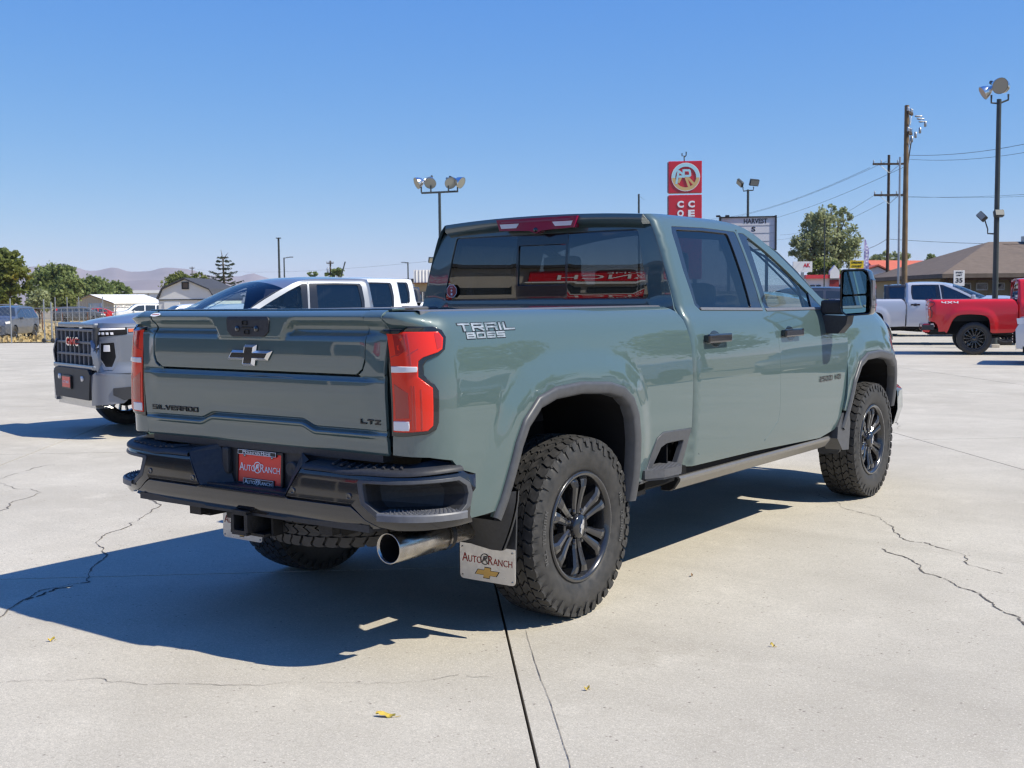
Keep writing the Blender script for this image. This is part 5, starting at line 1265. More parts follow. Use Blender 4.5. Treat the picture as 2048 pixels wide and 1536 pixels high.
# spruce
def spruce(u0,D,vtop,label):
    p=gp(u0,D); T=empty('spruce_tree',p); tag(T,label,'tree'); k=px(D); H=1.52+(607-vtop)*k-p.z; rng=random.Random(4); b=MB(); tr=MB()
    tr.tube([(0,0,0),(.1,0,H*.5),(0,0,H*.86),(-.25,0,H)],[.2,.14,.06,.015],6); tr.tube([(0,0,H*.85),(.35,.15,H*.93),(.6,.2,H*.965)],[.05,.03,.01],5)
    z=H*.14
    while z<H*.93:
        f=1-z/H; L=(.42+2.6*f**.85)*rng.uniform(.75,1.15); n=5 if f>.2 else 4; a0=rng.uniform(0,6)
        for i in range(n):
            a=a0+i*6.283/n+rng.uniform(-.35,.35); d=Vector((math.cos(a),math.sin(a),0)); l=L*rng.uniform(.6,1.1); pts=[Vector((0,0,z))+d*l*t+Vector((0,0,-.22*l*t+.30*l*t*t*(1 if t>.6 else .4))) for t in np.linspace(0,1,7)]
            tr.tube(pts,[.035*(1-t*.8) for t in np.linspace(0,1,7)],4)
            for q in range(int(26*l)+8):
                t=rng.uniform(.15,1.02); i0=min(5,int(t*6)); c=pts[i0].lerp(pts[i0+1],t*6-i0); sd=Vector((-d.y,d.x,0))*rng.choice((-1,1)); ln=rng.uniform(.10,.30)*(1.15-t*.5); e=c+(d*.5+sd*rng.uniform(.2,1)).normalized()*ln+Vector((0,0,-rng.uniform(.02,.16))); w=Vector((0,0,.035))
                b.add([c-w,c+w,e+w*.5,e-w],[(0,1,2,3)])
        z+=H*rng.uniform(.040,.062)
    tr.build('trunk',M['bark'],T); tag(b.build('crown',M['needle'],T),kind='stuff')
spruce(448,112,503,'ragged dark spruce with a forked tip right of the gambrel shed')
# ---------------------------------------------------------------- buildings, fence, poles and signs
M['tanwall']=noise_tint(mat('tan_metal_wall',(.50,.46,.40),.6),1.5,.08)
M['whitewall']=noise_tint(mat('white_wall',(.74,.73,.71),.6),2,.06)
M['whitemetal']=noise_tint(mat('white_metal',(.78,.78,.77),.45),1,.05)
M['darkroof']=noise_tint(mat('dark_shingle',(.055,.058,.068),.8),5,.3)
M['greyroof']=noise_tint(mat('grey_shingle',(.165,.125,.094),.9),3,.22,bump=.3,bump_scale=20)
M['tanboard']=noise_tint(mat('tan_siding',(.42,.33,.20),.75),2,.12)
M['brownwood']=noise_tint(mat('brown_timber',(.13,.055,.028),.75),3,.3)
M['redroof']=noise_tint(mat('red_metal_roof',(.50,.115,.060),.5),1,.12)
M['winered']=noise_tint(mat('wine_red_wall',(.26,.022,.022),.6),1.5,.15)
M['pinkbase']=noise_tint(mat('salmon_wall',(.62,.30,.22),.7),2,.1)
M['black_trim']=mat('black_trim',(.02,.02,.022),.5)
M['galv']=noise_tint(mat('galvanised',(.40,.41,.42),.42,.75),8,.15)
M['polegreen']=noise_tint(mat('dark_pole_paint',(.045,.055,.055),.45),4,.3)
M['polewood']=noise_tint(mat('pole_wood',(.20,.135,.075),.9),2.5,.4)
M['polewood_d']=noise_tint(mat('dark_pole_wood',(.075,.052,.036),.9),2.5,.4)
M['wire']=mat('wire',(.05,.05,.055),.6)
M['signred']=noise_tint(mat('sign_red',(.58,.010,.022),.25,0,.5),.8,.06)
M['signdark']=mat('sign_side',(.06,.02,.025),.5)
M['signblue']=mat('logo_sky',(.40,.66,.72),.35)
M['signtan']=mat('logo_sand',(.62,.42,.17),.35)
M['yellow']=mat('sign_yellow',(.80,.56,.02),.45)
M['banner']=noise_tint(mat('banner_purple',(.20,.15,.42),.7),9,.5,col2=(.65,.62,.75))
M['winglass']=mat('window_glass',(.03,.04,.05),.05,0,.6)
M['alum']=mat('spun_aluminium',(.78,.79,.80),.22,1)
M['lampglass']=mat('lamp_glass',(.34,.33,.27),.15)
M['bluebanner']=noise_tint(mat('banner_print',(.66,.70,.76),.5),.9,.5,col2=(.16,.38,.66))
def block(name,label,cat,u,D,rot=0,group=None):
    p=gp(u,D); T=empty(name,p,YAW+rot); tag(T,label,cat,group); return T
def ribbed(P0,P1,z0,z1,step,name,mt,par,depth=.03):
    """sheet-metal wall with real ribs between two plan points"""
    a=Vector((*P0,0));b_=Vector((*P1,0)); d=(b_-a); L=d.length; d/=L; n=Vector((d.y,-d.x,0)); b=MB(); k=max(1,int(L/step)); pts=[]
    for i in range(k):
        s=i*L/k; w=L/k
        for t,o in ((0,0),(.62,0),(.70,depth),(.92,depth)): pts.append(a+d*(s+t*w)+n*o)
    pts.append(b_); z1f=z1 if callable(z1) else (lambda s:z1)
    b.grid([[(p.x,p.y,z0) for p in pts],[(p.x,p.y,z1f((p-a).dot(d)/L)) for p in pts]],False); return b.build(name,mt,par)
# tan storage shed with a white roof
T=block('storage_shed','low tan metal storage shed with white roof behind the fence','shed',138,138,-.42)
gw,gl=6.9,9; eh=1.98; ph=2.88
ribbed((0,0),(gw,0),0,lambda s: eh+(ph-eh)*(1-abs(2*s-1)),.30,'gable_wall',M['tanwall'],T)
b=MB(); b.prism([(-.15,eh-.08),(gw/2,ph+.02),(gw+.15,eh-.08),(gw+.15,eh+.02),(gw/2,ph+.14),(-.15,eh+.02)],-.2,gl,'y'); rf=fix_normals(b.build('roof',M['whitemetal'],T))
b=MB(); b.tube([(-.15,-.21,eh-.04),(gw/2,-.21,ph+.07),(gw+.15,-.21,eh-.04)],.045,5); b.build('roof_trim',M['brownwood'],T)
b=MB(); b.box((gw-.02,gl/2,eh/2),(.06,gl,eh)); b.box((.02,gl/2,eh/2),(.06,gl,eh)); b.box((gw/2,gl-.03,eh/2),(gw,.06,eh)); b.build('wall',M['whitewall'],T)
for i in range(6):
    b=MB(); b.box((gw+.03,.8+i*1.45,.80),(.04,1.0,1.58)); d=b.build('roller_door',M['whitemetal'],T)
    b=MB(); b.box((gw+.035,.8+i*1.45,1.64),(.05,1.1,.07)); b.build('door_frame',M['darkroof'],d)
T=block('wall_banner','pale blue and white banner standing in front of the tan storage shed','banner',190,130,-.3)
b=MB(); b.box((0,0,1.55),(1.75,.03,.85)); b.build('banner_sheet',M['bluebanner'],T); b=MB(); b.tube([(-.9,.03,-.1),(-.9,.03,2.0)],.03,6); b.tube([(.9,.03,-.1),(.9,.03,2.0)],.03,6); b.build('banner_post',M['galv'],T)
# long white warehouse behind
T=block('warehouse','long white warehouse with a bare white roof, left of the gambrel shed','warehouse',258,165,.1)
b=MB(); b.box((4.0,3,1.7),(9.5,6,3.4)); b.build('wall',M['whitemetal'],T); b=MB(); b.prism([(-1.0,3.35),(9.0,3.35),(9.0,3.75),(-1.0,3.75)],-.3,6,'y'); b.build('roof',M['whitewall'],T)
for i in range(4): b=MB(); b.box((.3+i*2.4,-.05,1.7),(.16,.1,3.3)); b.build('pilaster',M['tanwall'],T)
# gambrel shed
T=block('gambrel_shed','white gambrel shed with black trim and one small gable window','shed',318,80,-.12)
k=px(80); z=lambda v: 1.52+(606.5-v)*k-T.location.z; X=lambda u:(u-318)*k
prof=[(X(317),0),(X(317),z(601)),(X(326),z(580)),(X(372),z(561)),(X(424),z(583)),(X(434),z(603)),(X(434),0)]
b=MB(); b.prism(prof,0,5.2,'y'); fix_normals(b.build('wall',M['whitewall'],T))
b=MB(); top=prof[1:-1]; th=.09
b.prism([(x+(-.06 if i==0 else .06 if i==4 else 0),zz+.03) for i,(x,zz) in enumerate(top)]+[(x+(-.10 if i==0 else .10 if i==4 else 0),zz+th+.04) for i,(x,zz) in reversed(list(enumerate(top)))],-.18,5.3,'y'); fix_normals(b.build('roof',M['darkroof'],T))
b=MB(); b.box(((X(317)+X(434))/2,-.03,z(601)),(X(434)-X(317),.05,.07)); b.build('trim_band',M['black_trim'],T)
b=MB(); wx,wz=X(374),z(573)
for d in ((0,.22,.50,.06),(0,-.22,.50,.06),(-.22,0,.06,.38),(.22,0,.06,.38)): b.box((wx+d[0],-.035,wz+d[1]),(d[2],.06,d[3]))
wf=b.build('window_frame',M['black_trim'],T); b=MB(); b.box((wx,-.012,wz),(.40,.02,.40)); b.build('louvre_pane',M['greyroof'],wf)
b=MB(); b.box((X(345),-.03,1.0),(1.1,.05,2.0)); b.build('door',M['whitemetal'],T)
# long low building with dark fascia, tan block with ribbed parapet
T=block('low_building','long white building with a thin dark roof edge behind the white pickups','building',690,120,-.25)
b=MB(); b.box((4.1,4,1.9),(8.4,8,3.8)); b.build('wall',M['whitewall'],T); b=MB(); b.box((4.1,3.9,4.0),(8.9,8.6,.30)); b.build('roof',M['darkroof'],T)
for i in range(4): b=MB(); b.box((.9+i*2.1,-.02,1.7),(1.2,.06,1.1)); b.build('window',M['winglass'],T)
T=block('ribbed_building','tan building with a ribbed white metal parapet beside the cab','building',828,92,.05)
ribbed((0,0),(4.2,0),3.05,4.05,.26,'parapet',M['whitemetal'],T,.05); b=MB(); b.box((2.1,2.5,3.55),(4.2,4.9,.98)); b.build('parapet_back',M['whitemetal'],T)
b=MB(); b.box((2.1,2.55,1.5),(4.1,5,3.02)); b.build('wall',M['tanboard'],T)
b=MB(); b.box((2.1,-.05,3.0),(4.4,.4,.08)); b.build('awning',M['brownwood'],T)
for i in range(3): b=MB(); b.box((.7+i*1.3,.02,1.35),(1.0,.06,1.9)); f=b.build('window',M['winglass'],T); b=MB(); b.box((.7+i*1.3,-.015,1.35),(.05,.03,1.9)); b.box((.7+i*1.3,-.0151,1.5),(1.0,.028,.05)); b.build('mullion',M['whitewall'],f)
# restaurant with the big grey roof on the right
T=block('restaurant_building','wide tan building with a grey shingle hip roof and brown timber posts','building',1880,62,0)
W_=15; k=px(62); ez=2.62; rz_=4.55
b=MB(); xe0,xe1,ye0,ye1=-.6,W_+.6,-1.9,12
R0=(4.6,5.0,rz_); R1=(W_-3,5.0,rz_)
V=[(xe0,ye0,ez),(xe1,ye0,ez),(xe1,ye1,ez),(xe0,ye1,ez),R0,R1]; F=[(0,1,5,4),(1,2,5),(2,3,4,5),(3,0,4)]
b.add(V,F); b.add([(x,y,z_-.22) for x,y,z_ in V[:4]],[(3,2,1,0)]); b.add(V[:4]+[(x,y,z_-.22) for x,y,z_ in V[:4]],[(i,4+i,4+(i+1)%4,(i+1)%4) for i in range(4)])
fix_normals(b.build('roof',M['greyroof'],T))
b=MB(); b.box((7.0,4.7,rz_+.12),(1.0,.8,.35)); b.build('roof_vent',M['galv'],T)
b=MB(); b.box((W_/2,5.5,1.2),(W_,11,2.38)); b.build('wall',M['tanboard'],T)
for i in range(26): b=MB(); b.box((.3+i*.57,-.02,1.2),(.05,.04,2.36)); b.build('batten',M['tanboard'],T)
for i,x in enumerate((1.3,2.2,3.1,5.2,6.9,8.6,9.8,11.4,13)):
    hi=i<3; b=MB(); b.box((x,-.05,1.95 if hi else 1.35),(.55 if hi else .5,.06,.34 if hi else 1.55)); w=b.build('window',M['winglass'],T)
    b=MB(); zc=1.95 if hi else 1.35; hh=.17 if hi else .78
    for d in ((0,hh,.62,.07),(0,-hh,.62,.07),(-.29,0,.06,2*hh),(.29,0,.06,2*hh)): b.box((x+d[0],-.075,zc+d[1]),(d[2],.05,d[3]-.001 if d[3]<.1 else d[3]-.07))
    b.build('window_frame',M['whitewall'],w)
for x in (.2,3.5,6.0,9.2,12.5):
    b=MB(); b.box((x,-1.6,1.2),(.22,.22,2.40)); pz=b.build('post',M['brownwood'],T)
    b=MB()
    for s in (-1,1): b.tube([(x,-1.6,1.75),(x+s*.55,-1.6,2.35)],.08,4)
    b.build('post_brace',M['brownwood'],pz)
b=MB(); b.box((W_/2,-1.6,2.36),(W_+.4,.2,.16)); b.build('porch_beam',M['brownwood'],T)
# red barn
T=block('red_barn','red barn with an orange red metal roof and a wine red gable','barn',1752,98,.42)
b=MB(); b.prism([(-1.2,0),(3.2,0),(3.2,2.9),(1.0,4.35),(-1.2,2.9)],0,11,'x'); fix_normals(b.build('wall',M['winered'],T))
b=MB(); b.prism([(-1.5,2.78),(1.0,4.42),(3.5,2.78),(3.5,2.88),(1.0,4.54),(-1.5,2.88)],-.25,11.2,'x'); fix_normals(b.build('roof',M['redroof'],T))
# small white house, storefront row
T=block('white_house','small white house with a salmon base and one narrow window','house',1738,78,-.1)
b=MB(); b.prism([(0,.95),(1.55,.95),(1.55,2.95),(.55,3.45),(0,3.3)],0,4,'y'); fix_normals(b.build('wall',M['whitewall'],T)); b=MB(); b.box((.775,2.0,.47),(1.6,4.1,.95)); b.build('base_wall',M['pinkbase'],T)
b=MB(); b.prism([(-.15,3.27),(.55,3.52),(1.75,2.92),(1.75,3.0),(.55,3.62),(-.15,3.36)],-.2,4.1,'y'); fix_normals(b.build('roof',M['redroof'],T)); b=MB(); b.box((.62,-.02,2.45),(.28,.06,.75)); b.build('window',M['winglass'],T)
T=block('storefront_row','row of white storefronts under a red roof strip, left of the towing mirror','shops',1622,88,-.05)
b=MB(); b.box((1.9,2.5,1.45),(4.6,5,2.9)); b.build('wall',M['whitewall'],T); b=MB(); b.box((1.9,2.4,3.0),(4.7,5.3,.28)); b.build('roof_strip',mat('shop_red',(.62,.05,.06),.5),T)
b=MB(); b.prism([(1.35,2.86),(2.05,2.86),(2.05,3.40),(1.70,3.85),(1.35,3.40)],-.3,.2,'y'); fix_normals(b.build('false_gable',M['whitewall'],T)); b=MB(); b.box((1.70,-.12,2.25),(.68,.12,1.0)); b.build('red_panel',M['winered'],T)
for x in (.1,.55,2.2,2.8,3.5): b=MB(); b.box((x,-.03,2.2),(.34,.06,.34)); b.build('window',M['winglass'],T)
b=MB(); b.prism([(-.6,1.62),(4.4,1.62),(4.4,1.72),(-.6,1.85)],-1.2,-.05,'y'); fix_normals(b.build('awning',M['tanboard'],T))
# --- fence
def post(par,x,h,r=.035,name='fence_post',mt=None): b=MB(); b.tube([(x,0,-.15),(x,0,h)],r,8); return b.build(name,mt or M['galv'],par)
def mesh_links(par,x0,x1,z0,z1,s=.24,name='wire_mesh'):
    b=MB(); r=.0028; n=int((x1-x0+z1-z0)/s)
    for i in range(n):
        a=x0-(z1-z0)+i*s
        for sg in (1,-1):
            p,q=(a,z0),(a+(z1-z0),z1)
            if sg<0: p,q=(a+(z1-z0),z0),(a,z1)
            (xa,za),(xb,zb)=p,q; t0,t1=0,1
            for lim,s_ in ((x0,1),(x1,-1)):
                fa,fb=(xa-lim)*s_,(xb-lim)*s_
                if fa<0 and fb<0: t0,t1=1,0
                elif fa<0: t0=max(t0,fa/(fa-fb))
                elif fb<0: t1=min(t1,fa/(fa-fb))
            if t1-t0>.02:
                P=lambda t:(xa+(xb-xa)*t,.002*sg,za+(zb-za)*t); b.tube([P(t0),P(t1)],r,3,False)
    o=b.build(name,M['galv'],par); tag(o,kind='stuff'); return o
T=block('chain_link_fence','chain link fence run with tall posts in front of the grey SUV','fence',20,58,.0)
for x in (-2.6,0): post(T,x,2.25)
b=MB(); b.tube([(-4,0,1.95),(0,0,1.95)],.022,6); b.build('top_rail',M['galv'],T); mesh_links(T,-4,0,.05,1.95)
T=block('rolling_gate','galvanised rolling gate frame standing on caster wheels','gate',87,58,-.25)
for x,h in ((0,2.2),(.42,2.05)): post(T,x,h)
b=MB()
for zz in (1.75,.14): b.tube([(0,0,zz),(3.1,0,zz)],.025,6)
b.tube([(.42,0,1.55),(3.1,0,1.55)],.02,6); b.build('gate_rail',M['galv'],T)
for x in (1.0,1.62,2.25,2.9): post(T,x,1.75,.02,'gate_bar')
mesh_links(T,.1,3.1,.16,1.72,.28)
for x in (-.05,.45):
    b=MB(); b.lathe([(-.04,.02),(-.04,.10),(-.02,.125),(.02,.125),(.04,.10),(.04,.02)],14,'y',(x,0,.125)); b.build('caster_wheel',M['rubber'],T)
T=block('chain_link_fence','far chain link fence line with tall posts behind the rolling gate','fence',110,66,-.12)
for i,x in enumerate((0,.72,1.42,2.1,2.85,3.6)): post(T,x,2.35 if i in (0,1,2,4) else 1.9,.03)
b=MB(); b.tube([(-6,0,1.72),(4.4,0,1.72)],.022,6); b.build('top_rail',M['galv'],T); mesh_links(T,-6,4.4,.05,1.72,.30)
T=block('field_fence','low wire field fence on dark stakes behind the gate','fence',60,84,.1)
for x in (-2,0,.8,2.2,4): post(T,x,1.35,.05,'fence_stake',M['brownwood'])
b=MB()
for zz in (.35,.65,.95,1.25): b.tube([(-3,0,zz),(5,0,zz)],.010,4)
b.build('fence_wire',M['galv'],T)
# --- lamp poles
def lamp_pole(name,label,u,D,vtop,w,arms,mt,cat='light pole',base_r=None,group=None):
    T=block(name,label,cat,u,D,0,group); H=1.52+(610-21*u/2048-vtop)*px(D)-T.location.z; r=w*px(D)/2
    b=MB(); b.tube([(0,0,0),(0,0,H)],[r*1.12,r*.85],12); b.build('pole',mt,T)
    b=MB(); b.box((0,0,.05),(r*3.2,r*3.2,.1),ch=.02); b.build('pole_base',M['conc'],T)
    return T,H
def bell_lamp(par,P,dirv,r=.22,arm=None):
    """spun reflector flood lamp pointing along dirv"""
    d=Vector(dirv).normalized(); q=Vector((0,0,1)).rotation_difference(d).to_matrix().to_4x4(); Mx=Matrix.Translation(Vector(P))@q
    b=MB(); b.lathe([(-.42*r/.22,.05),(-.34*r/.22,.07),(-.24*r/.22,.075),(-.20*r/.22,.13*r/.22),(-.08*r/.22,.19*r/.22),(.02,r),(.03,r)],20,'z',M=Mx); f=b.build('flood_lamp',M['alum'],par)
    b=MB(); b.lathe([(.022,r*.97),(.024,.0005)],20,'z',M=Mx); b.build('lamp_glass',M['lampglass'],f)
    b=MB(); b.lathe([(-.56*r/.22,.0005),(-.55*r/.22,.055),(-.36*r/.22,.06),(-.36*r/.22,.0005)],10,'z',M=Mx); b.build('lamp_housing',M['polegreen'],f); return f
def box_lamp(par,P,rot,s=.36):
    Mx=Matrix.Translation(Vector(P))@Euler(rot).to_matrix().to_4x4(); b=MB(); b.box((0,0,0),(s,.16,s*.72),Mx,.03); f=b.build('flood_lamp',M['polegreen'],par); b=MB(); b.box((0,-.083,0),(s*.86,.006,s*.56),Mx); b.build('lamp_glass',M['lampglass'],f); return f
# four-lamp pole left of the cab
T,H=lamp_pole('light_pole','tall dark light pole with a crossbar and four round floodlights, left of the cab','',0,0,0,[],None) if False else lamp_pole('light_pole','tall dark light pole with a crossbar and four round floodlights, left of the cab',882,52,388,6.5,[],M['polegreen'])
k=px(52); b=MB(); b.tube([(-36*k,0,H-.02),(36*k,0,H+.04)],.045,6)
for x in (-36,-17,18,36): b.tube([(x*k,0,H),(x*k,0,H+.30)],.035,6)
b.build('crossbar',M['polegreen'],T)
for x,dv in ((-44,(-.75,-.35,-.35)),(-18,(-.05,-.8,-.5)),(22,(.25,-.8,-.35)),(43,(.7,-.4,-.4))): bell_lamp(T,(x*k,0,H+.42),dv,.27)
# right-hand pole
T,H=lamp_pole('light_pole','tall dark light pole at the right with three round floodlights on top',1990,33.2,205,10.5,[],M['polegreen']); k=px(33.2)
b=MB(); b.tube([(-.22,0,H+.12),(-.22,0,H-.10),(0,0,H-.12),(.26,0,H-.02),(.26,0,H+.14)],.028,6); b.build('crossbar',M['polegreen'],T)
bell_lamp(T,(-.03,-.10,H+.36),(.05,-.85,-.30),.23); bell_lamp(T,(-.40,.10,H+.20),(-.85,.1,-.5),.20); bell_lamp(T,(.24,.35,H+.42),(.4,.8,-.2),.20)
zl=1.52+(590-430)*k-T.location.z; box_lamp(T,(0,-.13,zl),(R(-20),0,0),.27); zl2=1.52+(590-470)*k-T.location.z
b=MB(); b.tube([(0,0,zl2),(-.25,0,zl2+.02),(-.25,0,zl2+.14)],.022,6); b.build('side_arm',M['polegreen'],T); box_lamp(T,(-.42,0,zl2+.50),(R(-25),R(40),R(-60)),.27)
b=MB(); b.tube([(-.25,0,zl2+.14),(-.33,0,zl2+.38)],.018,6); b.build('lamp_stem',M['polegreen'],T)
# twin box lamp pole behind the marquee
T,H=lamp_pole('light_pole','thin dark pole with two box floodlights above the message board',1495,67,382,5.5,[],M['polegreen'])
b=MB(); b.tube([(-.3,0,H+.16),(-.27,0,H-.08),(.3,0,H-.04),(.32,0,H+.16)],.035,6); b.build('crossbar',M['polegreen'],T); box_lamp(T,(.35,0,H+.40),(R(25),R(4),R(12)),.54); box_lamp(T,(-.46,0,H+.38),(R(25),R(38),R(-50)),.46)
# plain street lamps on the left
T,H=lamp_pole('street_lamp','tallest thin dark street lamp with a flat head, above the grey pickup',560,100,479,4.5,[],M['polegreen'],'street lamp'); b=MB(); b.box((0,0,H+.03),(.42,.30,.08),ch=.02); b.build('lamp_head',M['polegreen'],T)
T,H=lamp_pole('street_lamp','thin street lamp with a short arm to the right, beside the tallest lamp',570,120,517,3,[],M['polegreen'],'street lamp'); b=MB(); b.tube([(0,0,H-.05),(.65,0,H+.05)],.04,6); b.box((.75,0,H+.05),(.40,.22,.08),ch=.02); b.build('lamp_head',M['polegreen'],T)
T,H=lamp_pole('street_lamp','thin street lamp with an arm to the left, before the ribbed parapet',817,118,526,3,[],M['polegreen'],'street lamp'); b=MB(); b.tube([(0,0,H-.05),(-.4,0,H)],.04,6); b.box((-.50,0,H),(.36,.22,.07),ch=.02); b.build('lamp_head',M['polegreen'],T)
T,H=lamp_pole('light_pole','short pole with one square floodlight at the edge of the cab',866,72,535,3,[],M['polegreen']); box_lamp(T,(0,0,H+.42),(R(20),0,R(20)),.50); b=MB(); b.tube([(.25,0,H-.3),(.22,0,H+.1)],.02,5); b.build('side_arm',M['polegreen'],T)
T,H=lamp_pole('steel_post','plain dark post behind the cab roof, left of the red sign',1278,70,391,4.5,[],M['polegreen'],'post'); b=MB(); b.tube([(0,0,H-.1),(.35,0,H-.35)],.008,4); b.build('guy_wire',M['wire'],T)
T,H=lamp_pole('steel_post','thin dark mast standing in front of the cottonwood tree',1648,60,440,2.6,[],M['polegreen'],'mast')
T,H=lamp_pole('boom_arm','dark boom tilted to the right above the white pickups','',0,0,[],None) if False else (block('boom_arm','dark boom tilted to the right above the white pickups','boom',676,100,0),0)
b=MB(); k=px(100); b.tube([(0,0,1.2),(0,0,3.0)],.12,8); b.build('boom_post',M['polegreen'],T); b=MB(); b.tube([(0,0,3.0),(16*k,0,1.52+(603-524)*k+.4)],.06,6); b.build('boom',M['polegreen'],T)
# utility poles and wires
def upole(label,u,D,vtop,w,mt,arms):
    T=block('utility_pole',label,'utility pole',u,D); H=1.52+(610-21*u/2048-vtop)*px(D)-T.location.z; r=w*px(D)/2
    b=MB(); b.tube([(0,0,0),(0,0,H)],[r*1.1,r*.8],10); b.build('pole',mt,T)
    for (v,half,rot) in arms:
        z_=1.52+(610-21*u/2048-v)*px(D)-T.location.z; h=half*px(D); Mx=Matrix.Translation((0,0,z_))@Matrix.Rotation(rot,4,'Z'); b=MB(); b.box((0,-r*1.1,0),(2*h,.10,.12),Mx); ar=b.build('crossarm',M['polewood_d'],T)
        for s in (-.95,-.5,.5,.95): b=MB(); b.lathe([(0,.035),(.06,.05),(.10,.035),(.16,.05),(.20,.02),(.20,.0005)],8,'z',M=Mx@Matrix.Translation((s*h,-r*1.1,.05))); b.build('insulator',M['galv'],ar)
        b=MB()
        for s in (-1,1): b.tube([Mx@Vector((s*h*.6,-r*1.2,-.05)),Mx@Vector((0,-r*1.2,-.55))],.02,4)
        b.build('arm_brace',M['galv'],ar)
    return T,H
U1,H1=upole('thick brown wood utility pole left of the right light pole',1808,54,217,11,M['polewood'],[(233,18,1.0),(272,14,1.0)])
b=MB(); b.tube([(.25,0,H1-1.5),(.18,.05,H1-2.1),(.05,.0,H1-3.0)],.03,5); b.build('drop_cable',M['wire'],U1)
for kx,zz in ((.30,.5),(.46,.62),(.60,.75)): b=MB(); b.lathe([(0,.03),(.1,.05),(.2,.03),(.3,.04),(.36,.0005)],8,'x',(.2+kx*.6,0,H1-zz)); b.build('insulator',M['galv'],U1)
for kx,zz in ((.25,1.55),(.42,1.35),(.62,1.15),(.86,.85)): b=MB(); b.lathe([(-.14,.02),(-.12,.06),(.12,.06),(.14,.02)],8,'z',(kx,0,H1-zz)); b.build('insulator',M['galv'],U1)
U2,H2=upole('slim dark utility pole with two crossarms',1774,72,314,6.5,M['polewood_d'],[(332,33,0.0),(393,30,0.0)])
T,H=lamp_pole('steel_post','thin grey steel pole between the two wood utility poles',1796,62,318,4.5,[],M['galv'],'post')
U4,H4=upole('small distant utility pole above the white pickups',662,150,523,4,M['polewood_d'],[(528,7,0)])
b=MB(); b.lathe([(0,.12),(.5,.14),(.6,.05)],10,'z',(-.35,0,H4-1.5)); b.build('transformer',M['galv'],U4)
U5,H5=upole('tiny distant utility pole above the lime green tree',386,260,535,2.2,M['polewood_d'],[(538,5,0)])
def wire(name,label,a,b_,sag,r,group='overhead wires'):
    P=[a.lerp(b_,t)-Vector((0,0,sag*4*t*(1-t))) for t in np.linspace(0,1,17)]; o=MB().tube(P,r,4).build(name,M['wire']); tag(o,label,'wire',group)
w=lambda u,v,D: at(u,v,D)
WL=['upper wire running right from the top of the thick wood pole','second wire running right just below the top of the thick wood pole','upper wire running down left from the top of the slim pole','lower of the wire pair running down left from the slim pole top','wire running down left from the thick wood pole to the horizon','upper level wire right of the slim pole at its lower crossarm','lower level wire right of the slim pole at its lower crossarm','upper wire falling left from the lower crossarm behind the cottonwood','lower wire falling left from the lower crossarm behind the cottonwood','thick low cable running right from the slim pole past the light pole','thick low cable falling left from the slim pole beside the flag']
for n_,(a,b_,sg,r) in enumerate(((w(1806,310,54),w(2300,215,40),.5,.011),(w(1812,318,54),w(2300,240,40),.5,.009),(w(1740,335,72),w(1380,440,130),.9,.010),(w(1774,322,72),w(1380,445,130),.9,.010),(w(1806,335,54),w(1420,452,130),.9,.009),(w(1770,393,72),w(2300,365,60),.3,.010),(w(1800,392,72),w(2300,372,60),.3,.009),(w(1746,392,72),w(1560,470,120),.6,.009),(w(1768,404,72),w(1540,480,120),.6,.009),(w(1776,478,72),w(2300,485,60),.2,.016),(w(1774,478,72),w(1700,500,100),.3,.016))):
    wire('overhead_wire',WL[n_],a,b_,sg,r)
wire('overhead_wire','faint low overhead wire crossing the sky above the row of pickups',w(386,538,260),w(900,518,120),1.0,.012,None)
# --- signs
T=block('pylon_sign','tall red pylon sign with a round two tone logo and white letters','sign',1370,60,-.10); k=px(60); zz=lambda v: 1.52+(596-v)*k-T.location.z
for z0,z1,nm in ((zz(389),zz(326),'logo_cabinet'),(zz(560),zz(392.5),'letter_cabinet')):
    b=MB(); b.box((0,.22,(z0+z1)/2),(66*k,.44,z1-z0),ch=.03); c_=b.build(nm,M['signred'],T); b=MB(); b.box((-34*k,.24,(z0+z1)/2),(.03,.40,z1-z0-.1)); b.build('cabinet_side',M['signdark'],c_)
for x in (-.5,.5): b=MB(); b.box((x,.22,zz(560)/2),(.22,.22,zz(560))); b.build('sign_post',M['polegreen'],T)
b=MB(); b.tube([(-.04,.2,zz(326)),(-.04,.2,zz(315)),(-.15,.2,zz(315)),(-.15,.2,zz(310))],.03,6); b.tube([(-.04,.2,zz(318)),(.06,.2,zz(314)),(.06,.2,zz(307))],.03,6); b.build('sign_bracket',M['black_trim'],T)
def ringarc(r0,r1,a0,a1,y,n=20): return [(r*math.cos(a),y,r*math.sin(a)) for r in (r0,r1) for a in np.linspace(a0,a1,n)],[(i,i+1,n+i+1,n+i) for i in range(n-1)]
cz=zz(357.5)
for nm,mt,a0,a1 in (('logo_ring',M['signblue'],R(-3),R(183)),('logo_ring',M['signtan'],R(183),R(357))):
    b=MB(); V,F=ringarc(27*k,20.5*k,a0,a1,-.028); b.add(V,F,M=Matrix.Translation((0.03,0,cz))); b.build(nm,mt,T)
V,F=ringarc(28*k,27*k,0,2*math.pi,-.027,40); b=MB(); b.add(V,F,M=Matrix.Translation((.03,0,cz))); b.build('logo_rim',M['white'],T)
def strokes(pts,w_,y,mt,nm,lo=None):
    b=MB()
    for i,(p,q) in enumerate(pts):
        p=Vector((p[0],0,p[1]));q=Vector((q[0],0,q[1])); d=(q-p).normalized(); n_=Vector((-d.z,0,d.x))*w_/2; e=d*w_*.3; yv=Vector((0,y-i*.0006,0))
        b.add([p-e-n_+yv,q+e-n_+yv,q+e+n_+yv,p-e+n_+yv],[(0,1,2,3)])
    return b.build(nm,mt,T)
s_=k
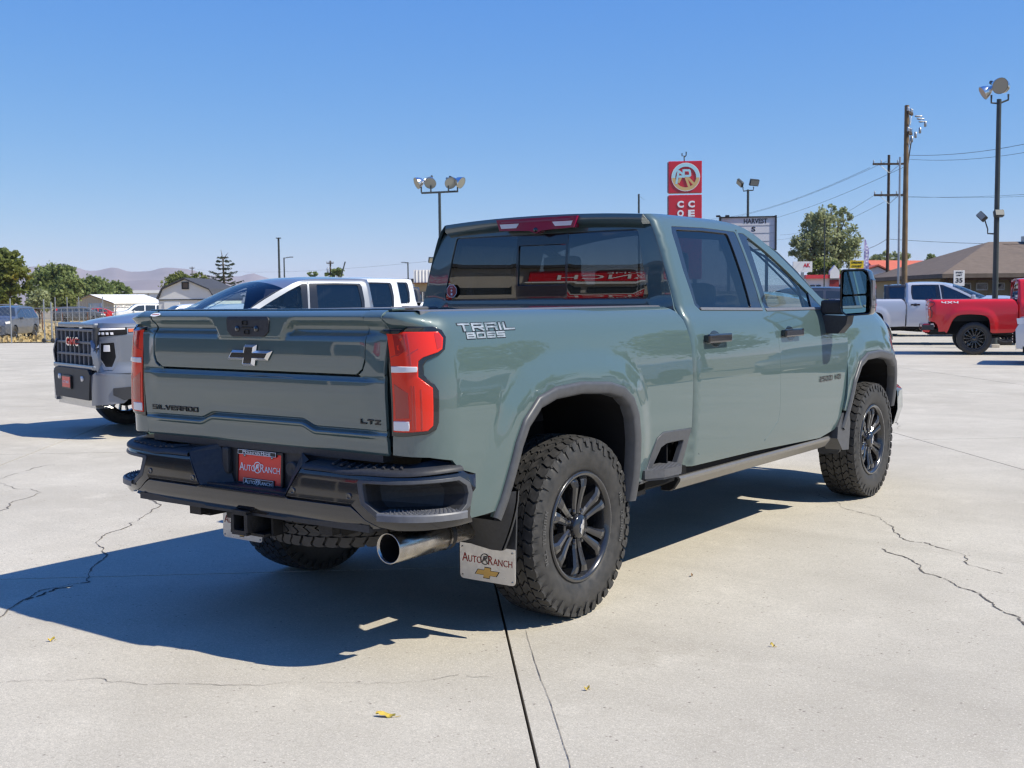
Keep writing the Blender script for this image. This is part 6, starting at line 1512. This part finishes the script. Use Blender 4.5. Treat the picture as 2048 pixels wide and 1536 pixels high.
strokes([((-17*s_,cz-12*s_),(-13*s_,cz+12*s_)),((-13*s_,cz+12*s_),(-3*s_,cz+4*s_)),((-3*s_,cz+14*s_),(-3*s_,cz)),((-14*s_,cz+1*s_),(-4*s_,cz+1*s_)),((-2*s_,cz+13*s_),(8*s_,cz+13*s_)),((9*s_,cz+12*s_),(10*s_,cz+3*s_)),((9*s_,cz+2*s_),(0,cz+2*s_))],4.2*s_,-.030,M['signblue'],'logo_letters')
strokes([((1*s_,cz),(8*s_,cz-19*s_)),((5*s_,cz-1*s_),(19*s_,cz-16*s_)),((-8*s_,cz),(-13*s_,cz-10*s_))],4.6*s_,-.030,M['signtan'],'logo_letters')
for ch_,u_,v_ in (('C',1361,411),('C',1382.5,411),('O',1361,429),('E',1382.5,429)):
    V,F=text_mesh(ch_,13.5*k,.02,13*k,bold=.05); place(V,F,'sign_letter',M['white'],((u_-1370)*k,-.003,zz(v_)),(1,0,0),(0,0,1),T)
T=block('message_board','white changeable letter message board in a black frame behind the windscreen','sign',1495,62,-.12); k=px(62); zz=lambda v: 1.52+(594.5-v)*k-T.location.z; X=lambda u:(u-1495)*k
b=MB(); b.box((0,.12,(zz(437)+zz(500))/2),(X(1548)-X(1442),.2,zz(437)-zz(500))); b.build('board_face',M['whitewall'],T)
b=MB()
for c,d in (((0,.10,zz(436)),(X(1551)-X(1439),.28,.07)),((0,.10,zz(501)),(X(1551)-X(1439),.28,.07)),((X(1549.5),.10,zz(468)),(.10,.30,zz(434)-zz(503))),((X(1440.5),.10,zz(468)),(.10,.30,zz(434)-zz(503)))): b.box(c,d)
b.build('board_frame',M['black_trim'],T)
for v in (453,468,484): b=MB(); b.box((0,.015,zz(v)),(X(1546)-X(1444),.012,.02)); b.build('letter_track',M['galv'],T)
for txt,u_,v_,wd in (('HARVEST',1510,444,46),('S',1506,460,8)): V,F=text_mesh(txt,9.6*k,.006,wd*k,bold=.028); place(V,F,'board_letters',M['black_trim'],(X(u_),.018,zz(v_)),(1,0,0),(0,0,1),T)
for u_ in (1436,1454): b=MB(); b.box((X(u_),-.25,zz(434)),(.22,.22,.10),ch=.03); b.build('board_lamp',M['black_trim'],T)
for x in (-1,1): b=MB(); b.box((x,.12,zz(501)/2),(.16,.16,zz(501))); b.build('board_post',M['black_trim'],T)
T=block('speed_limit_sign','white speed limit sign reading 35 behind the silver pickup','sign',1917.5,47,0); k=px(47); zz=lambda v: 1.52+(590-v)*k-T.location.z
b=MB(); b.box((0,.012,zz(557)),(22*k,.02,31*k),ch=.008); b.build('sign_plate',M['whitewall'],T); b=MB(); b.box((0,.05,zz(572)/2),(.06,.05,zz(572))); b.build('sign_post',M['galv'],T)
for txt,v_,h_,wd in (('35',561,9.5,14),('SPEED',545.5,3.2,14),('LIMIT',551,3.2,12)): V,F=text_mesh(txt,h_*k,.004,wd*k,bold=.03 if txt=='35' else .02); place(V,F,'sign_letters',M['black_trim'],(0,.0005,zz(v_)),(1,0,0),(0,0,1),T)
T=block('yellow_sign','yellow storefront sign with two lines of dark lettering','sign',1714,76,0); k=px(76); zz=lambda v: 1.52+(592-v)*k-T.location.z
b=MB(); b.box((0,.1,zz(529.5)),(28*k,.2,15.5*k)); b.build('sign_face',M['yellow'],T)
for txt,v_,h_ in (('DREAM',525.5,4.2),('COURT',533,4)): V,F=text_mesh(txt,h_*k,.01,20*k,bold=.03); place(V,F,'sign_letters',M['black_trim'],(-1.5*k,-.002,zz(v_)),(1,0,0),(0,0,1),T)
b=MB(); b.box((0,.1,zz(537)/2),(.15,.15,zz(537))); b.build('sign_post',M['galv'],T)
T=block('white_sign','white roadside sign showing the letters AK beside the front door frame','sign',1611,84,0); k=px(84); zz=lambda v: 1.52+(593-v)*k-T.location.z
b=MB(); b.box((-6*k,.1,zz(534)),(38*k,.2,21*k)); b.build('sign_face',M['whitewall'],T); V,F=text_mesh('AK',8*k,.01,14*k,bold=.03); place(V,F,'sign_letters',M['signred'],(2*k,-.002,zz(531)),(1,0,0),(0,0,1),T); b=MB(); b.box((-6*k,.1,zz(545)/2),(.2,.2,zz(545))); b.build('sign_post',M['galv'],T)
T=block('feather_banner','purple and white feather flag standing right of the yellow sign','banner',1727,70,0); k=px(70); zz=lambda v: 1.52+(592-v)*k-T.location.z
b=MB(); b.tube([(0,0,0),(0,0,zz(478))],.015,6); b.build('flag_pole',M['whitewall'],T); rng=random.Random(5)
b=MB(); b.grid([[(.01,.02*math.sin(i*.9),zz(480+i*6.4)) for i in range(11)],[((3.5+6*min(1,i/3))*k,.05*math.sin(i*1.3),zz(481+i*6.4)) for i in range(11)]],True); fl=b.build('flag_cloth',M['banner'],T)
b=MB()
for i in range(7): b.lathe([(0,.055),(-.003,.0005)],8,'y',((3.6+.6*(i%2))*k*1.2,-.07,zz(492+i*6.4)))
b.build('flag_dots',M['white'],fl)
# ---------------------------------------------------------------- the other vehicles
def carpaint(n,c,f=.25): M[n]=globals()['paint'](n,c,f) ; return n
carpaint('paint_red',(.66,.012,.018),0); carpaint('paint_silver',(.56,.575,.61),.35); carpaint('paint_white',(.74,.75,.76),0); carpaint('paint_grey',(.20,.215,.245),.45); carpaint('paint_dgrey',(.085,.088,.095),.4); carpaint('paint_black',(.02,.02,.022),.1); carpaint('paint_red2',(.50,.018,.02),.1); carpaint('paint_blue',(.10,.115,.145),.3)
def make_car(name,label,cat,prof,zb,belt,hw,wins,axles,pm,wr=.33,glass_segs=(),front=1,group=None,rails=False,light='halogen'):
    """prof: top line (y, z) rear to front; wins: side window outlines (y, z); glass_segs: (y0, y1) spans of the top line that are windscreen/backlight"""
    T=empty(name); tag(T,label,cat,group); P=M[pm]; y0,y1=prof[0][0],prof[-1][0]
    zt=lambda y: float(interp(y,prof))
    def hwid(y,z):
        y=np.asarray(y,float); z=np.asarray(z,float)
        e=np.minimum((y-y0),(y1-y)); t=np.clip(1-e/.55,0,1); plan=hw*(1-.16*t**2.2)
        lo=np.clip((z-zb)/(.35),0,1); up=np.clip((z-belt)/.60,0,1.2)
        return plan*(.93+.07*np.sqrt(lo))*(1-.02*np.clip((z-.75)/.3,0,1))-.30*up**1.15*hw/.95
    def F(y,z):
        y=np.atleast_1d(np.asarray(y,float)); z=np.atleast_1d(np.asarray(z,float)); return np.stack([hwid(y,z),y,z],1)
    ys=np.linspace(y0,y1,30)
    for m in (1,-1):
        Fm=MX(F,m); out=(m,0,0)
        ol=[(y0+.02,zb+.08)]
        for a in sorted(axles): ol+=[(a+ (wr+.07)*math.cos(t),max(zb,wr+(wr+.07)*math.sin(t))) for t in np.linspace(math.pi+.35,-.35,12)]
        ol+=[(y1-.02,zb+.08)]+[(y,zt(y)-.035) for y in ys[::-1]]
        bd=panel('body_side',ol,Fm,P,T,res=.11,flip=out,inset=0,thick=.04)
        for wv in wins: panel('window',rnd(wv,.04,2),offs(Fm,.005,out),M['winglass'],bd,res=.15,flip=out,inset=0,thick=.01)
        for a in axles:
            b=MB(); b.lathe([(m*(hw-.06),wr+.07),(m*(hw-.35),wr+.07),(m*(hw-.35),.01)],20,'x',(0,a,wr)); b.build('wheel_well',M['black'],T)
            make_wheel('wheel',T,(m*(hw-.12),a,wr),m,rad=wr,wid=.21,rimr=wr*.66,style='multi',detail=False)
        b=MB(); b.box((m*(float(hwid(y1-1.6,belt))+.09),float(np.mean([w_[0] for w_ in wins[-1]]))+.42,belt+.06),(.19,.12,.13),ch=.03); b.build('wing_mirror',P,T)
        # lamps
        yl=y1 if front>0 else y0
        hz=zt(y1-.35)-.20; hl=panel('headlight',[(y1-.42,hz-.02),(y1-.04,hz-.05),(y1-.02,hz+.07),(y1-.40,hz+.10)],offs(Fm,.006,out),M['clearlens'],T,res=.1,flip=out,inset=0,thick=.02)
        tz=zt(y0+.25)-.25; panel('tail_light',[(y0+.03,tz-.12),(y0+.25,tz-.05),(y0+.22,tz+.12),(y0+.03,tz+.12)],offs(Fm,.006,out),M['redlens'],T,res=.1,flip=out,inset=0,thick=.02)
    segs=[]; 
    def top(ya,yb,n,name,mt,lift=0):
        yy=np.linspace(ya,yb,n); rows=[]
        for y in yy:
            z=zt(y)-.035; w_=float(hwid(y,z)); rows.append([(w_*t,y,z+.035*(1-abs(t)**3)+.02*(1-t*t)+lift) for t in np.linspace(-1,1,9)])
        b=MB(); b.grid(rows,True); return fix_normals(b.build(name,mt,T))
    cuts=sorted(set([y0,y1]+[v for s in glass_segs for v in s])); names={}
    for a,c in zip(cuts,cuts[1:]):
        g=any(abs(a-s[0])<1e-6 and abs(c-s[1])<1e-6 for s in glass_segs); nm=('windscreen' if a>0.5*(y0+y1)-.4 else 'rear_window') if g else ('bonnet' if c==y1 else 'boot_lid' if a==y0 and len(cuts)>3 else 'roof')
        top(a,c,8,nm,M['winglass'] if g else P)
    for yy,nm in ((y0,'rear_panel'),(y1,'front_panel')):
        zt_=zt(yy); b=MB(); z_s=np.linspace(zb,zt_-.035,6); b.grid([[(float(hwid(yy,z))*t,yy+(.03 if yy>0 and nm=='front_panel' else -.03)*(1-t*t),z) for t in np.linspace(-1,1,7)] for z in z_s],True); pn=fix_normals(b.build(nm,P,T))
        if nm=='front_panel':
            b=MB(); b.box((0,yy+.03,zb+.30),(hw*1.25,.06,.26),ch=.03); b.build('grille',M['black'],pn)
            b=MB(); 
            for q in range(4): b.box((0,yy+.065,zb+.21+q*.06),(hw*1.2,.02,.02))
            tag(b.build('grille_bar',M['chrome'],pn),kind='stuff')
    b=MB(); b.box((0,(y0+y1)/2,zb+.06),(hw*1.8,(y1-y0)*.94,.14)); b.build('underbody',M['black'],T)
    return T
def put(T,u,D,head,z=None):
    """stand a thing on the ground, heading head = compass of its forward axis relative to world +Y (ccw)"""
    p=gp(u,D); T.location=p if z is None else Vector((p.x,p.y,z)); T.rotation_euler=(0,0,head); return T
SUVP=[(-2.55,1.05),(-2.50,1.30),(-2.30,1.74),(-2.0,1.84),(-1.0,1.89),(.2,1.86),(.55,1.80),(1.25,1.30),(1.6,1.20),(2.35,1.10),(2.52,.95),(2.56,.80)]
SUVW=[[(-2.22,1.18),(-2.15,1.62),(-1.75,1.72),(-1.45,1.72),(-1.38,1.18)],[(-1.28,1.18),(-1.33,1.72),(-.42,1.74),(-.38,1.18)],[(-.28,1.18),(-.32,1.74),(.25,1.70),(.62,1.52),(.98,1.20)]]
SEDP=[(-2.35,.80),(-2.30,1.02),(-1.75,1.08),(-1.05,1.38),(-.5,1.44),(.1,1.42),(.45,1.36),(1.25,1.02),(1.8,.94),(2.25,.80),(2.38,.60)]
SEDW=[[(-1.45,1.05),(-.95,1.32),(-.45,1.37),(-.40,1.02)],[(-.30,1.02),(-.33,1.37),(.15,1.34),(.55,1.20),(.85,1.02)]]
# pickups parked elsewhere share one plain body
plain=make_pickup('pickup_truck','red pickup with black wheels parked nose right behind the front of the green truck','pickup',hero=False,paint='paint_red',flares=False)
def headpos(lx,ly,u,v,D,h,s):
    p=at(u,v,D); return Vector((p.x-s*(lx*math.cos(h)-ly*math.sin(h)),p.y-s*(lx*math.sin(h)+ly*math.cos(h)),0))
def settle(T,lx,ly,u,v,D,h,s):
    p=headpos(lx,ly,u,v,D,h,s); T.location=(p.x,p.y,gz(p.x,p.y)); T.rotation_euler=(0,0,h); T.scale=(s,)*3; return T
HR=R(-71)
settle(plain,.86,0,1948,667,29.3,HR,.955)
index_children()
def pk(label,pm,lx,ly,u,v,D,h,s,group=None):
    T=copy_tree(plain,subst={'paint_red':M[pm]}); tag(T,label,'pickup',group); return settle(T,lx,ly,u,v,D,h,s)
pk('silver crew cab pickup parked nose right behind the red pickup','paint_silver',.95,1.05,1812,600,35.5,HR,.955)
pk('black pickup mostly hidden behind the tail of the silver pickup','paint_black',.95,1.05,1768,600,43,HR,.955)
HC=R(165.6)
gW='white pickups lined up beyond the grey pickup'
pk('white pickup right behind the grey one, its side window showing over the tailgate','paint_white',-.9,1.05,803,617,20.5,HC,.955,gW)
pk('tallest white pickup of the row, seen between two others above the bed rail','paint_white',-.9,1.05,832,617,26,HC,1.0,gW)
pk('black pickup, last of the row next to the cab of the green truck','paint_black',-.9,1.05,845,617,34,HC,.955)
pk('white pickup seen only mirrored in the flank of the green truck','paint_white',0,0,1024,700,1,R(200),.955) .location=(11.5,18.5,0)
canyon=make_pickup('pickup_truck','grey pickup facing left with a black grid grille, beside the green tailgate','pickup',hero=False,paint='paint_grey',flares=True,front='canyon')
canyon.location=(-6.92,7.55,0); canyon.rotation_euler=(0,0,HC); canyon.scale=(.905,)*3
# red pickup decal
for m in (1,):
    V,F,W=stroke_mesh('4X4',.06,.075,.02,.016,.003,0,{}); out_=[]
    for v in V:
        p=offs(bedF,.002+v[2]*.4,(1,0,0))(np.array([-.62+v[0]*.42/W]),np.array([1.395+v[1]]))[0]; out_.append(tuple(p))
    mesh_obj('badge_lettering',out_,F,M['white'],plain)
# cars and SUVs
def place_car(T,u,D,h,ground=None): p=gp(u,D); T.location=p; T.rotation_euler=(0,0,h); return T
place_car(make_car('parked_suv','grey SUV parked behind the chain link fence at the far left','SUV',SUVP,.28,1.12,.98,SUVW,(-1.55,1.50),'paint_blue',.38,((-2.50,-2.30),(.55,1.25))),14,66,R(219))
place_car(make_car('parked_minivan','dark grey minivan parked nose right in the field behind the gate','minivan',[(-2.4,.95),(-2.35,1.3),(-2.1,1.62),(-1.2,1.70),(0,1.68),(.5,1.60),(1.5,1.14),(1.9,1.04),(2.35,.85),(2.42,.65)],.24,1.02,.94,[[(-2.1,1.1),(-2.0,1.5),(-1.35,1.55),(-1.3,1.08)],[(-1.2,1.08),(-1.22,1.56),(-.25,1.55),(-.2,1.06)],[(-.1,1.06),(-.12,1.55),(.45,1.5),(1.2,1.08)]],(-1.45,1.45),'paint_dgrey',.33,((.5,1.5),)),160,118,R(-36))
rc=place_car(make_car('parked_car','red car with its bonnet up in front of the tan shed','car',SEDP,.20,.96,.90,SEDW,(-1.35,1.40),'paint_red2',.33,((-1.75,-1.05),(.45,1.25))),203,128,R(-36))
b=MB(); b.box((0,0,0),(1.3,1.0,.04),Matrix.Translation((0,1.55,1.30))@Matrix.Rotation(R(-125),4,'X')); b.build('raised_bonnet',M['paint_red2'],rc)
place_car(make_car('parked_suv','white SUV parked between the tan shed and the gambrel shed','SUV',SUVP,.28,1.12,.98,SUVW,(-1.55,1.50),'paint_white',.38,((-2.50,-2.30),(.55,1.25))),280,112,R(150))
place_car(make_car('parked_car','white car in front of the gambrel shed, just its windscreen showing over the tailgate','car',SUVP,.28,1.12,.95,SUVW,(-1.55,1.50),'paint_white',.38,((-2.50,-2.30),(.55,1.25))),372,58,R(160))
place_car(make_car('parked_suv','silver vehicle entering the frame at the far right edge','SUV',SUVP,.28,1.12,.98,SUVW,(-1.55,1.50),'paint_silver',.38,((-2.50,-2.30),(.55,1.25))),2300,24.5,R(100))
place_car(make_car('parked_suv','dark SUV left of the towing mirror, under the red roofed shops','SUV',SUVP,.28,1.12,.98,SUVW,(-1.55,1.50),'paint_dgrey',.38,((-2.50,-2.30),(.55,1.25))),1672,46,R(-75))
place_car(make_car('parked_suv','white SUV behind the bonnet of the green truck, left of the dark one','SUV',SUVP,.28,1.12,.98,SUVW,(-1.55,1.50),'paint_white',.38,((-2.50,-2.30),(.55,1.25))),1648,53,R(-75))
s_=make_car('parked_car','blue grey car seen mirrored in the doors of the green truck','car',SEDP,.20,.96,.90,SEDW,(-1.35,1.40),'paint_dgrey',.33,((-1.75,-1.05),(.45,1.25))); s_.location=(7.5,19.5,0); s_.rotation_euler=(0,0,R(175))
s_=make_car('parked_suv','dark SUV seen mirrored in the bed side of the green truck','SUV',SUVP,.28,1.12,.98,SUVW,(-1.55,1.50),'paint_black',.38,((-2.50,-2.30),(.55,1.25))); s_.location=(15.2,17.5,0); s_.rotation_euler=(0,0,R(190))
s_=make_car('parked_suv','red SUV seen mirrored behind the rear wheel of the green truck','SUV',SUVP,.28,1.12,.98,SUVW,(-1.55,1.50),'paint_red2',.38,((-2.50,-2.30),(.55,1.25))); s_.location=(19.4,16.0,0); s_.rotation_euler=(0,0,R(195))
# ---------------------------------------------------------------- what the paint and glass mirror: trees across the road, the showroom
def rtree(label,x,y,h,seed):
    return tree(label,(x,y,0),[(0,0,h*.62,h*.34,h*.34,h*.30),(h*.18,0,h*.50,h*.24,h*.24,h*.22),(-h*.2,.1,h*.52,h*.24,h*.24,h*.22),(0,0,h*.82,h*.2,h*.2,h*.16)],5200,.15,M['leaf_green'],seed=seed)
for i,(x,y,h) in enumerate(((6,44,7.5),(13,41,9),(20,38,8),(27,33,9.5),(34,28,8))): rtree('leafy tree across the road, %s of the truck'%('smallest of five and ahead','second tallest and ahead right','middle of the row, right','tallest, to the right','last in the row to the right')[i],x,y,h,30+i)
M['shadewall']=noise_tint(mat('shaded_wall',(.10,.085,.07),.8),2,.2)  # shade put into the wall colour, so the tailgate mirrors a dark facade
T=empty('showroom_building',(-15.5,-19.5,0),math.atan2(-.65,.76)+math.pi); tag(T,'tan dealer showroom with a red sign band, mirrored in the rear window','building')
b=MB(); b.box((-7.6,4,2.4),(18.8,8,4.8)); b.build('wall',M['tanwall'],T); b=MB(); b.box((9.4,4.6,2.4),(15.2,6.8,4.8)); b.build('wall',M['shadewall'],T); b=MB(); b.box((9.4,.4,3.95),(15.2,2.6,.25)); b.build('added_overhang',M['darkroof'],T)  # right half painted as if shaded; overhang added to darken it, out of view
b=MB(); b.box((0,3.8,4.95),(34.6,9,.30)); b.build('roof_edge',M['darkroof'],T)
b=MB(); b.box((-6.2,-.12,3.75),(11.4,.2,1.3)); sg=b.build('sign_band',M['signred'],T)
V,F=text_mesh('AUTO RANCH',.60,.03,6.6); place(V,F,'sign_letters',M['white'],(-4.6,-.23,3.60),(1,0,0),(0,0,1),sg)
V,F=text_mesh('MOUNTAIN HOME',.26,.03,3.8); place(V,F,'sign_letters',M['white'],(-4.6,-.23,4.15),(1,0,0),(0,0,1),sg)
b=MB(); b.box((-6.2,-.10,2.95),(11.6,.5,.18)); b.build('canopy_edge',M['whitewall'],T)
for i in range(9):
    b=MB(); b.box((-14.8+i*1.95,-.03,1.35),(1.75,.08,2.5)); w_=b.build('window',M['winglass'],T)
for x in (3.4,5.5,7.6,9.7,11.8,13.9): b=MB(); b.box((x,1.17,1.9),(1.9,.06,3.3)); b.build('window',M['winglass'],T)
# ---------------------------------------------------------------- fallen leaves on the concrete
M['leaf_y']=noise_tint(mat('fallen_leaf_yellow',(.62,.42,.06),.6),60,.3,col2=(.30,.26,.05)); M['leaf_b']=noise_tint(mat('fallen_leaf_brown',(.22,.13,.06),.7),60,.4)
def fallen(x,y,L,w,rz,mt,label,seed):
    rng=random.Random(seed); rows=[]; n=9
    for i in range(n):
        t=i/(n-1); ww=w*math.sin(math.pi*min(1,t*.92+.05))**.8*.5; z=.004+.010*math.sin(t*3.0+seed)**2
        rows.append([((t-.5)*L,-ww,z+.004*math.sin(i*2)),((t-.5)*L,0,z*.7+.001),((t-.5)*L,ww,z+.006)])
    b=MB(); b.grid(rows,True); b.tube([(L*.5,0,.004),(L*.72,.01,.004)],.0012,4); o=b.build('fallen_leaf',mt); o.location=(x,y,0); o.rotation_euler=(0,0,rz); tag(o,label,'leaf','fallen leaves')
fallen(1.12,-1.54,.075,.022,.45,M['leaf_y'],'largest yellow green leaf on the concrete at the bottom, left of the joint',1)
fallen(-.77,-1.70,.03,.014,1.2,M['leaf_y'],'small yellow leaf at the left, below the shadow edge',2)
for i,(u,v,mt,lb) in enumerate(((1545,1294,'leaf_y','tiny yellow leaf on bright concrete right of the rear tyre'),(1174,1381,'leaf_y','pale yellow leaf scrap just right of the saw cut'),(1384,1153,'leaf_b','brown leaf crumb on sunlit concrete right of the rear wheel'))):
    p=CAMP+(at(u,v,1)-CAMP)*(CAMP.z/(CAMP.z-at(u,v,1).z)); fallen(p.x,p.y,.022,.010,i*.9,M[mt],lb,4+i)
# ---------------------------------------------------------------- air: far hills fade, near things stay clear
hz=bpy.data.materials.new('haze_air'); hz.use_nodes=True; nt=hz.node_tree; nt.nodes.clear()
_o=nt.nodes.new('ShaderNodeOutputMaterial'); _v=nt.nodes.new('ShaderNodeVolumePrincipled'); _v.inputs['Color'].default_value=(.78,.88,1.0,1); _v.inputs['Density'].default_value=1.2e-4; _v.inputs['Anisotropy'].default_value=.0
nt.links.new(_v.outputs[0],_o.inputs['Volume'])
b=MB(); b.box((0,0,80),(10400,10400,164)); tag(b.build('haze',hz),kind='stuff')
# ---------------------------------------------------------------- nothing nests deeper than thing > part > sub-part
for o in list(bpy.data.objects):
    while o.parent and o.parent.parent and o.parent.parent.parent: o.parent=o.parent.parent
